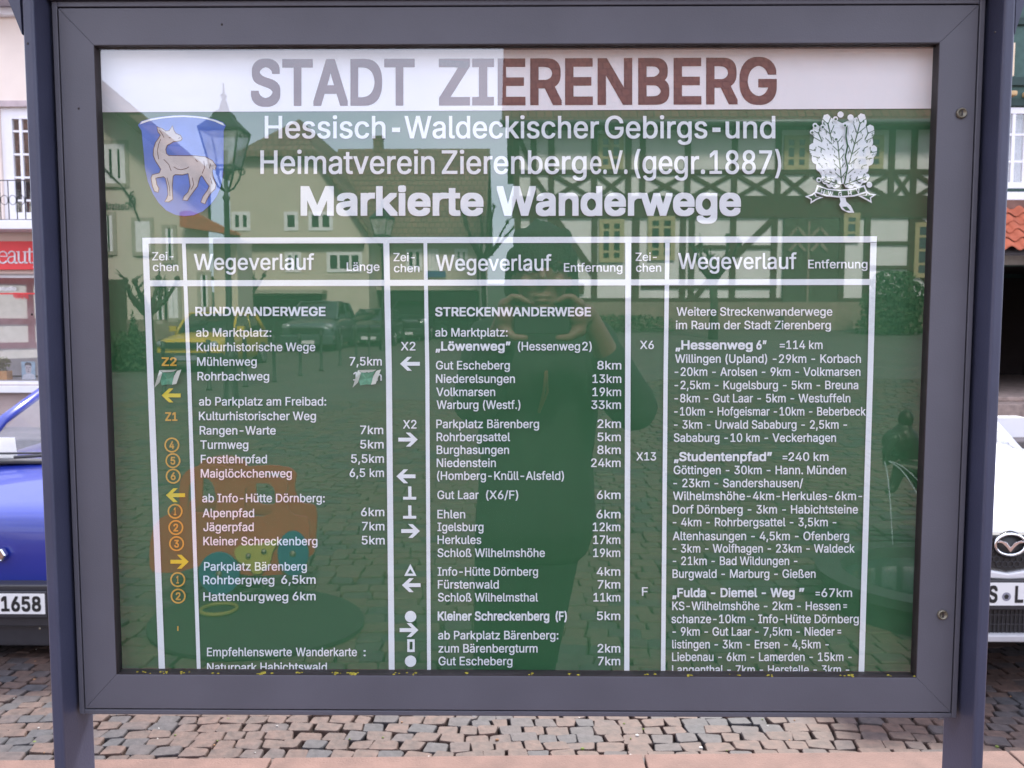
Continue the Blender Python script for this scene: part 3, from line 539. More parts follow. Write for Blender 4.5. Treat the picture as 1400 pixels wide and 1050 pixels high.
def cut_board(mb, loops, thick, mi=0, mi_edge=0):
    """a board sawn to an outline with holes, lying in local xz, thick along y"""
    tris = tessellate_polygon([[Vector((x, z, 0)) for x, z in lp] for lp in loops])
    pts = [p for lp in loops for p in lp]
    n = len(pts)
    vs = [(x, -thick / 2, z) for x, z in pts] + [(x, thick / 2, z) for x, z in pts]
    mb.add(vs, [tuple(t) for t in tris] + [tuple(i + n for i in t)[::-1] for t in tris], mi)
    o = 0
    for lp in loops:
        k = len(lp)
        q = [(o + i, o + (i + 1) % k, n + o + (i + 1) % k, n + o + i) for i in range(k)]
        mb.add(vs, q, mi_edge)
        o += k

def rounded(pts, r=0.3, seg=4):
    """soften the corners of an outline"""
    out = []
    n = len(pts)
    for i in range(n):
        a, b, c = Vector(pts[i - 1]), Vector(pts[i]), Vector(pts[(i + 1) % n])
        p, q = b + (a - b) * r, b + (c - b) * r
        for k in range(seg + 1):
            t = k / seg
            out.append(tuple((1 - t) ** 2 * p + 2 * t * (1 - t) * b + t * t * q))
    return out

# ================================================================ ground
def sett_material(name, pink, grey):
    m = bpy.data.materials.new(name)
    m.use_nodes = True
    n, l = m.node_tree.nodes, m.node_tree.links
    b = n['Principled BSDF']
    b.inputs['Roughness'].default_value = 0.75
    g = n.new('ShaderNodeNewGeometry')
    t = n.new('ShaderNodeTexCoord')
    z = n.new('ShaderNodeTexNoise')
    z.inputs['Scale'].default_value = 0.9
    z.inputs['Detail'].default_value = 2
    l.new(t.outputs['Object'], z.inputs['Vector'])
    ad = n.new('ShaderNodeMath')
    ad.operation = 'MULTIPLY_ADD'
    ad.inputs[1].default_value = 0.55
    l.new(g.outputs['Random Per Island'], ad.inputs[0])
    l.new(z.outputs['Fac'], ad.inputs[2])
    r = n.new('ShaderNodeValToRGB')
    e = r.color_ramp.elements
    e[0].position, e[0].color = 0.46, tuple(grey) + (1,)
    e[1].position, e[1].color = 1.1, tuple(pink) + (1,)
    k = e.new(0.62); k.color = tuple(0.65 * a + 0.35 * c for a, c in zip(grey, pink)) + (1,)
    k = e.new(0.70); k.color = tuple(pink) + (1,)
    k = e.new(0.92); k.color = (pink[0] * 0.82, pink[1] * 0.9, pink[2] * 0.95, 1)
    l.new(ad.outputs[0], r.inputs['Fac'])
    z2 = n.new('ShaderNodeTexNoise')
    z2.inputs['Scale'].default_value = 28
    z2.inputs['Detail'].default_value = 6
    l.new(t.outputs['Object'], z2.inputs['Vector'])
    mr = n.new('ShaderNodeMapRange')
    mr.inputs[1].default_value, mr.inputs[2].default_value = 0.3, 0.7
    mr.inputs[3].default_value, mr.inputs[4].default_value = 0.6, 1.25
    l.new(z2.outputs['Fac'], mr.inputs[0])
    mm = n.new('ShaderNodeMix')
    mm.data_type = 'RGBA'
    mm.blend_type = 'MULTIPLY'
    mm.inputs[0].default_value = 1.0
    l.new(r.outputs['Color'], mm.inputs[6])
    l.new(mr.outputs[0], mm.inputs[7])
    l.new(mm.outputs[2], b.inputs['Base Color'])
    bp = n.new('ShaderNodeBump')
    bp.inputs['Strength'].default_value = 0.5
    bp.inputs['Distance'].default_value = 0.01
    l.new(z2.outputs['Fac'], bp.inputs['Height'])
    l.new(bp.outputs['Normal'], b.inputs['Normal'])
    return m

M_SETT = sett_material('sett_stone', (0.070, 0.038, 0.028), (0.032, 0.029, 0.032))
M_SETT_BRIGHT = sett_material('brightened_sett_stone', (0.110, 0.072, 0.056), (0.052, 0.048, 0.050))  # brightness put into the sett colour, lifting the square's mirror image in the glass
M_EARTH = mat('joint_earth', (0.030, 0.022, 0.018), 0.95, var=0.4, scale=40, bump=0.6, bscale=90)
M_COBBLE = brick_mat('far_cobbles', (0.135, 0.105, 0.09), (0.085, 0.078, 0.078), (0.03, 0.025, 0.022), 0.15, 0.125, 'xy', 0.8, 0.010)
M_PAVE = mat('pink_paving', (0.118, 0.064, 0.049), 0.85, var=0.20, scale=9, bump=0.35, bscale=120, detail=9)

def grid_axis(stops):
    out = []
    for a, b, s in stops:
        k = max(1, round((b - a) / s))
        out += [a + (b - a) * i / k for i in range(k)]
    return out + [stops[-1][1]]

gx = grid_axis([(-400, -60, 68), (-60, -20, 5), (-20, 20, 1.0), (20, 60, 5), (60, 400, 68)])
gy = grid_axis([(-500, -70, 86), (-70, -40, 5), (-40, -14, 1.0), (-14, 2.0, 1.0)]) + [2.06] + \
     grid_axis([(3, 14, 0.5), (14, 30, 4), (30, 500, 94)])
b = MB()
vs = [(x, y, ground_z(x, y) - (0.035 if (-15 < y < 9) else 0.004) - (0.25 if 1.5 < y <= 2.03 else 0)) for y in gy for x in gx]
fs, ms = [], []
W_ = len(gx)
for j in range(len(gy) - 1):
    for i in range(W_ - 1):
        fs.append((j * W_ + i, j * W_ + i + 1, (j + 1) * W_ + i + 1, (j + 1) * W_ + i))
        cx, cy = (gx[i] + gx[i + 1]) / 2, (gy[j] + gy[j + 1]) / 2
        ms.append(1 if (-6 < cx < 8 and -13 < cy < 7.2) else 0)
b.add(vs, fs)
b.m = ms
kind(b.build('ground', [M_COBBLE, M_EARTH]), 'structure')

def lay_setts(name, x0, x1, y0, y1, px_, py_, amp, keep=None, seed=1, stone=None):
    """hand-set stones in slightly arched rows, every one a little crooked"""
    rnd = random.Random(seed)
    mb = MB()
    row = 0
    y = y0
    while y < y1:
        off = rnd.random() * px_
        x = x0 - off
        while x < x1:
            wd = px_ * rnd.uniform(0.75, 1.25)
            xc = x + wd / 2
            yc = y + amp * (abs(math.sin((xc + 0.4 * math.sin(y)) * 1.35)) - 0.5) + 0.03 * math.sin(xc * 3.1 + y)
            x += wd
            if keep and not keep(xc, yc):
                continue
            g_ = 0.0042
            hw, hd = wd / 2 - g_, py_ / 2 - g_
            slope = amp * 1.35 * math.copysign(1, math.sin((xc + 0.4 * math.sin(y)) * 1.35)) * math.cos((xc + 0.4 * math.sin(y)) * 1.35)
            an = math.atan(slope) * 0.9 + rnd.uniform(-0.05, 0.05)
            ca, sa = math.cos(an), math.sin(an)
            z = ground_z(xc, yc) + rnd.uniform(-0.006, 0.003)
            tx, ty = rnd.uniform(-0.025, 0.025), rnd.uniform(-0.025, 0.025)
            cr = [(sx * hw + rnd.uniform(-0.011, 0.009), sy * hd + rnd.uniform(-0.011, 0.009)) for sx, sy in ((-1, -1), (1, -1), (1, 1), (-1, 1))]
            oct_ = []
            for q in range(4):                                   # knock the corners off
                p, c, nx_ = Vector(cr[q - 1]), Vector(cr[q]), Vector(cr[(q + 1) % 4])
                k1, k2 = rnd.uniform(0.04, 0.15), rnd.uniform(0.04, 0.15)
                oct_ += [c + (p - c) * k1, c + (nx_ - c) * k2]
            ring0, ring1, ring2 = [], [], []
            for p in oct_:
                for rg, sc_, dz in ((ring0, 1.0, -0.05), (ring1, 1.0, -0.005), (ring2, 0.95, 0.0)):
                    qx, qy = p.x * sc_, p.y * sc_
                    rg.append((xc + qx * ca - qy * sa, yc + qx * sa + qy * ca, z + dz + qx * tx + qy * ty))
            fs_ = [(i, (i + 1) % 8, 8 + (i + 1) % 8, 8 + i) for i in range(8)]
            fs_ += [(8 + i, 8 + (i + 1) % 8, 16 + (i + 1) % 8, 16 + i) for i in range(8)]
            fs_ += [tuple(range(16, 24))]
            mb.add(ring0 + ring1 + ring2, fs_)
        y += py_
        row += 1
    return mb.build(name, stone or M_SETT)

def on_z(px, py, z):
    d = ray(px, py)
    return CP + d * ((z - CP.z) / d.z)

KL, KR = on_z(20, 1038, 0.0), on_z(1290, 1026, 0.0)
def kerb_y(x):
    return KL.y + (KR.y - KL.y) * (x - KL.x) / (KR.x - KL.x)

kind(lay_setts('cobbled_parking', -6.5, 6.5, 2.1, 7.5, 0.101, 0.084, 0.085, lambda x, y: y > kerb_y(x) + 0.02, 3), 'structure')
kind(lay_setts('cobbled_square', -6.5, 8.5, -13.5, -0.7, 0.145, 0.125, 0.09, None, 5, M_SETT_BRIGHT), 'structure')

# the strip of pink concrete slabs the case stands on, its far edge a low kerb
b = MB()
x = -9.0
k = 0
while x < 9:
    xe = x + 1.35
    xa, xb = x + 0.004, xe - 0.004
    for (t0, t1) in ((0.30, 1.0), (0.0, 0.30)):
        def yy(t, xx):
            return -0.62 + (kerb_y(xx) + 0.62) * t
        a0, a1, b0, b1 = yy(1 - t1, xa) + 0.003, yy(1 - t0, xa) - 0.003, yy(1 - t1, xb) + 0.003, yy(1 - t0, xb) - 0.003
        lo = [(xa, a0, -0.3), (xb, b0, -0.3), (xb, b1, -0.3), (xa, a1, -0.3)]
        b.prism(lo, (0, 0, 0.3))
    x = xe
kind(b.build('pavement', M_PAVE, bevel=0.006), 'structure')

# bits of litter, gravel and moss in the joints
rnd = random.Random(11)
b = MB()
for i in range(420):
    x, y = rnd.uniform(-3, 3.2), rnd.uniform(2.15, 4.6)
    r_ = rnd.choice([0.004, 0.005, 0.006, 0.009])
    b.ball((x, y, ground_z(x, y) - 0.002), (r_, r_ * rnd.uniform(.6, 1.3), r_ * 0.6), 6, rnd.choice([0, 0, 1, 2]))
kind(b.build('gravel', [mat('grit', (0.45, 0.42, 0.38), 0.9), mat('moss', (0.10, 0.13, 0.02), 0.95), mat('dead_leaf', (0.22, 0.11, 0.05), 0.9)]), 'stuff')

# ================================================================ the display case
M_ALU = mat('grey_enamel', (0.088, 0.086, 0.107), 0.5, var=0.09, scale=9, detail=10, bump=0.05, bscale=500)
M_POST = mat('blue_grey_enamel', (0.046, 0.050, 0.088), 0.42, var=0.08, scale=14, bump=0.05, bscale=300)
M_SEAL = mat('dark_seal', (0.022, 0.014, 0.016), 0.6, var=0.2, scale=30)
M_GREEN = mat('board_green', (0.015, 0.100, 0.031), 0.6, var=0.06, scale=3.0)
M_WHITE = mat('board_white', (0.84, 0.86, 0.90), 0.6, var=0.03, scale=9)
M_BAND = mat('band_white', (0.84, 0.81, 0.86), 0.6, var=0.04, scale=7)
M_MAROON = mat('maroon_print', (0.090, 0.012, 0.018), 0.6, var=0.1, scale=20)
M_YELLOW = mat('yellow_print', (0.72, 0.58, 0.03), 0.6, var=0.05)
M_OCHRE = mat('ochre_print', (0.66, 0.38, 0.05), 0.6, var=0.08)
M_STEEL = mat('dull_steel', (0.20, 0.18, 0.14), 0.5, 0.8, var=0.1)
M_GLASS = clear_glass('case_glass', 2.3, 0.006)
M_EDGE = plain_through('glass_edge')
M_LICHEN = mat('yellow_lichen', (0.30, 0.25, 0.03), 0.95, var=0.3, scale=80)

YP = 0.024                                   # the printed board stands behind the glass
def P(px, py, lift=0.0):
    return on_y(px, py, YP - lift)

case = thing('display_case', 'grey framed glass display case on two posts with a green hiking trail board', 'information board', (0, 0, 0))

def avg(a, b_):
    return (a + b_) / 2
FT = on_y(700, 9, 0).z                        # door edges, measured in the photograph
FB = on_y(700, 971, 0).z
FL = avg(on_y(79, 12, 0).x, on_y(117, 970, 0).x)
FR = avg(on_y(1336, 9, 0).x, on_y(1302, 972, 0).x)
IT = on_y(700, 60, 0).z
IB = on_y(700, 924.5, 0).z
IL = avg(on_y(127, 62, 0).x, on_y(160, 923, 0).x)
IR = avg(on_y(1284, 58, 0).x, on_y(1254, 927, 0).x)

b = MB()                                      # door: four mitred bars
for quad in (((FL, FB), (FL, FT), (IL, IT), (IL, IB)), ((FL, FT), (FR, FT), (IR, IT), (IL, IT)),
             ((FR, FT), (FR, FB), (IR, IB), (IR, IT)), ((FR, FB), (FL, FB), (IL, IB), (IR, IB))):
    c = Vector((sum(q[0] for q in quad) / 4, sum(q[1] for q in quad) / 4))
    sh = [((q[0] - c.x) * 1.0 + c.x, (q[1] - c.y) * 1.0 + c.y) for q in quad]
    b.prism([(q[0], 0.0, q[1]) for q in sh], (0, 0.0075, 0))
door = b.build('door_frame', M_ALU, case, bevel=0.0006)

b = MB()                                      # rubber lip on the inner edge of the door
e_ = 0.0007
b.box(IL, IL + e_, 0.0004, 0.0078, IB, IT)
b.box(IR - e_, IR, 0.0004, 0.0078, IB, IT)
b.box(IL + e_, IR - e_, 0.0004, 0.0078, IT - e_, IT)
b.box(IL + e_, IR - e_, 0.0004, 0.0078, IB, IB + e_)
b.build('rubber_lip', M_SEAL, case)
JL = avg(P(137, 70).x, P(168, 914).x)
JR = avg(P(1275, 68).x, P(1244.5, 916).x)
JT, JB = P(700, 68.5).z, P(700, 915.5).z
b = MB()                                      # dark lining between door and printed board
b.box(IL - 0.02, JL, 0.0115, YP - 0.0005, IB - 0.02, IT + 0.02)
b.box(JR, IR + 0.02, 0.0115, YP - 0.0005, IB - 0.02, IT + 0.02)
b.box(JL, JR, 0.0115, YP - 0.0005, JT, IT + 0.02)
b.box(JL, JR, 0.0115, YP - 0.0005, IB - 0.02, JB)
b.build('glazing_seal', M_SEAL, case)

b = MB()                                      # glass, only its front face mirrors
b.box(IL - 0.012, IR + 0.012, 0.008, 0.011, IB - 0.012, IT + 0.012)
b.m = [0 if i == 2 else 1 for i in range(6)]
glass = b.build('glass_pane', [M_GLASS, M_EDGE], case)

t = 0.0066                                    # tray of the case round the door
g = 0.0018
b = MB()
b.box(FL - g - t, FL - g, 0.001, 0.055, FB - g - t, FT + g + t)
b.box(FR + g, FR + g + t, 0.001, 0.055, FB - g - t, FT + g + t)
b.box(FL - g, FR + g, 0.001, 0.055, FB - g - t, FB - g)
b.box(FL - g, FR + g, 0.001, 0.055, FT + g, FT + g + t)
b.build('case_tray', M_ALU, case, bevel=0.0012)
b = MB()
b.box(FL - g, FR + g, 0.045, 0.050, FB - g, FT + g)
b.build('back_panel', M_SEAL, case)

# posts: upright flat tubes standing proud of the case on both sides
def post_mesh(xo, xi):
    b_ = MB()
    b_.box(xo, xi, -0.030, 0.046, 0.0, FT + 0.10)
    return b_
PL0 = on_y(68, 930, -0.030).x
PR0 = on_y(1350, 930, -0.030).x
for xo, xi in ((PL0, PL0 + 0.0135), (PR0 - 0.0135, PR0)):
    p = post_mesh(xo, xi).build('post', M_POST, case, bevel=0.0035, bseg=3)
for xo, xi in ((PL0 + 0.0142, FL - g - t), (FR + g + t, PR0 - 0.0142)):
    b = MB()                                  # spacer strip closing the gap between post and tray
    b.box(xo, xi, 0.020, 0.044, FB + 0.01, FT)
    b.build('spacer_strip', M_SEAL, case)
# beam above the door, roof with slanting side brackets
b = MB()
b.box(PL0 + 0.0142, PR0 - 0.0142, -0.006, 0.055, FT + g + t + 0.0005, FT + 0.075)
b.build('top_beam', M_ALU, case, bevel=0.002)
ZR = FT + 0.102
for pts in (((30, 47), (11, 0), (-34, -108), (26, -108), (27, 0)), ((1384, 47), (1402, 0), (1446, -108), (1389, -108), (1388, 0))):
    q = [on_y(px, py, -0.028) for px, py in pts]
    xo = PL0 - 0.0004 if pts[0][0] < 700 else PR0 + 0.0004
    q = [Vector((min(p.x, xo) if xo < 0 else max(p.x, xo), p.y, min(p.z, ZR - 0.0005))) for p in q]
    b = MB()
    b.prism(q, (0, 0.03, 0))
    b.build('side_bracket', M_POST, case)
b = MB()
b.box(PL0 - 0.17, PR0 + 0.17, -0.10, 0.24, ZR, ZR + 0.045)
b.prism([(PL0 - 0.17, -0.10, ZR + 0.0455), (PR0 + 0.17, -0.10, ZR + 0.0455), (PR0 + 0.17, 0.035, ZR + 0.11), (PL0 - 0.17, 0.035, ZR + 0.11)], (0, 0.0, 0.012))
b.prism([(PL0 - 0.17, 0.24, ZR + 0.0455), (PL0 - 0.17, 0.036, ZR + 0.11), (PR0 + 0.17, 0.036, ZR + 0.11), (PR0 + 0.17, 0.24, ZR + 0.0455)], (0, 0.0, 0.012))
b.build('roof', M_ALU, case, bevel=0.004)

# key cylinders of the two locks
for px, py in ((1314, 155), (1288, 840)):
    c = on_y(px, py, 0)
    b = MB()
    b.lathe([(0.0062, 0.004), (0.0062, -0.0022), (0.0052, -0.0032), (0.0046, -0.0032), (0.0044, -0.0026)], (c.x, 0, c.z), 'y', 24, 0)
    lk = b.build('lock', M_STEEL, case)
    b = MB()
    b.box(c.x - 0.0008, c.x + 0.0008, -0.0031, -0.0024, c.z - 0.0028, c.z + 0.0028)
    b.build('keyhole', M_SEAL, lk)

# yellow lichen crumbs along the bottom seal
rnd = random.Random(4)
b = MB()
clusters = [(232, 6), (257, 4), (362, 14), (363, 10), (412, 5), (463, 6), (486, 14), (487, 8), (545, 3), (565, 4), (205, 4), (300, 2), (640, 3), (725, 3), (780, 4), (885, 3), (940, 5), (1000, 3), (1046, 4), (1150, 4), (1158, 5), (1210, 2), (1248, 4)]
for px, k in clusters:
    for i in range(k):
        a = on_y(px + rnd.gauss(0, 4), 920, 0.02)
        y_ = rnd.uniform(0.0124, 0.0236)
        r_ = rnd.uniform(0.0006, 0.0018)
        b.ball((a.x, rnd.uniform(0.0008, 0.0074), IB + 0.0008), (r_ * 1.3, r_, r_ * 0.7), 6)
kind(b.build('lichen', M_LICHEN, case), 'stuff')
for px, py in ((107, 148), (303, 33), (57, 70), (62, 430), (72, 848), (1342, 55)):
    b = MB()
    a = on_y(px, py, -0.001)
    b.ball((a.x, 0.0 if px > 100 and px < 1300 else -0.03, a.z), (0.0013, 0.0007, 0.0015), 8)
    b.build('paint_chip', M_SEAL if py < 800 else M_STEEL, case)

# ---------------------------------------------------------------- the printed board
b = MB()
b.box(IL - 0.018, IR + 0.018, YP, YP + 0.006, IB - 0.018, IT + 0.018)
board = b.build('trail_board', M_GREEN, case)

def px_quad(mb, pts, lift, mi=0):
    mb.poly([P(x, y, lift) for x, y in pts], mi)

b = MB()
px_quad(b, [(120, 55), (1295, 51), (1291, 148.3), (124, 153.5)], 0.0012)
b.build('title_band', M_BAND, board)

b = MB()
QUADS = [[(194.5, 325), (1199, 323), (1198.6, 331.4), (195, 333)], [(198, 383.2), (1191.8, 381.4), (1191.4, 389.6), (198.3, 391.4)]]
for (a0, a1), (m0, m1), (c0, c1) in (((194.7, 203), (201.2, 209.8), (217.5, 226)), ((248.7, 253.8), (255.6, 261), (269.5, 274.6)),
                                     ((524, 532.2), (527.7, 535.7), (531.6, 539.6)), ((579, 584), (581.5, 587), (584, 589.2)),
                                     ((855, 863), (854.6, 862.2), (853.4, 860.4)), ((909.5, 915.6), (907.2, 913), (903.5, 909.6)),
                                     ((1190, 1198.6), (1186, 1193.8), (1173.6, 1181.4))):
    QUADS.append([(a0, 332), (a1, 332), (m1, 510), (m0, 510)])
    QUADS.append([(m0, 510), (m1, 510), (c1, 925), (c0, 925)])
for i, q in enumerate(QUADS):
    px_quad(b, q, 0.0012 + 0.00004 * i)
b.build('table_rule', M_WHITE, board)

def line(mb, s, x0, x1, bl, cap, bold=False, mi=0, gap=0.0, rise=0.0):
    text_to(mb, s, lambda u, v: P(x0 + (x1 - x0) * u, bl + rise * u - v * cap, 0.0016), bold, mi, gap)

b = MB()
line(b, 'STADT', 343, 567, 142.4, 59, 0.0215, rise=-0.6)
b.build('title_lettering', M_MAROON, board)
b = MB()
line(b, 'ZIERENBERG', 600, 1062, 141.8, 59, 0.0215, rise=-1.8)
b.build('title_lettering', M_MAROON, board)
# the worn top of the Z
b = MB()
px_quad(b, [(601, 81), (641, 84.5), (640, 94), (600.5, 89)], 0.0022)
b.build('worn_patch', mat('flaked_print', (0.06, 0.03, 0.04), 0.8, var=0.6, scale=300), board)

b = MB()
for s, x0, x1 in (('Hessisch', 362, 527), ('-', 536, 547), ('Waldeckischer', 553, 819), ('Gebirgs', 827, 967), ('-', 974, 985), ('und', 992, 1060)):
    if s == '-':
        px_quad(b, [(x0, 174.5), (x1, 174.5), (x1, 180.5), (x0, 180.5)], 0.0016)
    else:
        line(b, s, x0, x1, 188.8, 30, False)
for s, x0, x1 in (('Heimatverein', 356, 594), ('Zierenberg', 604, 802), ('e.V.', 807, 858), ('(gegr.', 867, 964), ('1887)', 970, 1068)):
    line(b, s, x0, x1, 237.4, 31.5, False)
b.build('society_lettering', M_WHITE, board)
b = MB()
for s, x0, x1 in (('Markierte', 411, 661), ('Wanderwege', 679, 1013)):
    line(b, s, x0, x1, 293.2, 37, 0.025)
b.build('heading_lettering', M_WHITE, board)

for s, x0, x1, bl, cap in (('Zei-', 208, 237, 355.8, 11), ('chen', 209, 244, 370.4, 11), ('Wegeverlauf', 265, 429.5, 368.8, 21.5), ('Länge', 474, 519, 370.2, 11.3),
                           ('Zei-', 538, 567, 357, 11), ('chen', 538.5, 573.5, 372, 11), ('Wegeverlauf', 596, 754, 370, 21.5), ('Entfernung', 771, 851, 371.4, 11.5),
                           ('Zei-', 869, 898, 356.6, 11), ('chen', 869.5, 904, 371.4, 11), ('Wegeverlauf', 927, 1089, 367.6, 21.5), ('Entfernung', 1105, 1186, 366.8, 11.5)):
    if s != 'chen':
        b = MB()
    line(b, s, x0, x1, bl, cap)
    if s != 'Zei-':
        b.build('column_heading', M_WHITE, board)

C1 = [('RUNDWANDERWEGE', 267, 445, 431.6, 1), ('ab Marktplatz:', 268, 371, 460.2, 0), ('Kulturhistorische Wege', 269, 431, 480, 0), ('Mühlenweg', 269.5, 351, 500, 0), ('7,5km', 478, 522, 499.6, 0),
      ('Rohrbachweg', 270, 368, 520, 0), ('n', 514.5, 522, 520.2, 0), ('ab Parkplatz am Freibad:', 272, 446, 554.4, 0), ('Kulturhistorischer Weg', 272, 432, 574.3, 0), ('Rangen-Warte', 273, 377, 594, 0), ('7km', 492.5, 524, 593.4, 0),
      ('Turmweg', 274, 339.5, 613.6, 0), ('5km', 492.5, 524.5, 613, 0), ('Forstlehrpfad', 274.5, 365, 633.3, 0), ('5,5km', 480, 525, 632.6, 0), ('Maiglöckchenweg', 274.5, 399, 652.8, 0), ('6,5 km', 478, 525, 652, 0),
      ('ab Info-Hütte Dörnberg:', 276.5, 444, 686.6, 0), ('Alpenpfad', 277, 347.5, 707, 0), ('6km', 493.5, 525.5, 705.6, 0), ('Jägerpfad', 278, 347, 726, 0), ('7km', 495, 525.6, 725, 0),
      ('Kleiner Schreckenberg', 278, 434, 745.4, 0), ('5km', 494.5, 526, 744.2, 0), ('Parkplatz Bärenberg', 279, 419.5, 780, 0), ('Rohrbergweg', 278, 375, 798.6, 2), ('6,5km', 384.5, 431.5, 798, 2),
      ('Hattenburgweg', 278, 394, 821.4, 2), ('6km', 400, 431.5, 820.6, 2), ('Empfehlenswerte', 283, 399, 897, 0), ('Wanderkarte', 404.5, 488, 897, 0), (':', 497, 500, 897, 0), ('Naturpark', 283, 351, 918, 0), ('Habichtswald', 356, 447, 917.5, 0)]
C2 = [('STRECKENWANDERWEGE', 595, 808, 432, 1), ('ab Marktplatz:', 595, 694, 460, 0), ('„Löwenweg”', 595.5, 698, 479, 1), ('(Hessenweg', 708, 793, 479, 0), ('2)', 796, 809, 479, 0), ('Gut Escheberg', 596, 697, 505, 0), ('8km', 816.5, 849.5, 505, 0),
      ('Niederelsungen', 596, 704, 523.4, 0), ('13km', 810, 849.4, 523.4, 0), ('Volkmarsen', 596.5, 677, 541.4, 0), ('19km', 810, 849.2, 541.4, 0), ('Warburg (Westf.)', 597, 711.5, 559, 0), ('33km', 808.4, 849, 559, 0),
      ('Parkplatz Bärenberg', 596.5, 737, 585.2, 0), ('2km', 816.8, 849, 585, 0), ('Rohrbergsattel', 597, 697.5, 603, 0), ('5km', 816.8, 848.8, 603, 0), ('Burghasungen', 597, 696, 620.6, 0), ('8km', 816.6, 848.6, 620.6, 0),
      ('Niedenstein', 597, 678, 638.4, 0), ('24km', 808, 848.5, 638.4, 0), ('(Homberg-Knüll-Alsfeld)', 597.5, 771, 656, 0), ('Gut Laar', 598, 654.5, 682.2, 0), ('(X6/F)', 664.5, 708.5, 682.2, 0), ('6km', 816, 848.4, 682.2, 0),
      ('Ehlen', 598, 636, 708.6, 0), ('6km', 815.6, 848.2, 708.6, 0), ('Igelsburg', 598.2, 661, 726, 0), ('12km', 810.4, 848, 726, 0), ('Herkules', 598.2, 658, 743.6, 0), ('17km', 811, 848, 743.6, 0),
      ('Schloß Wilhelmshöhe', 598.2, 745, 761.4, 0), ('19km', 811, 848, 761.4, 0), ('Info-Hütte Dörnberg', 598.4, 735.6, 787, 0), ('4km', 815.8, 848, 787, 0), ('Fürstenwald', 598.6, 682, 804.6, 0), ('7km', 817, 848, 804.6, 0),
      ('Schloß Wilhelmsthal', 598.8, 735.6, 822.2, 0), ('11km', 811.4, 848, 822.2, 0), ('Kleiner Schreckenberg', 598.4, 751, 848, 1), ('(F)', 759.6, 775, 848, 1), ('5km', 816, 848, 847.6, 0),
      ('ab Parkplatz Bärenberg:', 599, 763.4, 874, 0), ('zum Bärenbergturm', 599.6, 735, 892, 0), ('2km', 817, 848, 892, 0), ('Gut Escheberg', 599.6, 700.6, 909.4, 0), ('7km', 817.4, 848, 909.4, 0)]
C3 = [('Weitere Streckenwanderwege', 925, 1138, 431.6, 0), ('im Raum der Stadt Zierenberg', 924, 1136, 450, 0), ('„Hessenweg', 923.5, 1029, 477.4, 1), ('6”', 1034, 1048, 477.4, 1), ('=', 1066, 1073, 477, 0), ('114 km', 1075, 1124.6, 477, 0),
      ('Willingen (Upland) -29km - Korbach', 923, 1177, 496, 0), ('-20km - Arolsen - 9km - Volkmarsen', 922.4, 1176.4, 513.8, 0), ('-2,5km - Kugelsburg - 5km - Breuna', 922.2, 1173.4, 532, 0), ('-8km - Gut Laar - 5km - Westuffeln', 922, 1162.6, 550, 0),
      ('-10km - Hofgeismar -10km - Beberbeck', 921.8, 1183.6, 568, 0), ('- 3km - Urwald Sababurg - 2,5km -', 921.6, 1158, 586, 0), ('Sababurg -10 km - Veckerhagen', 921.2, 1143, 604, 0), ('„Studentenpfad”', 921.4, 1055.4, 630, 1), ('=', 1070, 1076.5, 630, 0), ('240 km', 1078, 1132.6, 630, 0),
      ('Göttingen - 30km - Hann. Münden', 921, 1156.8, 648.2, 0), ('- 23km - Sandershausen/', 920.6, 1098, 666, 0), ('Wilhelmshöhe-4km-Herkules-6km-', 920.2, 1178.6, 683.6, 0), ('Dorf Dörnberg - 3km - Habichtsteine', 919.8, 1173, 702, 0),
      ('- 4km - Rohrbergsattel - 3,5km -', 919.8, 1143.4, 719.4, 0), ('Altenhasungen - 4,5km - Ofenberg', 919.8, 1160.8, 738.4, 0), ('- 3km - Wolfhagen - 23km - Waldeck', 919.8, 1168.4, 755.4, 0), ('- 21km - Bad Wildungen -', 919.8, 1090.2, 772.4, 0),
      ('Burgwald - Marburg - Gießen', 919.4, 1115, 790, 0), ('„Fulda - Diemel - Weg', 919.2, 1086.5, 816, 1), ('”', 1092.4, 1099.6, 816, 1), ('=', 1115, 1121, 816, 0), ('67km', 1123, 1165, 816, 0), ('KS-Wilhelmshöhe - 2km - Hessen', 919, 1149, 834, 0), ('=', 1153, 1158, 833, 0),
      ('schanze-10km - Info-Hütte Dörnberg', 918, 1174, 851.8, 0), ('- 9km - Gut Laar - 7,5km - Nieder', 919.4, 1141, 869, 0), ('=', 1145, 1150, 868, 0), ('listingen - 3km - Ersen - 4,5km -', 919, 1133, 886.4, 0), ('Liebenau - 6km - Lamerden - 15km -', 918.8, 1164.4, 903.6, 0), ('Langenthal - 7km - Herstelle - 3km -', 918.8, 1161, 921, 0)]
for rows in (C1, C2, C3):
    b = MB()
    for s, x0, x1, bl, st in rows:
        cap = 11.6 if st == 1 else 11.4
        line(b, s, x0, x1, bl, cap, st == 1)
    b.build('trail_list', M_WHITE, board)

# trail signs
def arrow(mb, x0, x1, y, right, mi, hh=9.5, th=5.2):
    tip, tail = (x1, x0) if right else (x0, x1)
    s_ = 1 if right else -1
    px_quad(mb, [(tail, y - th / 2), (tip - s_ * 3.2, y - th / 2), (tip - s_ * 3.2, y + th / 2), (tail, y + th / 2)], 0.0016, mi)
    for q in (-1, 1):
        px_quad(mb, [(tip, y), (tip - s_ * 10, y + q * hh), (tip - s_ * 16, y + q * hh), (tip - s_ * 6.4, y)], 0.00165, mi)

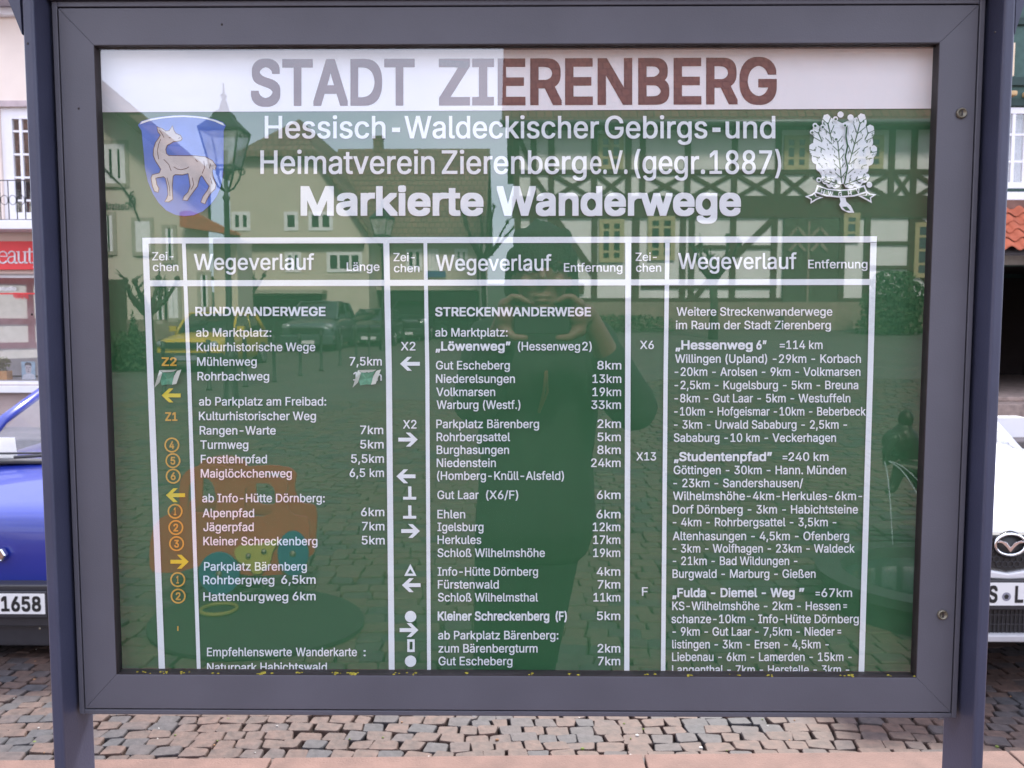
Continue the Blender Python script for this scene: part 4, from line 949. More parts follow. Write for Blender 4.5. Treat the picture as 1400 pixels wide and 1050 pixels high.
def ring(mb, cx, cy, r0, r1, mi, n=28):
    for i in range(n):
        a, c = 2 * math.pi * i / n, 2 * math.pi * (i + 1) / n
        px_quad(mb, [(cx + r0 * math.cos(a), cy + r0 * math.sin(a)), (cx + r1 * math.cos(a), cy + r1 * math.sin(a)),
                     (cx + r1 * math.cos(c), cy + r1 * math.sin(c)), (cx + r0 * math.cos(c), cy + r0 * math.sin(c))], 0.0016, mi)

def sign(kind_, *draw):
    """one printed trail sign"""
    b_ = MB()
    for fn, args in draw:
        fn(b_, *args)
    return b_.build(kind_, [M_YELLOW, M_OCHRE, M_WHITE], board)
for t_, x0, x1, bl in (('Z2', 221, 241.6, 500), ('Z1', 226, 242.6, 575)):
    sign('trail_sign', (line, (t_, x0, x1, bl, 11, True, 1)))
for x0, x1, y, rt in ((221, 247, 540.6, False), (227, 253, 677, False), (233, 258, 768, True)):
    sign('trail_arrow', (arrow, (x0, x1, y, rt, 0)))
for cx, cy, d in ((235, 608.4, '4'), (236.4, 629.8, '5'), (236.8, 651, '6'), (239.4, 699, '1'), (240.4, 721.2, '2'), (241.4, 743.2, '3'), (243, 792.4, '1'), (243.6, 815, '2')):
    w_ = 6.6 if d != '1' else 3.6
    sign('trail_number', (ring, (cx, cy, 8.2, 10.3, 1)), (line, (d, cx - w_ / 2, cx + w_ / 2, cy + 5.0, 9.8, True, 1)))
sign('stray_mark', (px_quad, ([(242.4, 856), (244, 856), (244, 862.5), (242.4, 862.5)], 0.0016, 1)))
for t_, x0, x1, bl, cap in (('X2', 548, 568, 479, 11.4), ('X2', 551, 569.4, 585.8, 11.4), ('X6', 875, 894, 477, 11), ('X13', 870, 897, 629.4, 11), ('F', 877.6, 885.6, 814.4, 11.4)):
    sign('trail_sign', (line, (t_, x0, x1, bl, cap, False, 2)))
for x0, x1, y, rt in ((547, 574, 497.4, False), (544.5, 571, 601, True), (542, 568, 651.2, False), (548.5, 574, 726, True), (549.6, 575, 800, False), (546.4, 572, 861.4, True)):
    sign('trail_arrow', (arrow, (x0, x1, y, rt, 2)))
for y0 in (665, 691):
    sign('trail_sign', (px_quad, ([(558, y0), (562.4, y0), (562.6, y0 + 15), (558.2, y0 + 15)], 0.0016, 2)),
         (px_quad, ([(551, y0 + 14.2), (569, y0 + 14.2), (569, y0 + 18), (551, y0 + 18)], 0.00165, 2)))
PL = lambda x, y: P(x, y, 0.0016)
sign('trail_triangle', (flat_shape, ([[(561, 771), (569.4, 787.4), (552.6, 787.4)], [(561, 778), (557, 784.2), (565, 784.2)]], PL, 2)))
sign('trail_rectangle', (flat_shape, ([[(556.8, 874), (567, 874), (567, 891.4), (556.8, 891.4)], [(560, 877.4), (564, 877.4), (564, 888), (560, 888)]], PL, 2)))
for cy in (843, 904):
    sign('trail_dot', (ring, (561.3, cy, 0, 7.8, 2)))

# two stickers curling off the board
M_STICK = mat('sticker_green', (0.06, 0.27, 0.15), 0.5, var=0.1, scale=40)
M_PAPER = mat('sticker_back', (0.62, 0.64, 0.58), 0.6, var=0.08, scale=60)
for cx, cy, sc_ in ((229, 518, 1.0), (501, 518, 1.05)):
    b = MB()
    body = [(cx - 11 * sc_, cy - 10), (cx - 4 * sc_, cy - 8.6), (cx + 5 * sc_, cy - 9), (cx + 11 * sc_, cy - 11), (cx + 8 * sc_, cy - 2), (cx + 7 * sc_, cy + 8), (cx, cy + 7.4), (cx - 8 * sc_, cy + 9), (cx - 10 * sc_, cy + 2)]
    n_ = len(body)
    b.add([P(x, y, 0.0020 + (0.002 if i in (0, 3, 5, 7) else 0.0)) for i, (x, y) in enumerate(body)] + [P(cx, cy, 0.0018)], [(i, (i + 1) % n_, n_) for i in range(n_)], 0)
    b.add([P(cx - 11 * sc_, cy - 12, 0.005), P(cx - 7 * sc_, cy - 8.4, 0.0045), P(cx - 11 * sc_, cy + 5, 0.004), P(cx - 18 * sc_, cy + 12, 0.007), P(cx - 14 * sc_, cy - 2, 0.008)], [(0, 1, 2, 3, 4)], 1)
    b.add([P(cx + 19 * sc_, cy - 13, 0.007), P(cx + 12 * sc_, cy + 7, 0.006), P(cx + 6 * sc_, cy + 8, 0.004), P(cx + 9 * sc_, cy - 4, 0.004), P(cx + 13 * sc_, cy - 11, 0.006)], [(0, 1, 2, 3, 4)], 1)
    b.add([P(cx - 11 * sc_, cy - 12, 0.005), P(cx + 13 * sc_, cy - 12.6, 0.006), P(cx + 8 * sc_, cy - 9.6, 0.0045), P(cx - 6 * sc_, cy - 9, 0.0045)], [(0, 1, 2, 3)], 1)
    st = b.build('peeling_sticker', [M_STICK, M_PAPER], board)
b = MB()
line(b, '13k', 483, 511, 520, 11.4)
b.build('covered_distance', M_WHITE, board)

# town crest: a hind walking on a blue shield
M_BLUE = mat('crest_blue', (0.085, 0.17, 0.56), 0.55, var=0.22, scale=26)
M_CREAM = mat('crest_cream', (0.60, 0.52, 0.50), 0.6, var=0.12, scale=60)
M_BROWN = mat('crest_outline', (0.15, 0.075, 0.07), 0.7, var=0.2, scale=60)
def Z5(x, y, lift):
    return P(130 + x / 4.373, 60 + y / 4.373, lift)
b = MB()
sh = [(256, 486), (275, 462), (330, 446), (400, 434), (470, 428), (530, 426), (600, 430), (660, 438), (720, 452), (765, 468), (782, 488), (768, 520), (768, 700), (765, 780), (752, 850), (728, 910), (690, 960), (645, 1000), (590, 1024), (535, 1030), (480, 1022), (425, 995), (380, 950), (345, 895), (315, 820), (298, 740), (288, 620), (278, 520)]
flat_shape(b, [sh], lambda x, y: Z5(x, y, 0.0012), 0)
arc = [(266, 482), (280, 464), (330, 448), (400, 437), (470, 430), (530, 428), (600, 432), (660, 440), (720, 455), (762, 472), (776, 490), (760, 484), (745, 478), (715, 464), (660, 449), (600, 441), (530, 437), (470, 439), (400, 446), (335, 458), (292, 472)]
flat_shape(b, [arc], lambda x, y: Z5(x, y, 0.0016), 1)
hind = [(372, 498), (400, 508), (422, 524), (445, 520), (462, 492), (470, 520), (480, 536), (510, 550), (518, 566), (512, 576), (490, 580), (468, 582), (450, 594), (430, 604), (420, 630), (424, 656), (440, 670), (520, 671), (600, 671), (660, 678), (700, 700), (722, 730), (716, 752), (704, 742), (698, 762), (705, 800), (721, 840), (716, 866), (690, 890), (668, 925), (656, 955), (634, 946), (648, 912), (672, 880), (685, 850), (668, 828), (645, 792), (634, 784), (622, 802), (610, 850), (586, 882), (562, 915), (550, 935), (526, 932), (534, 912), (558, 888), (571, 850), (564, 800), (558, 772), (520, 781), (478, 779), (464, 790), (459, 850), (461, 905), (463, 928), (440, 943), (418, 942), (430, 925), (439, 900), (434, 850), (424, 804), (410, 792), (376, 797), (360, 802), (366, 840), (379, 865), (376, 886), (356, 879), (345, 850), (337, 802), (344, 784), (385, 774), (396, 750), (384, 730), (364, 700), (350, 665), (352, 630), (364, 590), (384, 562), (393, 545), (378, 525)]
c_ = Vector((530, 720))
# dark contour: the same outline, grown by a few units along its own normals
def grow(pts, d):
    out = []
    n_ = len(pts)
    ar = sum(pts[i][0] * pts[(i + 1) % n_][1] - pts[(i + 1) % n_][0] * pts[i][1] for i in range(n_))
    s_ = 1 if ar > 0 else -1
    for i in range(n_):
        a, b_, c = Vector(pts[i - 1]), Vector(pts[i]), Vector(pts[(i + 1) % n_])
        t_ = ((b_ - a).normalized() + (c - b_).normalized())
        if t_.length < 1e-6:
            t_ = (b_ - a)
        t_.normalize()
        out.append((b_.x + s_ * t_.y * d, b_.y - s_ * t_.x * d))
    return out
flat_shape(b, [grow(hind, 5.0)], lambda x, y: Z5(x, y, 0.0016), 2)
flat_shape(b, [hind], lambda x, y: Z5(x, y, 0.0019), 3)
def stroke(mb, pts, wd, fn, lift, mi):
    for (x0, y0), (x1, y1) in zip(pts, pts[1:]):
        d = Vector((x1 - x0, y1 - y0))
        n_ = Vector((-d.y, d.x)).normalized() * wd / 2
        mb.poly([fn(x0 + n_.x, y0 + n_.y, lift), fn(x1 + n_.x, y1 + n_.y, lift), fn(x1 - n_.x, y1 - n_.y, lift), fn(x0 - n_.x, y0 - n_.y, lift)], mi)
for s in ([(470, 735), (490, 748), (515, 752), (545, 745), (562, 735)], [(384, 515), (402, 540), (412, 560)], [(650, 700), (655, 740), (640, 775)], [(690, 715), (684, 745)], [(440, 560), (452, 562)], [(600, 690), (612, 705)], [(430, 800), (445, 860), (448, 910)], [(410, 690), (440, 720), (455, 760)], [(580, 800), (590, 840), (575, 870)], [(508, 560), (498, 566)], [(690, 800), (700, 840)], [(392, 570), (380, 600), (372, 640), (380, 690)]):
    stroke(b, s, 4.2, Z5, 0.0022, 2)
b.build('town_crest', [M_BLUE, M_WHITE, M_BROWN, M_CREAM], board)

# emblem of the hiking club: oak leaves over a lettered ribbon
def Z4(x, y, lift):
    return P(1000 + x / 3.5, y / 3.5, lift)
b = MB()
def lobe_leaf(base, tip, wide, lobes, lift, seed):
    """an oak leaf with round lobes from base to tip"""
    rn = random.Random(seed)
    A, T = Vector(base), Vector(tip)
    ax = T - A
    L = ax.length
    ax.normalize()
    nr = Vector((-ax.y, ax.x))
    left, right = [], []
    N = lobes * 8
    for i in range(N + 1):
        u = i / N
        env = 1.22 * wide * (math.sin(math.pi * min(1, u * 0.86 + 0.1)) ** 0.7)
        wob = 0.74 + 0.26 * abs(math.sin(math.pi * u * lobes))
        c = A + ax * (L * u)
        left.append(c + nr * env * wob)
        right.append(c - nr * env * wob)
    pts = [tuple(p) for p in left + right[::-1]]
    flat_shape(b, [pts], lambda x, y: Z4(x, y, lift), 0)
    stroke(b, [tuple(A + ax * L * 0.02), tuple(A + ax * L * 0.88)], 5.5, Z4, lift + 0.0002, 1)
    for i in range(1, lobes + 1):
        u = (i - 0.35) / (lobes + 0.6)
        c = A + ax * (L * u)
        for s_ in (-1, 1):
            e = c + ax * L * 0.12 + nr * s_ * wide * 0.62
            stroke(b, [tuple(c), tuple(e)], 3.6, Z4, lift + 0.0003, 1)
        for q in range(5):                                # fine hatching as on a woodcut
            h0 = c + nr * rn.choice((-1, 1)) * wide * rn.uniform(0.25, 0.6) + ax * rn.uniform(-8, 12)
            stroke(b, [tuple(h0), tuple(h0 + ax * 12 + nr * rn.uniform(-6, 6))], 2.6, Z4, lift + 0.0003, 1)
flat_shape(b, [[(430, 600), (470, 560), (530, 590), (600, 560), (650, 610), (670, 700), (650, 800), (600, 880), (450, 880), (410, 800), (395, 700)]], lambda x, y: Z4(x, y, 0.0013), 0)
lobe_leaf((520, 880), (404, 745), 34, 4, 0.0014, 1)
lobe_leaf((535, 880), (668, 745), 34, 4, 0.00145, 2)
lobe_leaf((515, 880), (380, 690), 40, 5, 0.0018, 3)
lobe_leaf((540, 880), (690, 700), 40, 5, 0.00185, 4)
lobe_leaf((520, 870), (400, 600), 44, 6, 0.0022, 5)
lobe_leaf((540, 870), (672, 600), 44, 6, 0.00225, 6)
lobe_leaf((524, 870), (452, 548), 44, 6, 0.0026, 7)
lobe_leaf((540, 870), (628, 545), 46, 6, 0.00265, 8)
lobe_leaf((528, 880), (505, 640), 42, 5, 0.0030, 9)
lobe_leaf((520, 885), (430, 850), 26, 3, 0.0031, 12)
lobe_leaf((540, 885), (660, 840), 28, 3, 0.00315, 13)
stroke(b, [(553, 600), (548, 650), (556, 700), (545, 750), (556, 800), (540, 880)], 7, Z4, 0.0034, 1)
for cx, cy, r_ in ((522, 548, 15), (570, 562, 15), (400, 600, 12), (436, 606, 11), (386, 632, 11), (543, 598, 11), (498, 568, 12), (660, 884, 14), (418, 860, 12), (500, 665, 12)):
    nn = 16
    flat_shape(b, [[(cx + r_ * math.cos(2 * math.pi * i / nn), cy + r_ * math.sin(2 * math.pi * i / nn)) for i in range(nn)]], lambda x, y: Z4(x, y, 0.0036), 0)
    flat_shape(b, [[(cx + r_ * .55 * math.cos(2 * math.pi * i / nn) + 1, cy + r_ * .5 * math.sin(2 * math.pi * i / nn) + 2) for i in range(nn)]], lambda x, y: Z4(x, y, 0.0038), 1 if r_ < 14 else 0)
rib = [(410, 885), (460, 902), (520, 908), (580, 903), (638, 885), (652, 920), (590, 940), (520, 946), (455, 940), (398, 922)]
rin = [(418, 894), (462, 909), (520, 915), (578, 910), (632, 894), (642, 916), (588, 932), (520, 938), (457, 932), (408, 917)]
flat_shape(b, [rib], lambda x, y: Z4(x, y, 0.0040), 0)
flat_shape(b, [rin], lambda x, y: Z4(x, y, 0.0042), 1)
for ch, cx, cy, an in (('H', 437, 919, 0.22), ('W', 474, 927, 0.12), ('G', 520, 930, 0.0), ('H', 566, 925, -0.12), ('V', 606, 915, -0.24)):
    ca, sa = math.cos(an), math.sin(an)
    wv = 24 if ch == 'W' else 17
    text_to(b, ch, lambda u, v: Z4(cx + (u - .5) * wv * ca - (11 - v * 22) * sa, cy + (11 - v * 22) * ca + (u - .5) * wv * sa, 0.0044), True)
for tail in ([(398, 918), (408, 940), (440, 944), (410, 955), (378, 975), (380, 955), (352, 940), (384, 930)], [(650, 915), (642, 935), (604, 936), (632, 950), (672, 972), (668, 948), (694, 930), (664, 926)]):
    flat_shape(b, [tail], lambda x, y: Z4(x, y, 0.0040), 0)
    m_ = Vector((sum(p[0] for p in tail) / len(tail), sum(p[1] for p in tail) / len(tail)))
    flat_shape(b, [[tuple(m_ + (Vector(p) - m_) * 0.62) for p in tail]], lambda x, y: Z4(x, y, 0.0042), 1)
stem = [(518, 946), (546, 946), (550, 965), (572, 985), (588, 1018), (560, 1018), (528, 1002), (516, 980), (522, 965)]
flat_shape(b, [stem], lambda x, y: Z4(x, y, 0.0040), 0)
flat_shape(b, [[(530, 990), (552, 988), (570, 1008), (548, 1008)]], lambda x, y: Z4(x, y, 0.0042), 1)
b.build('oak_leaf_emblem', [M_WHITE, M_GREEN], board)

# ================================================================ cars
M_TYRE = mat('tyre_rubber', (0.018, 0.018, 0.019), 0.85, var=0.2, scale=30)
M_RIM = mat('alloy_rim', (0.45, 0.45, 0.47), 0.35, 0.8)
M_CARGLASS = mat('car_glass', (0.020, 0.026, 0.026), 0.04, var=0.05, spec=0.9)
M_BLACKP = mat('black_plastic', (0.028, 0.027, 0.032), 0.42, var=0.1, scale=20)
M_CHROME = mat('chrome', (0.75, 0.75, 0.77), 0.12, 1.0, var=0.02)
M_LAMP = mat('lamp_glass', (0.30, 0.32, 0.34), 0.25, 0.2, var=0.1, scale=60)
M_PLATE = mat('plate_white', (0.70, 0.70, 0.70), 0.4, var=0.03)
M_PLATEBLUE = mat('plate_blue', (0.01, 0.05, 0.35), 0.4)
M_INK = mat('plate_black', (0.012, 0.012, 0.013), 0.5)
M_SEALG = mat('plate_seal', (0.22, 0.22, 0.27), 0.5)
M_CABIN = mat('cabin_grey', (0.12, 0.12, 0.125), 0.8)
M_SEEGLASS = clear_glass('windscreen_glass', 1.65, 0.03)

def paint(name, col, metal=0.0):
    return mat('paint_' + name, col, 0.32, metal, var=0.03, scale=2.0, coat=0.5)

def make_car(name, label, loc, rotz, pm, sp, group=None, see=False):
    t = thing(name, label, 'car', loc, rotz, group)
    st = sp['st']
    n_ = 15
    vs, fs = [], []
    for (y, w_, zb, zs, zt) in st:
        half = [(0, zb), (0.78 * w_, zb), (0.95 * w_, zb + 0.05), (w_, zb + 0.42 * (zs - zb)), (0.985 * w_, zs), (0.90 * w_, zt - 0.35 * (zt - zs)), (0.60 * w_, zt + 0.004), (0, zt + 0.022)]
        ring = half + [(-x, z) for x, z in half[-2:0:-1]]
        vs += [(x, y, z) for x, z in ring]
    k = 14
    for i in range(len(st) - 1):
        for j in range(k):
            fs.append((i * k + j, i * k + (j + 1) % k, (i + 1) * k + (j + 1) % k, (i + 1) * k + j))
    fs.append(tuple(range(k))[::-1])
    fs.append(tuple((len(st) - 1) * k + j for j in range(k)))
    b_ = MB()
    b_.add(vs, fs, 0, True)
    body = b_.build('body', pm, t, subs=2)
    # greenhouse
    y0, z0, w0 = sp['cowl']
    y1, y2, zr, wr = sp['roof']
    y3, z3, w3 = sp['tail']
    zr2 = sp.get('zr2', zr - 0.03)
    A = lambda s: Vector((s * w0, y0, z0))
    B = lambda s: Vector((s * wr, y1, zr))
    C = lambda s: Vector((s * wr, y2, zr2))
    D = lambda s: Vector((s * w3, y3, z3))
    b_ = MB()
    nn = 7
    rows = []
    for u in range(nn):
        f = u / (nn - 1)
        y = y1 + (y2 - y1) * f
        z = zr + (zr2 - zr) * f + 0.035 * math.sin(math.pi * f)
        rows.append([(s * wr * (1 - 0.04 * abs(2 * f - 1) ** 2), y, z + 0.03 * (1 - s * s)) for s in (-1, -0.6, 0, 0.6, 1)])
    vs = [p for r_ in rows for p in r_] + [(p[0], p[1], p[2] - 0.03) for r_ in rows for p in r_]
    o5 = nn * 5
    for i in range(nn - 1):
        for j in range(4):
            q = (i * 5 + j, i * 5 + j + 1, (i + 1) * 5 + j + 1, (i + 1) * 5 + j)
            b_.f.append(q)
            b_.f.append(tuple(x + o5 for x in q)[::-1])
    edge = [i * 5 for i in range(nn)] + [(nn - 1) * 5 + j for j in range(1, 5)] + [i * 5 + 4 for i in range(nn - 2, -1, -1)] + [j for j in (3, 2, 1)]
    for a, c in zip(edge, edge[1:] + edge[:1]):
        b_.f.append((a, c, c + o5, a + o5))
    b_.v = vs
    b_.m = [0] * len(b_.f)
    b_.s = [True] * len(b_.f)
    b_.build('roof', pm, t)
    for s in (-1, 1):
        b_ = MB()
        b_.tube([A(s) + Vector((0, -0.03, -0.03)), A(s) * 0.5 + B(s) * 0.5 + Vector((s * 0.02, -0.02, 0.02)), B(s) + Vector((0, 0, -0.005))], [0.038 * sp.get('pr', 1), 0.034 * sp.get('pr', 1), 0.034], 8)
        b_.tube([B(s), C(s)], 0.034, 8)
        b_.tube([C(s), D(s) + Vector((0, 0, -0.05))], [0.05, 0.09], 8)
        m0 = A(s) * 0.45 + D(s) * 0.55
        b_.tube([Vector((m0.x * 1.0, m0.y, z0 - 0.02)), B(s) * 0.45 + C(s) * 0.55], 0.028, 8)
        b_.build('pillars', pm, t)
    gm = M_SEEGLASS if see else M_CARGLASS
    b_ = MB()
    gw = []
    for u in range(7):
        f = u / 6
        c = []
        for s in (-1, -0.5, 0, 0.5, 1):
            p = A(s) * (1 - f) + B(s) * f
            p += Vector((0, -0.06 * (1 - s * s), 0.02 * math.sin(math.pi * f)))
            c.append(p)
        gw += c
    b_.add(gw, [(i * 5 + j, i * 5 + j + 1, (i + 1) * 5 + j + 1, (i + 1) * 5 + j) for i in range(6) for j in range(4)], 0, True)
    b_.build('windscreen', gm, t)
    for s in (-1, 1):
        b_ = MB()
        b_.poly([A(s) + Vector((s * 0.012, 0.06, -0.02)), B(s) + Vector((s * 0.01, 0.03, -0.02)), C(s) + Vector((s * 0.01, 0, -0.02)), D(s) + Vector((s * 0.012, -0.08, -0.02))])
        b_.build('side_window', gm, t)
    b_ = MB()
    b_.poly([C(-1), C(1), D(1), D(-1)])
    b_.build('rear_window', gm, t)
    if see:
        b_ = MB()
        b_.box(-w0 * 0.97, w0 * 0.97, y0 + 0.05, y0 + 0.45, z0 - 0.10, z0 - 0.03)
        b_.build('dashboard', M_CABIN, t, bevel=0.02)
        for s in (-0.36, 0.36):
            b_ = MB()
            b_.box(s - 0.21, s + 0.21, y1 + 0.25, y1 + 0.40, 0.55, zr - 0.33)
            b_.box(s - 0.12, s + 0.12, y1 + 0.27, y1 + 0.36, zr - 0.31, zr - 0.16)
            b_.build('seat', M_CABIN, t, bevel=0.04, bseg=3)
        b_ = MB()
        b_.box(-w0, w0, y2 - 0.9, y2 - 0.8, 0.5, zr - 0.32)
        b_.build('rear_bench', M_CABIN, t, bevel=0.04)
    # wheels
    for s in (-1, 1):
        for yw in sp['axles']:
            r_ = sp['r']
            xw = s * (sp['hw'] - 0.09)
            b_ = MB()
            b_.lathe([(r_ * 1.13, -0.06), (r_ * 1.13, 0.102)], (s * (sp['hw'] - 0.095), yw, r_), 'x', 28) if s > 0 else b_.lathe([(r_ * 1.13, -0.102), (r_ * 1.13, 0.06)], (s * (sp['hw'] - 0.095), yw, r_), 'x', 28)
            b_.build('wheel_arch', M_BLACKP, t)
            b_ = MB()
            b_.lathe([(r_ * 0.66, -0.09), (r_ * 0.93, -0.10), (r_, -0.07), (r_, 0.07), (r_ * 0.93, 0.112), (r_ * 0.66, 0.108)], (xw, yw, r_), 'x', 28)
            tr = b_.build('wheel', M_TYRE, t)
            b_ = MB()
            xo = xw + s * 0.112
            b_.lathe([(r_ * 0.64, -0.015), (r_ * 0.64, 0.01), (r_ * 0.58, 0.004), (r_ * 0.55, -0.012), (0.0, -0.012)] if s > 0 else [(0.0, 0.012), (r_ * 0.55, 0.012), (r_ * 0.58, -0.004), (r_ * 0.64, -0.01), (r_ * 0.64, 0.015)], (xo, yw, r_), 'x', 28)
            for q in range(6):
                a = q * math.pi / 3
                b_.beam((xo, yw, r_), (xo, yw + r_ * 0.58 * math.cos(a), r_ + r_ * 0.58 * math.sin(a)), 0.05, 0.012, (s, 0, 0))
            b_.build('rim', M_RIM, tr)
    # mirrors, lights, bumpers
    for s in (-1, 1):
        b_ = MB()
        mo = sp.get('mir', (0.15, 0.18, 0.09))
        c = A(s) + Vector((s * mo[0], mo[1], mo[2]))
        b_.box(c.x - 0.085, c.x + 0.085, c.y - 0.05, c.y + 0.05, c.z - 0.062, c.z + 0.062)
        b_.limb(c + Vector((-s * 0.06, 0, -0.03)), A(s) + Vector((s * 0.01, 0.18, 0.0)), 0.022, 0.028, 8)
        b_.build('side_mirror', sp.get('mirror', pm), t, bevel=0.036, bseg=4)
        hx, hy, hz, hwid, hht = sp['lamp']
        b_ = MB()
        b_.ball((s * hx, hy, hz), (hwid, 0.06, hht), 16)
        b_.build('headlight', M_LAMP, t)
    for kind_, quad in sp.get('front', []):
        pass
    return t

def plate(t, y, cz, chars, w_=0.52, h=0.11, seal=None, cx=0.0):
    """chars: (text, x0, x1) in metres from the left end of the plate"""
    b_ = MB()
    b_.box(cx - w_ / 2 - 0.010, cx + w_ / 2 + 0.010, y, y + 0.012, cz - h / 2 - 0.022, cz + h / 2 + 0.010)
    fr = b_.build('plate_holder', M_BLACKP, t, bevel=0.004)
    b_ = MB()
    b_.box(cx - w_ / 2, cx + w_ / 2, y - 0.002, y - 0.0002, cz - h / 2, cz + h / 2, 0)
    b_.box(cx - w_ / 2, cx - w_ / 2 + 0.042, y - 0.003, y - 0.0021, cz - h / 2, cz + h / 2, 2)
    for s, x0, x1 in chars:
        text_to(b_, s, lambda u, v: Vector((cx - w_ / 2 + x0 + (x1 - x0) * u, y - 0.0035, cz - 0.0375 + v * 0.075)), 0.026, 1)
    if seal:
        nn = 20
        b_.poly([(cx - w_ / 2 + seal + 0.021 * math.cos(2 * math.pi * i / nn), y - 0.0034, cz - 0.012 + 0.021 * math.sin(2 * math.pi * i / nn)) for i in range(nn)], 3)
        b_.poly([(cx - w_ / 2 + seal + 0.012 * math.cos(2 * math.pi * i / 5 + .3), y - 0.0038, cz - 0.012 + 0.013 * math.sin(2 * math.pi * i / 5 + .3)) for i in range(5)], 1)
    b_.build('number_plate', [M_PLATE, M_INK, M_PLATEBLUE, M_SEALG], t)

HATCH = dict(st=[(0.00, .62, .36, .52, .66), (0.05, .72, .28, .56, .74), (0.22, .79, .22, .66, .80), (0.75, .82, .20, .80, .93), (1.2, .83, .19, .84, .95), (2.4, .83, .19, .88, .96), (3.25, .80, .20, .88, .96), (3.55, .74, .26, .82, .92), (3.62, .62, .34, .70, .84)],
             cowl=(0.80, 0.93, 0.70), roof=(1.50, 2.85, 1.32, 0.58), tail=(3.45, 0.92, 0.66), axles=(0.70, 2.95), r=0.29, hw=0.83, lamp=(0.60, 0.14, 0.66, 0.13, 0.08))

# ---- blue hatchback left of the case
def gz(x, y):
    return ground_z(x, y)
blue = paint('blue', (0.010, 0.022, 0.22))
dB = 4.60
xB = -721.0 / FPX * dB
yB = dB - CAM_D
H1 = dict(HATCH)
H1['mirror'] = M_BLACKP
carb = make_car('parked_car', 'blue hatchback with black bumper and white paper behind its windscreen', (xB, yB, gz(xB, yB) + 0.01), 0.0, blue, H1, 'cars parked beyond the display case', see=True)
def loc_b(px, py, d):
    q = on_y(px, py, d - CAM_D)
    return Vector((q.x - xB, q.y - yB, q.z - carb.location.z))
zu0, zu1 = loc_b(30, 797, 4.56).z, loc_b(30, 882, 4.56).z
b = MB()
b.box(-0.80, 0.80, -0.075, 0.30, zu0 - 0.055, zu0)
b.box(-0.79, 0.79, -0.050, 0.30, zu0 - 0.075, zu0 - 0.056)
b.box(-0.80, 0.80, -0.085, 0.30, zu0 - 0.225, zu0 - 0.076)
b.box(-0.78, 0.78, -0.055, 0.30, zu1, zu0 - 0.226)
b.build('bumper', M_BLACKP, carb, bevel=0.018, bseg=3)
zp = loc_b(30, 825, 4.50).z
plate(carb, -0.105, zp, [('KS', 0.055, 0.13), ('A', 0.205, 0.25), ('1658', 0.288, 0.500)], seal=0.165)
b = MB()
c = loc_b(-9, 759, 4.57)
b.lathe([(0.038, 0.02), (0.038, -0.004), (0.031, -0.010), (0.028, -0.004)], (-0.018, c.y + 0.0, c.z), 'y', 6, 0, False)
b.build('badge', M_CHROME, carb)
zc = 0.935
b = MB()
b.box(-0.70, 0.70, 0.70, 0.80, 0.925, 0.946)
b.build('wiper_cowl', M_BLACKP, carb, bevel=0.006)
b = MB()
b.tube([(-0.35, 0.715, 0.965), (-0.05, 0.705, 0.985), (0.40, 0.70, 0.965)], [0.010, 0.012, 0.006], 8)
b.tube([(-0.5, 0.735, 0.985), (0.05, 0.715, 0.995), (0.55, 0.72, 0.975)], 0.007, 8)
b.build('wiper', M_BLACKP, carb)
b = MB()
b.ball((0.16, 0.61, 0.925), (0.018, 0.014, 0.012), 8)
b.build('washer_nozzle', M_BLACKP, carb)
b = MB()
P0, P1, P2, P3 = [loc_b(px, py, 5.40) for px, py in ((-48, 655), (28, 655), (20, 598), (-30, 598))]
b.prism([P0, P1, P2, P3], (0.0, 0.001, 0.0))
tag(b.build('paper_sheet', mat('paper', (0.85, 0.85, 0.83), 0.7), None), 'white sheet of paper lying inside the blue car behind its windscreen', 'paper').location = carb.location

# ---- white compact car right of the case
white = paint('white', (0.60, 0.595, 0.61))
dW = 4.15
xW = (1382.0 - 712) / FPX * dW
yW = dW - CAM_D
HW = dict(st=[(0.00, .66, .30, .56, .70), (0.05, .76, .24, .62, .79), (0.25, .83, .20, .72, .87), (0.80, .86, .19, .90, 1.05), (1.2, .86, .19, .92, 1.07), (2.4, .86, .19, .95, 1.06), (3.3, .83, .22, .95, 1.05), (3.75, .76, .28, .86, 0.98), (3.85, .62, .36, .74, .88)],
          pr=0.5, mir=(0.095, 0.30, 0.08), cowl=(0.98, 1.05, 0.60), roof=(1.80, 3.0, 1.42, 0.49), tail=(3.65, 1.02, 0.66), axles=(0.78, 3.20), r=0.30, hw=0.86, lamp=(0.66, 0.12, 0.76, 0.14, 0.07))
carw = make_car('parked_car', 'white car with honeycomb grille and oval winged badge right of the case', (xW, yW, gz(xW, yW)), 0.0, white, HW, 'cars parked beyond the display case', see=True)
def loc_w(px, py, d):
    q = on_y(px, py, d - CAM_D)
    return Vector((q.x - xW, q.y - yW, q.z - carw.location.z))
ce = loc_w(1382, 746, dW - 0.06)
b = MB()                                        # grille mouth with a V shaped lower edge
zt_, zb_, zv = loc_w(1382, 733, dW - .03).z, loc_w(1382, 765, dW - .03).z, loc_w(1382, 781, dW - .03).z
out = [(-0.27, zt_ - 0.005), (-0.13, zt_ + 0.005), (0.13, zt_ + 0.005), (0.27, zt_ - 0.005), (0.285, zb_ + 0.01), (0.20, zb_ - 0.02), (0.0, zv), (-0.20, zb_ - 0.02), (-0.285, zb_ + 0.01)]
b.prism([(x, -0.028, z) for x, z in out], (0, 0.06, 0))
gr = b.build('grille', M_INK, carw, bevel=0.004)
b = MB()
hr = 0.016
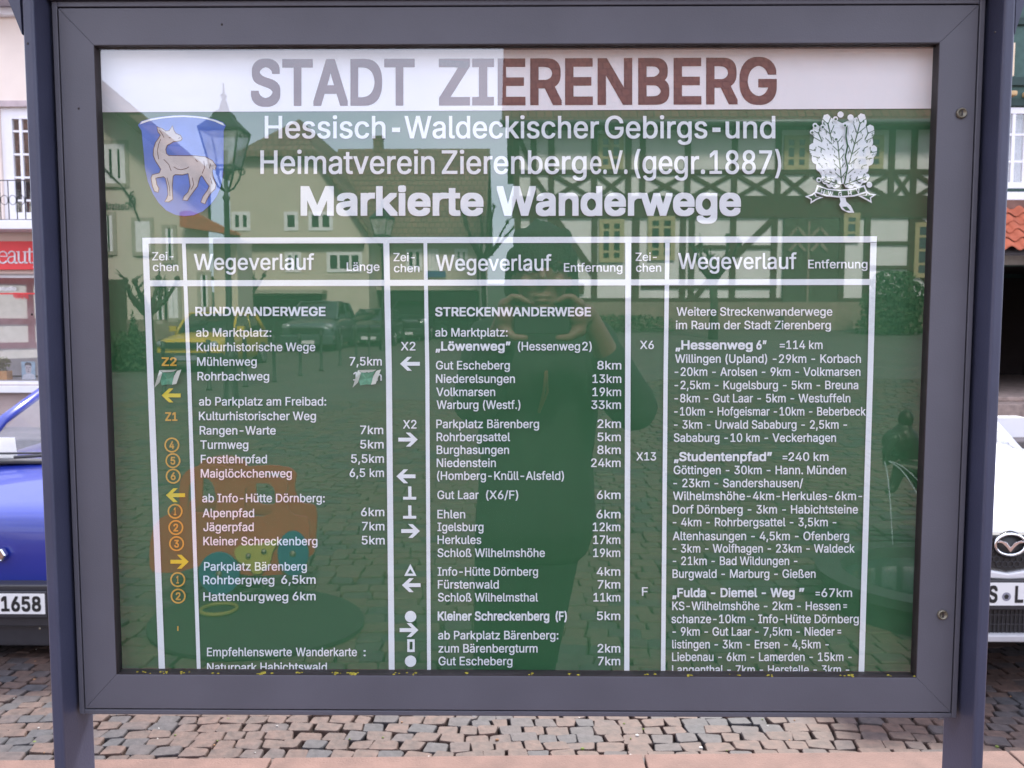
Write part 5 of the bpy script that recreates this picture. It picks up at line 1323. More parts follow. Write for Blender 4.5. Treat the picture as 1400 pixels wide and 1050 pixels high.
for j in range(-1, 9):                          # honeycomb bars
    for i in range(-11, 12):
        cx, cz = i * hr * 1.732 + (hr * 0.866 if j % 2 else 0), zv + 0.01 + j * hr * 1.5
        if cz > zt_ - 0.012 or abs(cx) > 0.26 or cz < zv + 0.018 + abs(cx) * 0.30:
            continue
        hx = [(cx + hr * 0.93 * math.cos(math.pi / 6 + k * math.pi / 3), -0.031, cz + hr * 0.93 * math.sin(math.pi / 6 + k * math.pi / 3)) for k in range(6)]
        b.tube(hx, 0.0022, 5, closed=True)
b.build('honeycomb', M_BLACKP, gr)
b = MB()                                        # raised white chin under the grille
ring0 = [(-0.42, zb_ + 0.03), (-0.22, zb_ - 0.028), (0.0, zv - 0.008), (0.22, zb_ - 0.028), (0.42, zb_ + 0.03)]
zc_ = loc_w(1382, 792, dW - .04).z
lowr = [(0.42, zc_ + 0.02), (0.0, zc_), (-0.42, zc_ + 0.02)]
b.prism([(x, -0.045, z) for x, z in ring0 + lowr], (0, 0.08, 0))
b.build('bumper', white, carw, bevel=0.008, bseg=3)
b = MB()                                        # oval badge with a wing shaped V
ov = [(0.072 * math.cos(a), ce.z + 0.052 * math.sin(a) * (0.93 if math.sin(a) < 0 else 1.0)) for a in [2 * math.pi * i / 40 for i in range(40)]]
b.tube([(x, -0.047, z) for x, z in ov], 0.0072, 8, closed=True)
wing = [(-0.066, 0.012), (-0.050, 0.022), (-0.020, 0.012), (0.0, -0.012), (0.020, 0.012), (0.050, 0.022), (0.066, 0.012), (0.040, 0.008), (0.018, -0.012), (0.0, -0.036), (-0.018, -0.012), (-0.040, 0.008)]
b.prism([(x, -0.050, ce.z + z) for x, z in wing], (0, 0.008, 0))
b.build('badge', M_CHROME, carw, bevel=0.001)
b = MB()
b.lathe([(0.066, -0.030), (0.066, -0.040), (0.0, -0.042)], (0, 0, ce.z), 'y', 32)
b.build('badge_ground', M_INK, carw)
zpl = loc_w(1382, 812, dW - 0.07).z
plate(carw, -0.072, zpl, [('K', 0.082, 0.124), ('S', 0.150, 0.194), ('L', 0.276, 0.316)], seal=0.236)
b = MB()
zl0, zl1 = loc_w(1382, 794, dW).z, loc_w(1382, 866, dW).z
b.box(-0.62, 0.62, -0.040, 0.2, zl1, zl0)
b.build('lower_grille', M_INK, carw, bevel=0.02)
b = MB()
for j in range(6):
    z = zl1 + 0.015 + j * (zl0 - zl1 - 0.03) / 5
    b.box(-0.58, 0.58, -0.046, -0.041, z - 0.003, z + 0.003)
for i in range(-28, 29):
    b.box(i * 0.02 - 0.002, i * 0.02 + 0.002, -0.0445, -0.0411, zl1 + 0.01, zl0 - 0.01)
b.build('lower_mesh', M_BLACKP, carw)
b = MB()
zs0, zs1 = loc_w(1382, 867, dW - .06).z, loc_w(1382, 877, dW - .06).z
b.box(-0.66, 0.66, -0.075, 0.2, zs1, zs0)
b.build('splitter', mat('lip_grey', (0.42, 0.41, 0.42), 0.4), carw, bevel=0.008)

# ---- dark red car standing behind the blue one
make_car('parked_car', 'dark red car standing at the shop behind the blue hatchback', (-7.4, 6.75, gz(-7.4, 6.75)), 0.06, paint('dark_red', (0.05, 0.008, 0.010)), HATCH, 'cars parked beyond the display case')

# ================================================================ the houses facing the case
YS = 12.5
def F(px, py, dy=0.0):
    return on_y(px, py, YS + dy)
ZG = -0.30
M_CREAMW = mat('cream_render', (0.80, 0.68, 0.60), 0.9, var=0.05, scale=2, bump=0.2, bscale=40)
M_PINKW = mat('pink_base', (0.42, 0.33, 0.31), 0.9, var=0.08, scale=3, bump=0.2, bscale=50)
M_WHITEP = mat('white_paint', (0.78, 0.76, 0.78), 0.5, var=0.03)
M_LILAC = mat('lilac_soffit', (0.40, 0.37, 0.43), 0.8)
M_RED = mat('red_sign', (0.72, 0.045, 0.050), 0.45, var=0.04)
M_IRON = mat('wrought_iron', (0.018, 0.017, 0.020), 0.5)
M_ROOM = mat('dim_room', (0.10, 0.09, 0.09), 0.9)
M_PANE = clear_glass('window_glass', 2.0, 0.02)
M_TILE = mat('clay_tile', (0.42, 0.105, 0.050), 0.75, var=0.22, scale=5, bump=0.3, bscale=60)
M_TEAL = mat('teal_timber', (0.050, 0.100, 0.085), 0.7, var=0.15, scale=12)
M_TEALD = mat('dark_teal_timber', (0.022, 0.048, 0.042), 0.7, var=0.15, scale=12)
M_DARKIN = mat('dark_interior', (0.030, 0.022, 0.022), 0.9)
M_CURTAIN = mat('lace_curtain', (0.42, 0.41, 0.45), 0.9, var=0.35, scale=60)
M_OCHREW = mat('ochre_wood', (0.50, 0.33, 0.16), 0.7)
M_TILEROOF = brick_mat('roof_tiles', (0.20, 0.075, 0.055), (0.14, 0.06, 0.05), (0.05, 0.025, 0.02), 0.24, 0.30, 'xz', 0.85, 0.02)

x0, x1 = F(-560, 0).x, F(640, 0).x
zf = lambda py, dy=0.0: F(20, py, dy).z
shop = thing('shop_house', 'cream rendered shop house with iron balcony and red sign, left of the case', 'house', ((x0 + x1) / 2, YS, ZG))
so_ = shop.location
# facade with openings for the french window and the shop window
wx0, wx1 = F(-9, 0).x, F(96, 0).x
sx0, sx1 = F(-260, 0).x, F(130, 0).x
zwt, zwb = zf(146), zf(305)
zst, zsb = zf(375), zf(526)
ztop = zf(13)
def holes_wall(mb, xa, xb, za, zb, holes, y0, y1, mi=0):
    """a wall with rectangular openings, built of blocks"""
    xs = sorted({xa, xb} | {h[0] for h in holes} | {h[1] for h in holes})
    zs = sorted({za, zb} | {h[2] for h in holes} | {h[3] for h in holes})
    for i in range(len(xs) - 1):
        run = None
        for j in range(len(zs) - 1):
            cx, cz = (xs[i] + xs[i + 1]) / 2, (zs[j] + zs[j + 1]) / 2
            solid = not any(h[0] < cx < h[1] and h[2] < cz < h[3] for h in holes)
            if solid:
                run = (run[0], zs[j + 1]) if run else (zs[j], zs[j + 1])
            if (not solid or j == len(zs) - 2) and run:
                mb.box(xs[i], xs[i + 1], y0, y1, run[0], run[1], mi)
                run = None
b = MB()
more = []
for k in range(1, 5):
    more.append((wx0 + k * 2.0, wx1 + k * 2.0, zwt - 1.5, zwt))
more = [m_ for m_ in more if m_[1] < x1 - 0.3] + [(wx0 - k * 2.0, wx1 - k * 2.0, zwt - 1.5, zwt) for k in (1, 2) if wx0 - k * 2.0 > x0 + 0.3]
door_x = (sx1 + 0.6, sx1 + 1.6)
holes_wall(b, x0, x1, zf(374), ztop, [(wx0, wx1, zwb, zwt)] + more, YS, YS + 0.3, 0)
holes_wall(b, x0, x1, ZG, zf(374) - 0.001, [(sx0, sx1, zsb, zst), (door_x[0], door_x[1], ZG, zst), (sx1 + 2.4, sx1 + 4.6, zsb, zst)], YS - 0.004, YS + 0.3, 1)
b.box(x0, x1, YS + 6.0, YS + 6.3, ZG, ztop, 0)
b.box(x0, x0 + 0.3, YS + 0.301, YS + 5.999, ZG, ztop, 0)
b.box(x1 - 0.3, x1, YS + 0.301, YS + 5.999, ZG, ztop, 0)
b.build('wall', [M_CREAMW, M_PINKW], shop, so_)
b = MB()
b.box(x0 + .3, x1 - .3, YS + 3.0, YS + 3.1, ZG, ztop)
b.box(x0 + .3, x1 - .3, YS + 0.3, YS + 2.999, zf(322) - 0.1, zf(322))
b.build('inner_wall', M_ROOM, shop, so_)
b = MB()
b.box(x0 - 0.2, x1 + 0.2, YS - 0.42, YS + 6.6, ztop + 0.001, ztop + 0.12)
b.build('soffit', M_LILAC, shop, so_)
b = MB()
b.box(x0, x1, YS - 0.12, YS - 0.001, zf(24), ztop)
b.box(x0 - .2, x1 + .2, YS - 0.52, YS - 0.43, ztop + 0.02, ztop + 0.16)
b.build('cornice', M_WHITEP, shop, so_, bevel=0.02)
b = MB()
zr_ = ztop + 0.13
b.prism([(x0 - .3, YS - 0.6, zr_), (x0 - .3, YS + 6.8, zr_), (x0 - .3, YS + 3.1, zr_ + 2.8)], (x1 - x0 + .6, 0, 0))
b.build('roof', M_TILEROOF, shop, so_)

def casement(parent, off, xa, xb, za, zb, y, nx, nz, frame, fw=0.055, mw=0.022, out=-1, pane=None, fdepth=0.06, name='window'):
    """a framed window with glazing bars; y is its front, out the side it faces"""
    m_ = MB()
    yb = y - out * fdepth
    ya, yc = min(y, yb), max(y, yb)
    m_.box(xa, xa + fw, ya, yc, za, zb)
    m_.box(xb - fw, xb, ya, yc, za, zb)
    m_.box(xa + fw, xb - fw, ya, yc, zb - fw, zb)
    m_.box(xa + fw, xb - fw, ya, yc, za, za + fw)
    yi0, yi1 = ya + 0.008, yc - 0.008
    for i in range(1, nx):
        c = xa + (xb - xa) * i / nx
        hw = (fw * 0.8 if i * 2 == nx else mw) / 2 * 1.4
        m_.box(c - hw, c + hw, yi0, yi1, za + fw, zb - fw)
    for j in range(1, nz):
        c = za + (zb - za) * j / nz
        m_.box(xa + fw, xb - fw, yi0 + 0.004, yi1 - 0.004, c - mw / 2, c + mw / 2)
    f_ = m_.build(name, frame, parent, off)
    m_ = MB()
    yp = (ya + yc) / 2
    m_.box(xa + fw * 0.6, xb - fw * 0.6, yp - 0.003, yp + 0.003, za + fw * 0.6, zb - fw * 0.6)
    m_.build('pane', pane or M_PANE, f_, off)
    return f_

# french window: white reveal, bars, muslin inside
b = MB()
b.box(wx0 - 0.12, wx1 + 0.12, YS - 0.03, YS - 0.001, zwt + 0.001, zf(138))
b.build('lintel', mat('pink_trim', (0.50, 0.40, 0.41), 0.8), shop, so_)
casement(shop, so_, wx0 + 0.004, wx1 - 0.004, zwb + 0.004, zwt - 0.004, YS + 0.05, 4, 5, M_WHITEP, 0.165, 0.03)
for m_ in more:
    casement(shop, so_, m_[0] + .004, m_[1] - .004, m_[2] + .004, m_[3] - .004, YS + 0.05, 2, 3, M_WHITEP, 0.07, 0.03)
b = MB()
b.box(wx0 - 0.5, wx1 + 0.6, YS - 0.55, YS - 0.001, zf(318), zf(306))
bal = b.build('balcony_slab', M_WHITEP, shop, so_, bevel=0.01)
b = MB()
yr = YS - 0.50
zt0, zt1 = on_y(20, 304, yr).z + 0.01, on_y(20, 246, yr).z
xa, xb = wx0 - 0.48, wx1 + 0.58
b.box(xa, xb, yr - 0.012, yr + 0.012, zt1 - 0.012, zt1)
b.box(xa, xb, yr - 0.010, yr + 0.010, zt0 + 0.02, zt0 + 0.035)
nb = 18
for i in range(nb + 1):
    x = xa + (xb - xa) * i / nb
    b.tube([(x, yr, zt0 - .01), (x, yr, zt1 - 0.01)], 0.0075, 6)
    zm = zt0 + (zt1 - zt0) * 0.52
    if i < nb:
        dx_ = (xb - xa) / nb
        for s in (-1, 1):
            pts = [(x + dx_ / 2 + s * (dx_ / 2 - 0.008) * math.cos(a), yr, zm + 0.07 * math.sin(a) * s) for a in [k * math.pi / 8 for k in range(9)]]
            b.tube(pts, 0.005, 5)
    b.ball((x, yr, zm), 0.018, 8)
b.build('balcony_railing', M_IRON, shop, so_)
# red fascia sign
b = MB()
b.box(F(-300, 0).x, F(150, 0).x, YS - 0.10, YS - 0.006, zf(369), zf(330.5))
sg = b.build('sign_panel', M_RED, shop, so_, bevel=0.004)
b = MB()
# seriffed lettering, each letter drawn as strokes
def serif(mb, pts_list, cx, cy, sc_, wv):
    for pts, wd in pts_list:
        for (xa_, ya_), (xb_, yb_) in zip(pts, pts[1:]):
            d = Vector((xb_ - xa_, yb_ - ya_))
            if d.length < 1e-6:
                continue
            n_ = Vector((-d.y, d.x)).normalized() * wd / 2
            dd = d.normalized() * wd * 0.18
            q = [(xa_ - dd.x + n_.x, ya_ - dd.y + n_.y), (xb_ + dd.x + n_.x, yb_ + dd.y + n_.y), (xb_ + dd.x - n_.x, yb_ + dd.y - n_.y), (xa_ - dd.x - n_.x, ya_ - dd.y - n_.y)]
            mb.prism([on_y(cx + x * sc_, cy - y * sc_, YS - 0.113) for x, y in q], (0, 0.012, 0))
def arcp(cx, cy, rx, ry, a0, a1, n=10):
    return [(cx + rx * math.cos(R(a0 + (a1 - a0) * i / n)), cy + ry * math.sin(R(a0 + (a1 - a0) * i / n))) for i in range(n + 1)]
SER = {'B': ([([(.12, 0), (.12, 1.4)], .14), ([(0, 0), (.4, 0)], .06), ([(0, 1.4), (.4, 1.4)], .06), ([(.12, .74), (.4, .74)], .06), (arcp(.4, 1.07, .26, .33, -90, 90), .1), (arcp(.42, .37, .32, .37, -90, 90), .1)], .9),
       'e': ([(arcp(.42, .48, .36, .48, 10, 180), .08), (arcp(.42, .48, .38, .48, 180, 320), .12), ([(.08, .55), (.76, .55)], .06)], .95),
       'a': ([(arcp(.40, .70, .26, .27, 0, 165, 8), .1), ([(.66, .70), (.66, .1), (.74, 0), (.86, .03)], .13), (arcp(.36, .26, .26, .26, 90, 340, 10), .1), ([(.36, .52), (.62, .56)], .06)], 1.0),
       'u': ([([(.02, .93), (.2, .93)], .06), ([(.2, .95), (.2, .3)], .13), (arcp(.42, .28, .22, .27, 180, 320, 8), .1), ([(.72, .95), (.72, .02), (.9, .02)], .13), ([(.56, .93), (.72, .93)], .06)], 1.08),
       't': ([([(.26, 1.2), (.26, .2)], .13), (arcp(.42, .2, .16, .2, 180, 310, 6), .1), ([(.02, .92), (.56, .92)], .07)], .66),
       'y': ([([(.02, .93), (.34, .93)], .06), ([(.16, .93), (.46, .05)], .13), ([(.78, .93), (.42, -.1), (.24, -.38), (.06, -.34)], .07), ([(.6, .93), (.92, .93)], .06)], .95)}
cx = -4.0 - 12.0 * .9
for ch in 'Beauty':
    st_, adv = SER[ch]
    serif(b, st_, cx, 359.6, 16.6, 0)
    cx += adv * 12.9
b.build('sign_lettering', M_WHITEP, sg, so_)
# shop window, its writing, sill and display
casement(shop, so_, sx0, sx1, zsb, zst, YS + 0.06, 4, 1, M_WHITEP, 0.05, 0.03, name='shop_window')
b = MB()
yw_ = YS + 0.055
text_to(b, 'estudio', lambda u, v: on_y(-6 + 28 * u, 397 - v * 5.2, yw_), True, 0)
b.build('window_lettering', M_WHITEP, shop, so_)
b = MB()
b.box(on_y(-60, 0, yw_).x, on_y(44, 0, yw_).x, yw_ - 0.003, yw_, on_y(0, 402.5, yw_).z, on_y(0, 400.5, yw_).z)
for i in range(9):
    xx = on_y(1 + i * 2.4, 0, yw_).x
    zt2 = on_y(0, 400.3, yw_).z
    b.prism([(xx - 0.008, yw_, zt2 + .001), (xx + 0.008, yw_, zt2 + .001), (xx + 0.014, yw_, zt2 - 0.07 - 0.02 * (i % 3)), (xx - 0.002, yw_, zt2 - 0.07 - 0.02 * (i % 2))], (0, 0.003, 0))
b.build('window_sticker', M_RED, shop, so_)
b = MB()
b.box(sx0 - 0.1, sx1 + 0.1, YS - 0.14, YS - 0.005, zf(536), zf(527))
b.build('window_sill', M_WHITEP, shop, so_, bevel=0.006)
b = MB()
zz = zsb + 0.05
b.box(sx0, sx1, YS + 0.32, YS + 1.0, zz - 0.06, zz)
b.box(sx0, sx1, YS + 1.4, YS + 1.43, zz, zst)
b.build('display_ledge', mat('display_cloth', (0.42, 0.40, 0.42), 0.9, var=0.1), shop, so_)
casement(shop, so_, door_x[0] + .01, door_x[1] - .01, ZG + 0.14, zst - .01, YS + 0.08, 1, 2, M_WHITEP, 0.09, 0.05, name='door')
casement(shop, so_, sx1 + 2.41, sx1 + 4.59, zsb + .01, zst - .01, YS + 0.08, 3, 1, M_WHITEP, 0.06, 0.05, name='shop_window')
b = MB()
b.box(x0, x1, YS - 0.035, YS - 0.0045, ZG, zf(556))
b.build('plinth', M_PINKW, shop, so_)

# plant in a wooden box, portrait poster
yd = YS + 0.42
pb = on_y(5, 520, yd)
pt = thing('potted_plant', 'small leafy plant in an orange wooden box in the shop window', 'plant', (pb.x, yd, zz))
b = MB()
b.box(pb.x - 0.16, pb.x + 0.10, yd - 0.08, yd + 0.08, zz + 0.001, zz + 0.14)
b.box(pb.x - 0.17, pb.x + 0.11, yd - 0.09, yd - 0.081, zz + 0.085, zz + 0.135)
b.build('wooden_box', mat('orange_wood', (0.55, 0.27, 0.09), 0.7, var=0.15, scale=12), pt, pt.location)
b = MB()
rnd = random.Random(9)
for i in range(260):
    u = Vector((rnd.gauss(0, 1), rnd.gauss(0, 1), rnd.gauss(0, 1))).normalized() * rnd.random() ** 0.5
    c = Vector((pb.x - 0.03 + u.x * 0.16, yd + u.y * 0.08, zz + 0.26 + u.z * 0.13))
    a = Vector((rnd.uniform(-1, 1), rnd.uniform(-1, 1), rnd.uniform(-.3, 1))).normalized() * 0.03
    s = a.cross(Vector((0.3, 1, 0.2))).normalized() * 0.012
    b.poly([c - a, c + s, c + a, c - s])
for i in range(5):
    b.tube([(pb.x - 0.03 + 0.02 * i - .04, yd, zz + 0.13), (pb.x - 0.03 + 0.05 * (i - 2), yd, zz + 0.3)], 0.004, 5)
b.build('foliage', mat('plant_leaf', (0.085, 0.10, 0.025), 0.7, var=0.3, scale=40), pt, pt.location)
pp = on_y(39, 519, yd)
po = thing('portrait_poster', 'pale blue portrait poster of a dark haired man leaning in the shop window', 'poster', (pp.x, yd, zz))
b = MB()
b.box(pp.x - 0.105, pp.x + 0.115, yd, yd + 0.006, zz + 0.002, zz + 0.29)
b.build('poster_sheet', mat('poster_blue', (0.28, 0.42, 0.55), 0.5, var=0.15, scale=12), po, po.location)
b = MB()
def PO(x, z):
    return (pp.x + x, yd - 0.001, zz + z)
b.poly([PO(*p) for p in rounded([(-.035, .10), (.04, .10), (.055, .17), (.05, .235), (-.04, .24), (-.045, .17)], .35, 3)], 0)
b.v = [(x, y - (0.0), z) for x, y, z in b.v]
b.poly([(x, y - 0.0006, z) for x, y, z in [PO(*p) for p in [(-.05, .20), (-.05, .255), (-.02, .28), (.04, .278), (.06, .25), (.055, .20), (.046, .225), (.0, .235), (-.04, .228)]]], 1)
b.poly([PO(*p) for p in [(-.10, .004), (.11, .004), (.10, .07), (.05, .098), (-.03, .098), (-.09, .065)]], 2)
for p in ([(-.03, .19), (-.008, .188), (-.008, .196), (-.03, .20)], [(.015, .188), (.04, .192), (.04, .202), (.015, .196)], [(-.012, .125), (.022, .125), (.02, .133), (-.01, .133)], [(.0, .15), (.01, .15), (.007, .18), (.003, .18)]):
    b.poly([(x, y - 0.0006, z) for x, y, z in [PO(*q) for q in p]], 1)
b.build('portrait', [mat('portrait_skin', (0.48, 0.45, 0.50), 0.6), mat('portrait_dark', (0.03, 0.03, 0.05), 0.6), mat('portrait_shirt', (0.55, 0.58, 0.66), 0.6, var=.2, scale=30)], po, po.location)

# ---- green timbered house right of the case
hx0, hx1 = F(770, 0).x, F(1980, 0).x
grn = thing('timber_house', 'teal timbered house with white windows and tiled canopy over a dark gateway', 'house', ((hx0 + hx1) / 2, YS, ZG))
go_ = grn.location
zR = lambda py, dy=0.0: F(1388, py, dy).z
wxa, wxb = F(1376.5, 0).x, F(1476, 0).x
gxa, gxb = F(1330, 0).x, F(1640, 0).x
b = MB()
others = [(wxa - 2.2 * k, wxb - 2.2 * k, zR(258), zR(147)) for k in (1, 2, 3)] + [(wxa + 2.2 * k, wxb + 2.2 * k, zR(258), zR(147)) for k in (1, 2)]
others = [o_ for o_ in others if o_[0] > hx0 + .3 and o_[1] < hx1 - .3]
uwa, uwb = F(1377, 0).x, F(1388, 0).x
holes_wall(b, hx0, hx1, zR(363), zR(-85), [(wxa, wxb, zR(258), zR(147)), (uwa, uwb, zR(105), zR(60))] + others, YS, YS + 0.3, 0)
holes_wall(b, hx0, hx1, ZG, zR(363) - 0.001, [(gxa, gxb, ZG, zR(363) - 0.001)], YS + 0.001, YS + 0.3, 1)
b.box(hx0, hx1, YS + 6, YS + 6.3, ZG, zR(-85), 0)
b.box(hx0, hx0 + 0.3, YS + 0.301, YS + 5.999, ZG, zR(-85), 0)
b.box(hx1 - 0.3, hx1, YS + 0.301, YS + 5.999, ZG, zR(-85), 0)
b.build('wall', [M_TEAL, M_PINKW], grn, go_)
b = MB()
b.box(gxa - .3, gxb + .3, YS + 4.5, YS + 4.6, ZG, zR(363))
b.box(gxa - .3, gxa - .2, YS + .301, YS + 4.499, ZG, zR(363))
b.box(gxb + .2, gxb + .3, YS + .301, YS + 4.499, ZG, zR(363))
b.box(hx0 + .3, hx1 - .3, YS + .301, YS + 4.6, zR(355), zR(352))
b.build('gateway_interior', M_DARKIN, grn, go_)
b = MB()
b.box(gxa - .1, gxb + .1, YS - .9, YS + 4.499, ZG + 0.05, zR(548, -.4))
b.box(gxa - .1, gxb + .1, YS - .5, YS + 4.498, zR(548, -.4) + .001, zR(541, -.3))
b.build('doorstep', mat('worn_sandstone', (0.27, 0.20, 0.17), 0.9, var=0.3, scale=9, bump=0.4, bscale=40), grn, go_, bevel=0.015)
b = MB()
for z0_, z1_ in ((zR(118), zR(106)), (zR(146), zR(136)), (zR(263), zR(258.5)), (zR(35), zR(25)), (zR(-70), zR(-84))):
    b.box(hx0, hx1, YS - 0.05, YS - 0.001, z0_, z1_)
xx = hx0 + 0.2
while xx < hx1:
    if not (uwa - .05 < xx < uwb + .02):
        b.box(xx, xx + 0.16, YS - 0.045, YS - 0.001, zR(105), zR(36))
        b.box(xx, xx + 0.16, YS - 0.045, YS - 0.001, zR(24), zR(-69))
    xx += 0.98
b.build('beam', M_TEALD, grn, go_, bevel=0.008)
b = MB()
xx = hx0 + 0.1
while xx < hx1:
    b.box(xx, xx + 0.20, YS - 0.16, YS - 0.001, zR(134), zR(127))
    xx += 0.34
b.build('carved_corbel', M_OCHREW, grn, go_, bevel=0.02)
casement(grn, go_, wxa + .004, wxb - .004, zR(258) + .004, zR(147) - .004, YS - 0.02, 6, 3, M_WHITEP, 0.09, 0.035)
b = MB()
n_ = 40
for k in range(n_):
    xa_, xb_ = wxa + (wxb - wxa) * k / n_, wxa + (wxb - wxa) * (k + 1) / n_
    ya_ = YS + 0.20 + 0.02 * math.sin(k * 1.3)
    yb_ = YS + 0.20 + 0.02 * math.sin((k + 1) * 1.3)
    b.poly([(xa_, ya_, zR(257)), (xb_, yb_, zR(257)), (xb_, yb_, zR(160)), (xa_, ya_, zR(160))])
b.build('curtain', M_CURTAIN, grn, go_)
for o_ in others:
    casement(grn, go_, o_[0] + .004, o_[1] - .004, o_[2] + .004, o_[3] - .004, YS - 0.02, 4, 3, M_WHITEP, 0.09, 0.035)
casement(grn, go_, uwa, uwb, zR(105), zR(60), YS - 0.055, 1, 1, mat('cream_frame', (0.72, 0.55, 0.38), 0.6), 0.03, 0.02, pane=M_WHITEP)
b = MB()
b.box(wxa - .12, wxb + .12, YS - 0.14, YS - 0.052, zR(275), zR(264))
b.build('window_sill', M_WHITEP, grn, go_, bevel=0.006)
b = MB()
b.box(gxa - .3, gxb + .3, YS - 0.22, YS - 0.001, zR(288), zR(276))
b.build('ridge_board', mat('brown_board', (0.17, 0.085, 0.065), 0.8, var=.2), grn, go_)
# tiled canopy: five courses of pantiles
b = MB()
za_, zb2 = zR(287), zR(348)
out_ = 0.70
ncol = int((gxb - gxa + 0.6) / 0.235)
for r_ in range(5):
    f0_, f1_ = r_ / 5.0, (r_ + 1.16) / 5.0
    for c in range(ncol):
        xa_ = gxa - .3 + c * 0.235
        vs = []
        dz = rnd.uniform(-0.006, 0.006)
        for q in range(9):
            u = q / 8
            hgt = 0.030 * math.sin(u * math.pi * 2) + 0.012
            for f in (f0_, f1_):
                vs.append((xa_ + u * 0.24, YS - 0.2 - out_ * f, za_ + (zb2 - za_) * f + hgt + 0.035 * (f - f0_) * 5 + 0.012 + dz))
        fs = [(2 * q, 2 * q + 2, 2 * q + 3, 2 * q + 1) for q in range(8)]
        b.add(vs, fs, 0, True)
        b.add([(x, y, z - 0.016) for x, y, z in vs], [tuple(reversed(f)) for f in fs], 0, True)
        o_ = [vs[2 * q + 1] for q in range(9)]
        b.add(o_ + [(x, y, z - 0.016) for x, y, z in o_], [(q, q + 1, q + 10, q + 9) for q in range(8)], 0)
b.build('tile_canopy', M_TILE, grn, go_)
b = MB()
b.prism([(gxa - .3, YS - 0.001, za_ - 0.06), (gxa - .3, YS - 0.2 - out_, zb2 - 0.05), (gxa - .3, YS - 0.2 - out_, zb2 - 0.075), (gxa - .3, YS - 0.001, za_ - 0.10)], (gxb - gxa + .6, 0, 0))
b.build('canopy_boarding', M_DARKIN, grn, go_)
b = MB()
b.box(gxa - .3, gxb + .3, YS - 0.16, YS - 0.001, zR(362.5), zR(349))
b.build('lintel', mat('pale_lintel', (0.46, 0.41, 0.36), 0.85), grn, go_)
b = MB()
zr_ = zR(-85) + 0.01
b.prism([(hx0 - .3, YS - 0.6, zr_), (hx0 - .3, YS + 6.8, zr_), (hx0 - .3, YS + 3.1, zr_ + 2.9)], (hx1 - hx0 + .6, 0, 0))
b.build('roof', M_TILEROOF, grn, go_)
# pavement in front of the houses
b = MB()
b.box(-16, 18, YS - 1.3, YS - 0.04, -0.5, ZG + 0.17)
kind(b.build('far_pavement', mat('grey_paving', (0.22, 0.19, 0.185), 0.9, var=0.15, scale=4), bevel=0.02), 'structure')

# ================================================================ the square behind the camera, seen only as a reflection
M_PLASTER = mat('white_infill', (0.74, 0.72, 0.68), 0.9, var=0.06, scale=2, bump=0.2, bscale=30)
M_BEAM = mat('oxblood_timber', (0.060, 0.020, 0.016), 0.8, var=0.25, scale=6)
M_STONE = mat('sandstone', (0.22, 0.165, 0.13), 0.9, var=0.2, scale=4, bump=0.4, bscale=12)
M_YFRAME = mat('yellow_frame', (0.38, 0.32, 0.17), 0.6)
M_OAKDOOR = mat('old_door', (0.055, 0.040, 0.028), 0.7, var=0.2, scale=10)
M_CREAM2 = mat('cream_wall', (0.56, 0.50, 0.40), 0.9, var=0.05, scale=1.5, bump=0.15, bscale=20)
M_CREAM3 = mat('ivory_wall', (0.60, 0.54, 0.44), 0.9, var=0.05, scale=1.5, bump=0.15, bscale=20)
M_GREYTRIM = mat('grey_trim', (0.38, 0.345, 0.28), 0.8)
M_WFRAME = mat('white_frame', (0.82, 0.82, 0.80), 0.5)
M_DARKPANE = mat('dark_pane', (0.025, 0.030, 0.032), 0.05, var=0.05, spec=0.9)
M_ROOFR = brick_mat('red_roof', (0.20, 0.095, 0.070), (0.15, 0.08, 0.06), (0.07, 0.04, 0.03), 0.24, 0.26, 'xz', 0.85, 0.022)
M_ROOFB = brick_mat('brown_roof', (0.25, 0.16, 0.115), (0.19, 0.125, 0.095), (0.08, 0.05, 0.04), 0.24, 0.26, 'xz', 0.85, 0.022)
M_ROOFY = brick_mat('side_roof', (0.24, 0.16, 0.12), (0.18, 0.12, 0.095), (0.05, 0.03, 0.02), 0.24, 0.26, 'yz', 0.85, 0.022)
M_GUTTER = mat('zinc_gutter', (0.16, 0.16, 0.16), 0.5, 0.6)
M_LAMPMETAL = mat('lamp_green_black', (0.022, 0.028, 0.026), 0.5)
M_LAMPGLASS = clear_glass('lantern_glass', 1.8, 0.40)
M_BARK = mat('bark', (0.050, 0.040, 0.030), 0.9, var=0.3, scale=20, bump=0.6, bscale=40)
M_LEAF = mat('hedge_leaf', (0.035, 0.065, 0.018), 0.7, var=0.35, scale=12)
M_BRONZE = mat('dark_bronze', (0.030, 0.028, 0.022), 0.45, 0.6, var=0.2, scale=20)

def rwin(parent, off, x0, x1, z0, z1, nx, nz, frame, y, pane=None, trim=None):
    """window on a facade that looks towards +y"""
    if trim:
        b_ = MB()
        b_.box(x0 - 0.10, x0 - 0.002, y - 0.02, y + 0.03, z0 - 0.1, z1 + 0.1)
        b_.box(x1 + 0.002, x1 + 0.10, y - 0.02, y + 0.03, z0 - 0.1, z1 + 0.1)
        b_.box(x0 - 0.002, x1 + 0.002, y - 0.02, y + 0.03, z1 + 0.002, z1 + 0.1)
        b_.box(x0 - 0.002, x1 + 0.002, y - 0.02, y + 0.07, z0 - 0.1, z0 - 0.002)
        b_.build('window_surround', trim, parent, off)
    return casement(parent, off, x0, x1, z0, z1, y + 0.028, nx, nz, frame, 0.13, 0.07, out=1, pane=pane or M_DARKPANE, fdepth=0.05)

def rp_(px, py, d):
    return refl(px, py, d)

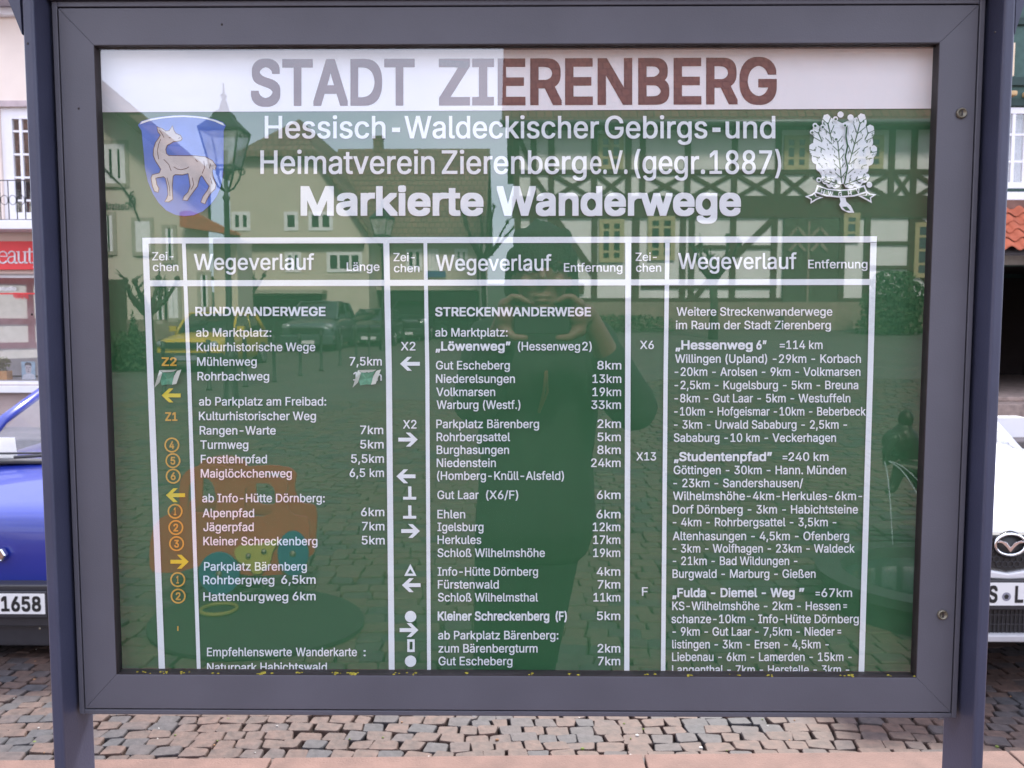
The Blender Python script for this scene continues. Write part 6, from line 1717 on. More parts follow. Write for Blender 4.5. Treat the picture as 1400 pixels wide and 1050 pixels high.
# ---------------------------------------------------------------- half timbered hall on the right
dH = 26.0
yH = -(dH - CAM_D)
hX = lambda px: rp_(px, 432, dH).x
hZ = lambda py: rp_(712, py, dH).z
xa, xb = hX(703), hX(1420)
zb_ = 0.6
ze = hZ(160)
hall = thing('half_timbered_house', 'half timbered house with dark beams and red roof, mirrored on the right', 'house', ((xa + xb) / 2, yH, 1.0))
ho = hall.location
b = MB()
b.box(xa, xb, yH - 10, yH, zb_, ze)
b.build('wall', M_PLASTER, hall, ho)
b = MB()
b.box(xa - 0.02, xb + 0.02, yH + 0.002, yH + 0.12, zb_ - 0.6, hZ(413))
b.build('stone_plinth', M_STONE, hall, ho)
b = MB()
def hb(px0, py0, px1, py1, wpx, t_=0.05):
    b.beam((hX(px0), yH + 0.001, hZ(py0)), (hX(px1), yH + 0.001, hZ(py1)), wpx * dH / FPX, t_, (0, 1, 0))
for p_ in (706, 729, 753, 811, 857, 876, 937, 1000, 1059, 1150, 1212, 1242, 1300, 1360):        # upper storey posts
    hb(p_, 162, p_, 277, 8)
for p_ in (708, 728, 753, 812, 868, 932, 944, 1000, 1056, 1148, 1182, 1242, 1300, 1360):        # ground floor posts
    hb(p_, 297, p_, 412, 10 if p_ in (868, 753) else 8)
lng = [(170, 16, 0.055), (236, 7, 0.056), (272, 7, 0.057), (285, 26, 0.075), (412, 9, 0.056)]
for y_, w_, t_ in lng:
    hb(700, y_, 1420, y_, w_, t_)
for p0, p1, y_ in ((944, 1056, 338), (1182, 1420, 333), (1182, 1420, 366), (876, 1056, 392), (708, 760, 392)):
    hb(p0, y_, p1, y_, 5, 0.053)
P_ = [753, 811, 857, 876, 937, 1000, 1059, 1150, 1212, 1242, 1300, 1360]
for p0, p1 in zip(P_, P_[1:]):                                                                # saint Andrew's crosses
    if p1 - p0 < 25:
        continue
    segs = [(p0, p1)] if p1 - p0 < 75 else [(p0, (p0 + p1) / 2), ((p0 + p1) / 2, p1)]
    for q0, q1 in segs:
        hb(q0 + 4, 240, q1 - 4, 270, 5.5, 0.047)
        hb(q0 + 4, 270, q1 - 4, 240, 5.5, 0.044)
for q in ((758, 298, 812, 375, 9), (1054, 300, 1004, 350, 8), (948, 410, 996, 345, 7), (1246, 298, 1296, 335, 8), (1296, 412, 1250, 370, 7), (728, 240, 753, 275, 6), (706, 180, 728, 232, 6)):
    hb(*q, 0.049)
b.build('timber_frame', M_BEAM, hall, ho)
for x0_, x1_, z0_, z1_, nx, nz, fr in ((818, 852, 359, 300, 2, 4, M_YFRAME), (884, 921, 356, 296, 2, 4, M_YFRAME), (1149, 1171, 332, 292, 1, 3, M_YFRAME), (774, 798, 402, 388, 1, 1, M_BEAM),
                                       (1066, 1100, 233, 186, 2, 3, M_YFRAME), (816, 850, 232, 184, 2, 3, M_YFRAME), (1246, 1290, 380, 305, 2, 4, M_YFRAME), (1160, 1200, 232, 186, 2, 3, M_YFRAME)):
    rwin(hall, ho, hX(x0_), hX(x1_), hZ(z0_), hZ(z1_), nx, nz, fr, yH + 0.05)
# portal with two small gables over the leaves
b = MB()
b.box(hX(1068), hX(1142), yH + 0.03, yH + 0.11, hZ(430), hZ(300))
dr = b.build('door', M_OAKDOOR, hall, ho)
b = MB()
for c_ in (1086, 1116):
    for k, y_ in enumerate((312, 332)):
        hb_ = MB
        for s in (-1, 1):
            b.beam((hX(c_), yH + 0.111, hZ(y_)), (hX(c_ + s * 11), yH + 0.111, hZ(y_ + 12)), 0.09, 0.04, (0, 1, 0))
b.box(hX(1100), hX(1103), yH + 0.111, yH + 0.13, hZ(430), hZ(304))
b.build('door_carving', M_STONE, dr, ho)
b = MB()
b.box(hX(1064), hX(1146), yH + 0.121, yH + 0.6, zb_ - 0.5, hZ(431))
b.box(hX(1060), hX(1150), yH + 0.121, yH + 0.95, zb_ - 0.5, hZ(438))
b.build('doorstep', M_STONE, hall, ho)
b = MB()
zt_ = ze + 5.8
b.prism([(xa - 0.35, yH + 0.65, ze - 0.25), (xa - 0.35, yH - 5, zt_), (xa - 0.35, yH - 10.65, ze - 0.25), (xa - 0.35, yH - 10.4, ze - 0.38), (xa - 0.35, yH - 5, zt_ - 0.3), (xa - 0.35, yH + 0.5, ze - 0.40)], (xb - xa + 0.7, 0, 0))
b.build('roof', M_ROOFR, hall, ho)
b = MB()
b.prism([(xa, yH - 0.05, ze), (xa, yH - 9.95, ze), (xa, yH - 5, zt_ - 0.35)], (0.2, 0, 0))
b.build('gable', M_PLASTER, hall, ho)
b = MB()
b.tube([(xa - 0.4, yH + 0.70, ze - 0.30), (xb + 0.4, yH + 0.70, ze - 0.30)], 0.08, 8)
b.tube([(xb - 0.1, yH + 0.66, ze - 0.3), (xb - 0.1, yH + 0.14, ze - 0.8), (xb - 0.1, yH + 0.14, zb_)], 0.05, 8)
b.build('gutter', M_GUTTER, hall, ho)

# ---------------------------------------------------------------- cream gabled house in the middle
dG = 34.0
yG = -(dG - CAM_D)
gX = lambda px: rp_(px, 432, dG).x
gZ = lambda py: rp_(712, py, dG).z
xa, xb, xc = gX(318), gX(500), gX(395)
gab = thing('gabled_house', 'cream house with half hipped gable, mirrored behind the heading', 'house', ((xa + xb) / 2, yG, 0.6))
o_ = gab.location
zb_ = 0.3
b = MB()
wall = [(xa, yG, zb_), (gX(505), yG, zb_), (gX(505), yG, gZ(322)), (gX(436), yG, gZ(214)), (gX(340), yG, gZ(214)), (xa, yG, gZ(240))]
b.prism(wall, (0, -10, 0))
b.build('wall', M_CREAM2, gab, o_)
b = MB()
rz = gZ(166)
# hip over the gable front, two roof planes
A1, A2 = Vector((gX(334), yG + 0.35, gZ(217))), Vector((gX(438), yG + 0.35, gZ(217)))
RD = Vector((xc, yG - 2.2, rz + 0.35))
RE = Vector((xc, yG - 10.4, rz + 0.35))
EL, ER = Vector((gX(312), yG + 0.35, gZ(245))), Vector((gX(512), yG + 0.35, gZ(330)))
ELb, ERb = EL + Vector((0, -10.7, 0)), ER + Vector((0, -10.7, 0))
th = Vector((0, 0, 0.22))
for quad in ((A1, A2, RD), (A1, RD, RE, ELb, EL), (A2, ER, ERb, RE, RD)):
    b.prism([p + Vector((0, 0, 0.03)) for p in quad], th)
b.build('roof', M_ROOFB, gab, o_)
for x0_, x1_ in ((320, 345), (391, 410), (424, 457)):
    rwin(gab, o_, gX(x0_), gX(x1_), gZ(315), gZ(289), 2 if x1_ - x0_ > 22 else 1, 1, M_WFRAME, yG + 0.002)
for x0_, x1_ in ((328, 342), (391, 413), (448, 496)):
    rwin(gab, o_, gX(x0_), gX(x1_), gZ(372), gZ(344), 3 if x1_ - x0_ > 30 else 2, 1, M_WFRAME, yG + 0.002)
b = MB()
b.box(gX(322), gX(500), yG + 0.003, yG + 0.30, gZ(334), gZ(331))
b.box(gX(330), gX(448), yG + 0.003, yG + 0.9, gZ(402), gZ(397))
b.build('ledge', M_GREYTRIM, gab, o_)
b = MB()
b.box(gX(332), gX(440), yG + 0.004, yG + 0.05, zb_, gZ(404))
b.build('shopfront', M_DARKPANE, gab, o_)

# ---------------------------------------------------------------- long brown roofed house beside it
dL = 37.0
yL = -(dL - CAM_D)
lX = lambda px: rp_(px, 432, dL).x
lZ = lambda py: rp_(712, py, dL).z
lng_ = thing('long_house', 'long house with big brown tiled roof and chimney, mirrored left of the sky gap', 'house', (lX(560), yL, 0.6))
o_ = lng_.location
xa, xb = lX(436), lX(657)
b = MB()
b.box(xa, xb, yL - 8, yL, zb_, lZ(322))
b.build('wall', M_CREAM3, lng_, o_)
b = MB()
dr_ = 4.5
zr_ = rp_(712, 203, dL + dr_).z
yR_ = yL - dr_
b.prism([(xa, yL + 0.5, lZ(325)), (xa, yR_, zr_), (xa, yL - 9.5, lZ(325)), (xa, yL - 9.3, lZ(329)), (xa, yR_, zr_ - 0.3), (xa, yL + 0.4, lZ(329))], (xb + 0.25 - xa, 0, 0))
b.build('roof', M_ROOFB, lng_, o_)
b = MB()
cx0, cx1 = rp_(514, 432, dL + dr_).x, rp_(526, 432, dL + dr_).x
b.box(cx0, cx1, yR_ - 0.25, yR_ + 0.25, zr_ - 0.6, rp_(712, 188, dL + dr_).z)
b.box(cx0 - .05, cx1 + .05, yR_ - 0.3, yR_ + 0.3, rp_(712, 188, dL + dr_).z, rp_(712, 186.5, dL + dr_).z)
b.build('chimney', M_ROOFB, lng_, o_)
for x0_, x1_ in ((556, 578), (586, 600), (622, 640)):
    rwin(lng_, o_, lX(x0_), lX(x1_), lZ(370), lZ(340), 2, 1, M_WFRAME, yL + 0.002)
b = MB()
b.box(lX(505), lX(652), yL + 0.004, yL + 0.06, zb_, lZ(398))
b.build('shopfront', M_DARKPANE, lng_, o_)
b = MB()
b.box(lX(500), lX(655), yL + 0.004, yL + 1.3, lZ(398) + .002, lZ(392))
b.build('canopy', M_GREYTRIM, lng_, o_)
b = MB()
b.box(lX(583), lX(610), yL + 0.004, yL + 0.10, lZ(379), lZ(371))
b.build('shop_sign', mat('blue_sign', (0.05, 0.10, 0.22), 0.5), lng_, o_)
b = MB()
b.tube([(xa, yL + 0.55, lZ(327)), (xb + .2, yL + 0.55, lZ(327))], 0.07, 8)
b.tube([(xb - 0.1, yL + 0.5, lZ(327)), (xb - 0.1, yL + 0.08, lZ(333)), (xb - 0.1, yL + 0.08, zb_)], 0.045, 8)
b.build('gutter', M_GUTTER, lng_, o_)

# ---------------------------------------------------------------- ivory house at the left edge, steep verge
dE = 23.0
yE = -(dE - CAM_D)
eX = lambda px: rp_(px, 432, dE).x
eZ = lambda py: rp_(712, py, dE).z
inn = thing('gabled_inn', 'ivory inn with steep roof verge and scrolled wall lettering, mirrored at the left edge', 'house', (eX(150), yE, 0.4))
o_ = inn.location
sl_ = (eZ(92) - eZ(232)) / (eX(137) - eX(297))
xr, zr_ = eX(288), eZ(240)
xap = eX(20)
zap = zr_ + sl_ * (xap - xr)
xl = 2 * xap - xr
b = MB()
b.prism([(xr, yE, 0.2), (xr, yE, zr_), (xap, yE, zap - 0.15), (xl, yE, zr_), (xl, yE, 0.2)], (-3.9, -11, 0))
b.build('wall', M_CREAM3, inn, o_)
b = MB()
n2 = Vector((-(zap - zr_), 0, xap - xr)).normalized()
for (pa, pb) in (((xr + 0.35, zr_ - 0.35 * -sl_ * 1.0), (xap, zap)), ((xl - 0.35, zr_ - 0.35 * -sl_), (xap, zap))):
    b.prism([(pa[0], yE + 0.75, pa[1]), (pb[0], yE + 0.75, pb[1]), (pb[0], yE + 0.75, pb[1] + 0.32), (pa[0], yE + 0.75, pa[1] + 0.32)], (-4.3, -12.2, 0))
b.build('roof', M_ROOFY, inn, o_)
b = MB()
b.beam((xr + .3, yE + 0.70, zr_ + .3 * sl_ - 0.10), (xap, yE + 0.70, zap - 0.10), 0.22, 0.04, (0, 1, 0))
b.build('verge_board', M_OAKDOOR, inn, o_)
for x0_, x1_, z0_, z1_, nx in ((150, 178, 250, 196, 2), (147, 158, 343, 294, 1), (189, 209, 344, 302, 2), (230, 240, 355, 312, 1), (231, 244, 435, 393, 1), (215, 224, 438, 385, 1), (276, 285, 420, 376, 1)):
    rwin(inn, o_, eX(x0_), eX(x1_), eZ(z0_), eZ(z1_), nx, 1, M_WFRAME, yE + 0.002, trim=M_GREYTRIM)
b = MB()
b.box(eX(150), eX(174), yE + 0.003, yE + 0.08, 0.3, eZ(382))
b.build('door', M_OAKDOOR, inn, o_)
b = MB()
b.box(eX(138), eX(288), yE + 0.003, yE + 0.07, 0.2, eZ(437))
b.build('stone_plinth', M_STONE, inn, o_)
b = MB()
def IN(px, py):
    return rp_(px, py, dE - 0.06)
b.tube([IN(140, 228), IN(152, 240), IN(166, 254), IN(176, 268), IN(182, 278), IN(185, 289), IN(190, 301)], 0.022, 6)
sp_ = [IN(181 + (1.5 + 0.55 * k) * 0.55 * math.cos(k * 0.75), 274 + (1.5 + 0.75 * k) * math.sin(k * 0.75)) for k in range(16)]
b.tube(sp_, 0.018, 6)
text_to(b, 'Gaststätte', lambda u, v: Vector((eX(182 - 44 * u), yE + 0.02, eZ(286 - v * 10))), False)
b.build('wall_lettering', M_IRON, inn, o_)
# lean-to with bright tiles beside the inn
lt0, lt1 = eX(259), eX(326)
b = MB()
b.prism([(lt0, yE + 0.002, 0.2), (lt1, yE + 0.002, 0.2), (lt1, yE + 0.002, eZ(322)), (lt0, yE + 0.002, eZ(322))], (0, -0.0, 0)) if False else b.box(xr + 0.002, lt1 - .1, yE - 1.6, yE - 0.3, 0.2, eZ(324))
b.build('side_wall', M_CREAM2, inn, o_)
b = MB()
b.prism([(lt0, yE + 0.003, eZ(292)), (eX(272), yE + 0.003, eZ(290)), (lt1, yE + 0.003, eZ(318)), (lt1, yE + 0.003, eZ(322)), (lt0, yE + 0.003, eZ(312))], (0, 0.5, 0))
b.prism([(eX(266), yE - 0.001, eZ(290)), (lt1 + .1, yE - 0.001, eZ(319)), (lt1 + .1, yE - 0.001, eZ(322)), (eX(266), yE - 0.001, eZ(294))], (-0.6, -1.8, 0))
b.build('porch_roof', M_TILE, inn, o_)

# ---------------------------------------------------------------- a red timbered house to the side, mirrored in the shop windows
rs = thing('red_timbered_house', 'red timbered house with cream panels, mirrored in the balcony window', 'house', (-17.5, -7.5, 0.0), R(-35))
b = MB()
b.box(-5, 5, -8, 0, -0.2, 6.6)
b.build('wall', M_PLASTER, rs)
b = MB()
for i in range(9):
    b.beam((-5 + i * 1.25, 0.001, 0.4), (-5 + i * 1.25, 0.001, 6.6), 0.22, 0.05, (0, 1, 0))
for z in (0.5, 1.4, 2.9, 3.2, 4.1, 6.4):
    b.beam((-5.1, 0.001, z), (5.1, 0.001, z), 0.22, 0.06, (0, 1, 0))
for i in range(8):
    b.beam((-4.9 + i * 1.25, 0.001, 3.3), (-3.9 + i * 1.25, 0.001, 4.0), 0.16, 0.045, (0, 1, 0))
b.build('timber_frame', mat('red_timber', (0.20, 0.035, 0.035), 0.8, var=0.15), rs)
for i in (1, 3, 5, 7):
    for z0_ in (1.55, 4.3):
        casement(rs, None, -5 + i * 1.25 + .16, -5 + i * 1.25 + 1.09, z0_, z0_ + 1.25, 0.03, 2, 3, M_WFRAME, 0.07, 0.03, out=1, pane=M_DARKPANE, fdepth=0.05)
b = MB()
b.prism([(-5.4, 0.6, 6.5), (-5.4, -4, 11.5), (-5.4, -8.6, 6.5)], (10.8, 0, 0))
b.build('roof', M_ROOFR, rs)

# ---------------------------------------------------------------- street lamps
def lamp_mesh():
    t_ = thing('street_lamp', 'old style lantern on a tall post, mirrored beside the blue shield', 'street lamp', (0, 0, 0), 0, 'old style street lamps on the square')
    b_ = MB()
    b_.lathe([(0.16, 0), (0.16, 0.10), (0.13, 0.14), (0.11, 0.8), (0.125, 0.84), (0.085, 0.90), (0.065, 1.6), (0.08, 1.64), (0.055, 1.70), (0.045, 3.55), (0.07, 3.60), (0.04, 3.66), (0.035, 3.9)], (0, 0, 0), 'z', 16)
    b_.build('post', M_LAMPMETAL, t_)
    b_ = MB()
    for k in range(4):
        a = math.pi / 4 + k * math.pi / 2
        ca, sa = math.cos(a), math.sin(a)
        b_.tube([(0.03 * ca, 0.03 * sa, 3.72), (0.14 * ca, 0.14 * sa, 3.78), (0.25 * ca, 0.25 * sa, 3.95), (0.30 * ca, 0.30 * sa, 4.12)], 0.018, 6)
        b_.tube([(0.30 * ca + 0.055 * math.cos(q) * ca, 0.30 * sa + 0.055 * math.cos(q) * sa, 4.09 + 0.055 * math.sin(q)) for q in [i * math.pi / 5 for i in range(10)]], 0.013, 5, closed=True)
        b_.tube([(0.29 * ca, 0.29 * sa, 4.13), (0.47 * ca, 0.47 * sa, 4.72)], 0.016, 6)
    for rr, zz_ in ((0.30, 4.13), (0.47, 4.72)):
        b_.tube([(rr * math.cos(math.pi / 4 + k * math.pi / 2), rr * math.sin(math.pi / 4 + k * math.pi / 2), zz_) for k in range(4)], 0.020, 6, closed=True)
    b_.tube([(0, 0, 3.85), (0, 0, 4.2)], 0.03, 8)
    b_.lathe([(0.03, 4.15), (0.05, 4.25), (0.045, 4.4), (0.0, 4.42)], (0, 0, 0), 'z', 10)
    b_.build('lantern_frame', M_LAMPMETAL, t_)
    b_ = MB()
    for k in range(4):
        a, c = math.pi / 4 + k * math.pi / 2, math.pi / 4 + (k + 1) * math.pi / 2
        b_.poly([(0.29 * math.cos(a), 0.29 * math.sin(a), 4.14), (0.29 * math.cos(c), 0.29 * math.sin(c), 4.14), (0.46 * math.cos(c), 0.46 * math.sin(c), 4.71), (0.46 * math.cos(a), 0.46 * math.sin(a), 4.71)])
    b_.build('lantern_glass', M_LAMPGLASS, t_)
    b_ = MB()
    b_.lathe([(0.50, 4.735), (0.50, 4.76), (0.24, 4.96), (0.20, 5.04), (0.10, 5.10), (0.055, 5.24), (0.03, 5.28), (0.065, 5.34), (0.02, 5.40), (0.012, 5.55), (0.0, 5.56)], (0, 0, 0), 'z', 4, 0, False, math.pi / 4)
    b_.build('lantern_roof', M_LAMPMETAL, t_)
    return t_
lam = lamp_mesh()
p = rp_(313, 432, 14.0)
s_ = (rp_(313, 113, 14.0).z - ground_z(p.x, p.y)) / 5.56
lam.scale = (s_, s_, s_)
lam.location = (p.x, p.y, ground_z(p.x, p.y))
p = rp_(524, 432, 29.0)
l2 = copy_tree(lam, (p.x, p.y, ground_z(p.x, p.y)), 0.3, 'old style lantern on a tall post, mirrored in front of the brown tiled roof')

# ---------------------------------------------------------------- bollards
def bollard(label):
    t_ = tag(MB().lathe([(0.055, 0.0), (0.055, 0.03), (0.036, 0.05), (0.036, 0.80), (0.05, 0.82), (0.05, 0.86), (0.036, 0.88), (0.045, 0.93), (0.0, 0.95)], (0, 0, 0), 'z', 12).build('bollard', M_LAMPMETAL), label, 'bollard', 'row of thin bollards on the square')
    return t_
bol = None
for i, (px, d, wh) in enumerate(((221, 15.6, 'before the yellow car bonnet'), (283, 16.2, 'before the yellow car door'), (333, 16.8, 'before the tail of the yellow car'), (373, 17.8, 'right of the yellow car'), (409, 19.2, 'before the grey minivan bonnet'), (438, 20.6, 'before the middle of the grey minivan'), (464, 22.2, 'before the tail of the grey minivan'), (486, 24, 'before the dark estate car'), (504, 26, 'at the tail of the dark estate car'), (522, 28.5, 'left of the column rule'), (552, 32, 'right of the column rule'), (573, 35, 'farthest of the row'))):
    p = rp_(px, 432, d)
    lab = 'thin dark metal bollard ' + wh
    if bol is None:
        bol = bollard(lab)
        o = bol
    else:
        o = bol.copy()
        COL.objects.link(o)
        o['label'] = lab
    o.location = (p.x, p.y, ground_z(p.x, p.y))

# ---------------------------------------------------------------- parked cars on the square
def rcar(name, label, px, d, rotz, pm, sp):
    p = rp_(px, 432, d)
    c = make_car(name, label, (p.x, p.y, ground_z(p.x, p.y)), rotz, pm, sp, 'cars parked on the square')
    return c
OLD = dict(st=[(0.00, .66, .36, .58, .70), (0.05, .74, .28, .62, .76), (0.22, .79, .22, .68, .80), (1.05, .81, .20, .78, .90), (1.5, .82, .20, .82, .92), (2.6, .82, .20, .84, .93), (3.7, .80, .22, .84, .93), (3.95, .74, .28, .78, .88), (4.0, .64, .36, .66, .78)],
           cowl=(1.15, 0.90, 0.68), roof=(1.80, 3.3, 1.36, 0.58), tail=(3.85, 0.90, 0.66), axles=(0.75, 3.15), r=0.29, hw=0.82, lamp=(0.62, 0.02, 0.66, 0.10, 0.07))
VAN = dict(st=[(0.00, .70, .32, .58, .78), (0.06, .80, .24, .66, .86), (0.25, .87, .20, .76, .94), (0.85, .89, .19, .92, 1.06), (1.3, .89, .19, .96, 1.10), (2.8, .89, .19, .98, 1.10), (3.9, .87, .22, .98, 1.10), (4.15, .82, .28, .92, 1.06), (4.22, .70, .36, .8, 0.96)],
           cowl=(0.90, 1.06, 0.78), roof=(1.85, 3.7, 1.62, 0.62), tail=(4.1, 1.06, 0.74), axles=(0.85, 3.5), r=0.32, hw=0.89, lamp=(0.68, 0.10, 0.80, 0.16, 0.10))
def car_front(c, hw, zg0, zg1, zb0, zb1, bump_mat, y=-0.04, plate_mat=None):
    b_ = MB()
    b_.box(-hw * 0.62, hw * 0.62, y - 0.01, y + 0.06, zg0, zg1)
    g_ = b_.build('grille', M_INK, c, bevel=0.008)
    b_ = MB()
    for k in range(4):
        z = zg0 + (zg1 - zg0) * (k + 0.5) / 4
        b_.box(-hw * 0.6, hw * 0.6, y - 0.018, y - 0.0105, z - 0.008, z + 0.008)
    b_.build('slat', M_BLACKP, g_)
    b_ = MB()
    b_.box(-hw * 0.96, hw * 0.96, y - 0.06, y + 0.3, zb0, zb1)
    b_.build('bumper', bump_mat, c, bevel=0.03, bseg=3)
    b_ = MB()
    b_.box(-0.26, 0.26, y - 0.075, y - 0.062, zb0 + 0.03, zb0 + 0.14)
    b_.build('number_plate', plate_mat or M_PLATE, c)
yel = paint('yellow', (0.55, 0.40, 0.03))
# the cars face the case (front towards +y), so they are turned round
c1 = rcar('parked_car', 'old yellow saloon parked facing the case, mirrored behind the first bollards', 254, 20.0, math.pi + 0.0, yel, OLD)
car_front(c1, 0.80, 0.56, 0.70, 0.26, 0.46, M_BLACKP, plate_mat=M_SEALG)
gm_ = paint('slate', (0.075, 0.095, 0.105), 0.3)
c2 = rcar('parked_car', 'slate grey minivan parked facing the case, mirrored right of the yellow saloon', 419, 28.0, math.pi + 0.0, gm_, VAN)
car_front(c2, 0.88, 0.62, 0.76, 0.22, 0.52, gm_)
c3 = rcar('parked_car', 'dark estate car half hidden behind the grey minivan', 504, 31.0, math.pi + 0.0, paint('graphite', (0.025, 0.03, 0.034), 0.2), HATCH)
car_front(c3, 0.80, 0.56, 0.68, 0.22, 0.48, M_BLACKP)
c4 = rcar('parked_car', 'dark car farthest away, mirrored at the column rule', 556, 35.0, math.pi + 0.0, paint('graphite', (0.025, 0.03, 0.034), 0.2), VAN)
car_front(c4, 0.86, 0.62, 0.74, 0.22, 0.5, M_BLACKP)

# ---------------------------------------------------------------- trees, hedges
def bare_tree(name, label, px, pbase, ptop, d, seed, spread=0.32, up=0.55, dz0=None):
    """a pollarded winter tree: trunk, a few knobby limbs, short shoots"""
    rn = random.Random(seed)
    p = rp_(px, 432, d)
    z0 = ground_z(p.x, p.y)
    zt = rp_(px, ptop, d).z
    H = zt - z0
    t_ = thing(name, label, 'tree', (p.x, p.y, z0), 0, 'bare trees on the square')
    b_ = MB()
    z1 = z0 + H * 0.52
    b_.tube([(p.x, p.y, z0 - 0.1), (p.x + 0.03, p.y, z0 + H * 0.25), (p.x - 0.02, p.y, z1)], [0.13, 0.095, 0.10], 10)
    b_.build('trunk', M_BARK, t_, t_.location)
    b_ = MB()
    for k in range(7):
        a = k * 2 * math.pi / 7 + rn.uniform(-.3, .3)
        L = H * rn.uniform(0.30, 0.44)
        q = Vector((p.x, p.y, z1 - rn.uniform(0, .12)))
        pts, rs = [q.copy()], [0.07]
        dirv = Vector((math.cos(a) * spread * 2.2, math.sin(a) * spread * 2.2, up * 0.7))
        for s in range(4):
            dirv = (dirv + Vector((rn.uniform(-.35, .35), rn.uniform(-.35, .35), 0.28))).normalized()
            q = q + dirv * L / 4
            pts.append(q.copy())
            rs.append(0.07 - 0.010 * (s + 1))
        b_.tube(pts, rs, 7)
        b_.ball(pts[-1], 0.075, 8)
        b_.ball(pts[2], 0.07, 8)
        for s in range(5):
            a0 = pts[rn.choice((2, 3, 4))]
            dv = Vector((rn.uniform(-.6, .6), rn.uniform(-.6, .6), rn.uniform(.3, 1))).normalized() * rn.uniform(.15, .35)
            b_.tube([a0, a0 + dv * .5 + Vector((0, 0, .02)), a0 + dv], [0.018, 0.014, 0.006], 5)
            b_.ball(a0 + dv * .5, 0.022, 6)
    b_.build('crown', M_BARK, t_, t_.location)
bare_tree('bare_tree', 'pollarded bare tree before the inn wall, mirrored at the first table rule', 203, 470, 348, 20.0, 21)
bare_tree('bare_tree', 'pollarded bare tree between the lamp post and the cream gabled house', 330, 470, 352, 27.5, 22)
bare_tree('bare_tree', 'pollarded bare tree before the half timbered front, under the right column heading', 975, 470, 305, 22.0, 23)
bare_tree('bare_tree', 'thin bare tree at the right end of the brown roofed house', 661, 470, 250, 33.0, 24, 0.25, 0.9)

def bush(name, label, cat, cx, cy, z0, rx, ry, h, n, leaf, seed, group=None, cone=False):
    rn = random.Random(seed)
    t_ = thing(name, label, cat, (cx, cy, z0), 0, group)
    b_ = MB()
    for i in range(n):
        while True:
            u = Vector((rn.uniform(-1, 1), rn.uniform(-1, 1), rn.uniform(0, 1)))
            w_ = (1 - u.z) ** 0.8 if cone else (1 - max(0, u.z - 0.55) ** 2 * 2.2)
            if u.x * u.x + u.y * u.y < w_ * w_ * (0.8 + 0.35 * noise.noise(Vector((u.x * 2 + seed, u.y * 2, u.z * 3)))) ** 2:
                break
        c = Vector((cx + u.x * rx, cy + u.y * ry, z0 + 0.03 + u.z * h))
        a = Vector((rn.gauss(0, 1), rn.gauss(0, 1), rn.gauss(0, 1))).normalized()
        s = a.cross(Vector((rn.gauss(0, 1), rn.gauss(0, 1), 1))).normalized()
        b_.poly([c - a * leaf, c + s * leaf * .5, c + a * leaf, c - s * leaf * .5])
    b_.build('foliage', M_LEAF, t_, t_.location)
    b_ = MB()
    for k in range(5):
        b_.tube([(cx + rn.uniform(-.2, .2) * rx, cy + rn.uniform(-.2, .2) * ry, z0 - .05), (cx + rn.uniform(-.6, .6) * rx, cy + rn.uniform(-.6, .6) * ry, z0 + h * .7)], [0.02, 0.008], 5)
    b_.build('stem', M_BARK, t_, t_.location)
def at_r(px, d):
    p = rp_(px, 432, d)
    return p.x, p.y, ground_z(p.x, p.y)
x, y, z = at_r(181, 21.5)
bush('conifer', 'narrow dark conifer beside the inn door', 'shrub', x, y, z + .3, 0.22, 0.22, rp_(181, 422, 21.5).z - z - .3, 900, 0.05, 31, None, True)
x, y, z = at_r(176, 20.5)
bush('hedge', 'low dark hedge at the foot of the inn wall', 'hedge', x, y, z, 0.8, 0.5, 0.9, 1500, 0.06, 32)
x, y, z = at_r(1222, 23.5)
bush('hedge', 'dark green hedge before the half timbered front, at the right edge of the board', 'hedge', x, y, z, 1.0, 0.7, rp_(1222, 372, 23.5).z - z, 3000, 0.07, 33)
x, y, z = at_r(850, 24.4)
bush('flower_bed', 'low green planting along the sandstone plinth left of the portal', 'plant', x, y, z, 1.9, 0.35, 0.45, 1600, 0.05, 34)

# ---------------------------------------------------------------- springy toy car
tx, ty, tz = at_r(318, 4.62)
toy = thing('spring_rider', 'orange toy car on a spring with blue wheels, mirrored low on the left', 'playground toy', (tx, ty, 0.0))
S3 = lambda x, y: rp_(190 + x / 3.281, 600 + y / 3.281, 4.62)
def loc_t(x, y):
    q = S3(x, y)
    return (q.x - tx, q.z)
M_ORANGE = mat('orange_board', (0.36, 0.058, 0.026), 0.5, var=0.08, scale=6)
M_TOYBLUE = mat('blue_board', (0.012, 0.11, 0.19), 0.5, var=0.08, scale=6)
M_TOYYEL = mat('yellow_board', (0.38, 0.33, 0.06), 0.5, var=0.06, scale=6)
outl = [(46, 600), (44, 520), (50, 450), (66, 385), (105, 348), (182, 330), (176, 240), (186, 175), (222, 135), (280, 118), (370, 118), (415, 140), (430, 172), (470, 166), (560, 162), (640, 176), (668, 206), (655, 262), (664, 310), (690, 346), (758, 350), (764, 420), (757, 520), (748, 600), (620, 612), (520, 618), (430, 606), (300, 560), (170, 604)]
h1 = [(218, 250), (224, 205), (250, 180), (300, 176), (330, 200), (345, 262), (345, 330), (215, 335)]
h2 = [(474, 335), (470, 260), (480, 215), (520, 200), (580, 200), (606, 222), (612, 280), (606, 330), (560, 350), (500, 352)]
for yo, xo in ((0.0, 0.0), (-0.30, -0.03)):
    b = MB()
    cut_board(b, [[(x_ + xo, z_) for x_, z_ in rounded([loc_t(*p_) for p_ in lp], .35, 3)] for lp in (outl, h1, h2)], 0.019)
    b.v = [(x_, y_ + yo, z_) for x_, y_, z_ in b.v]
    b.build('side_panel', M_ORANGE, toy)
b = MB()
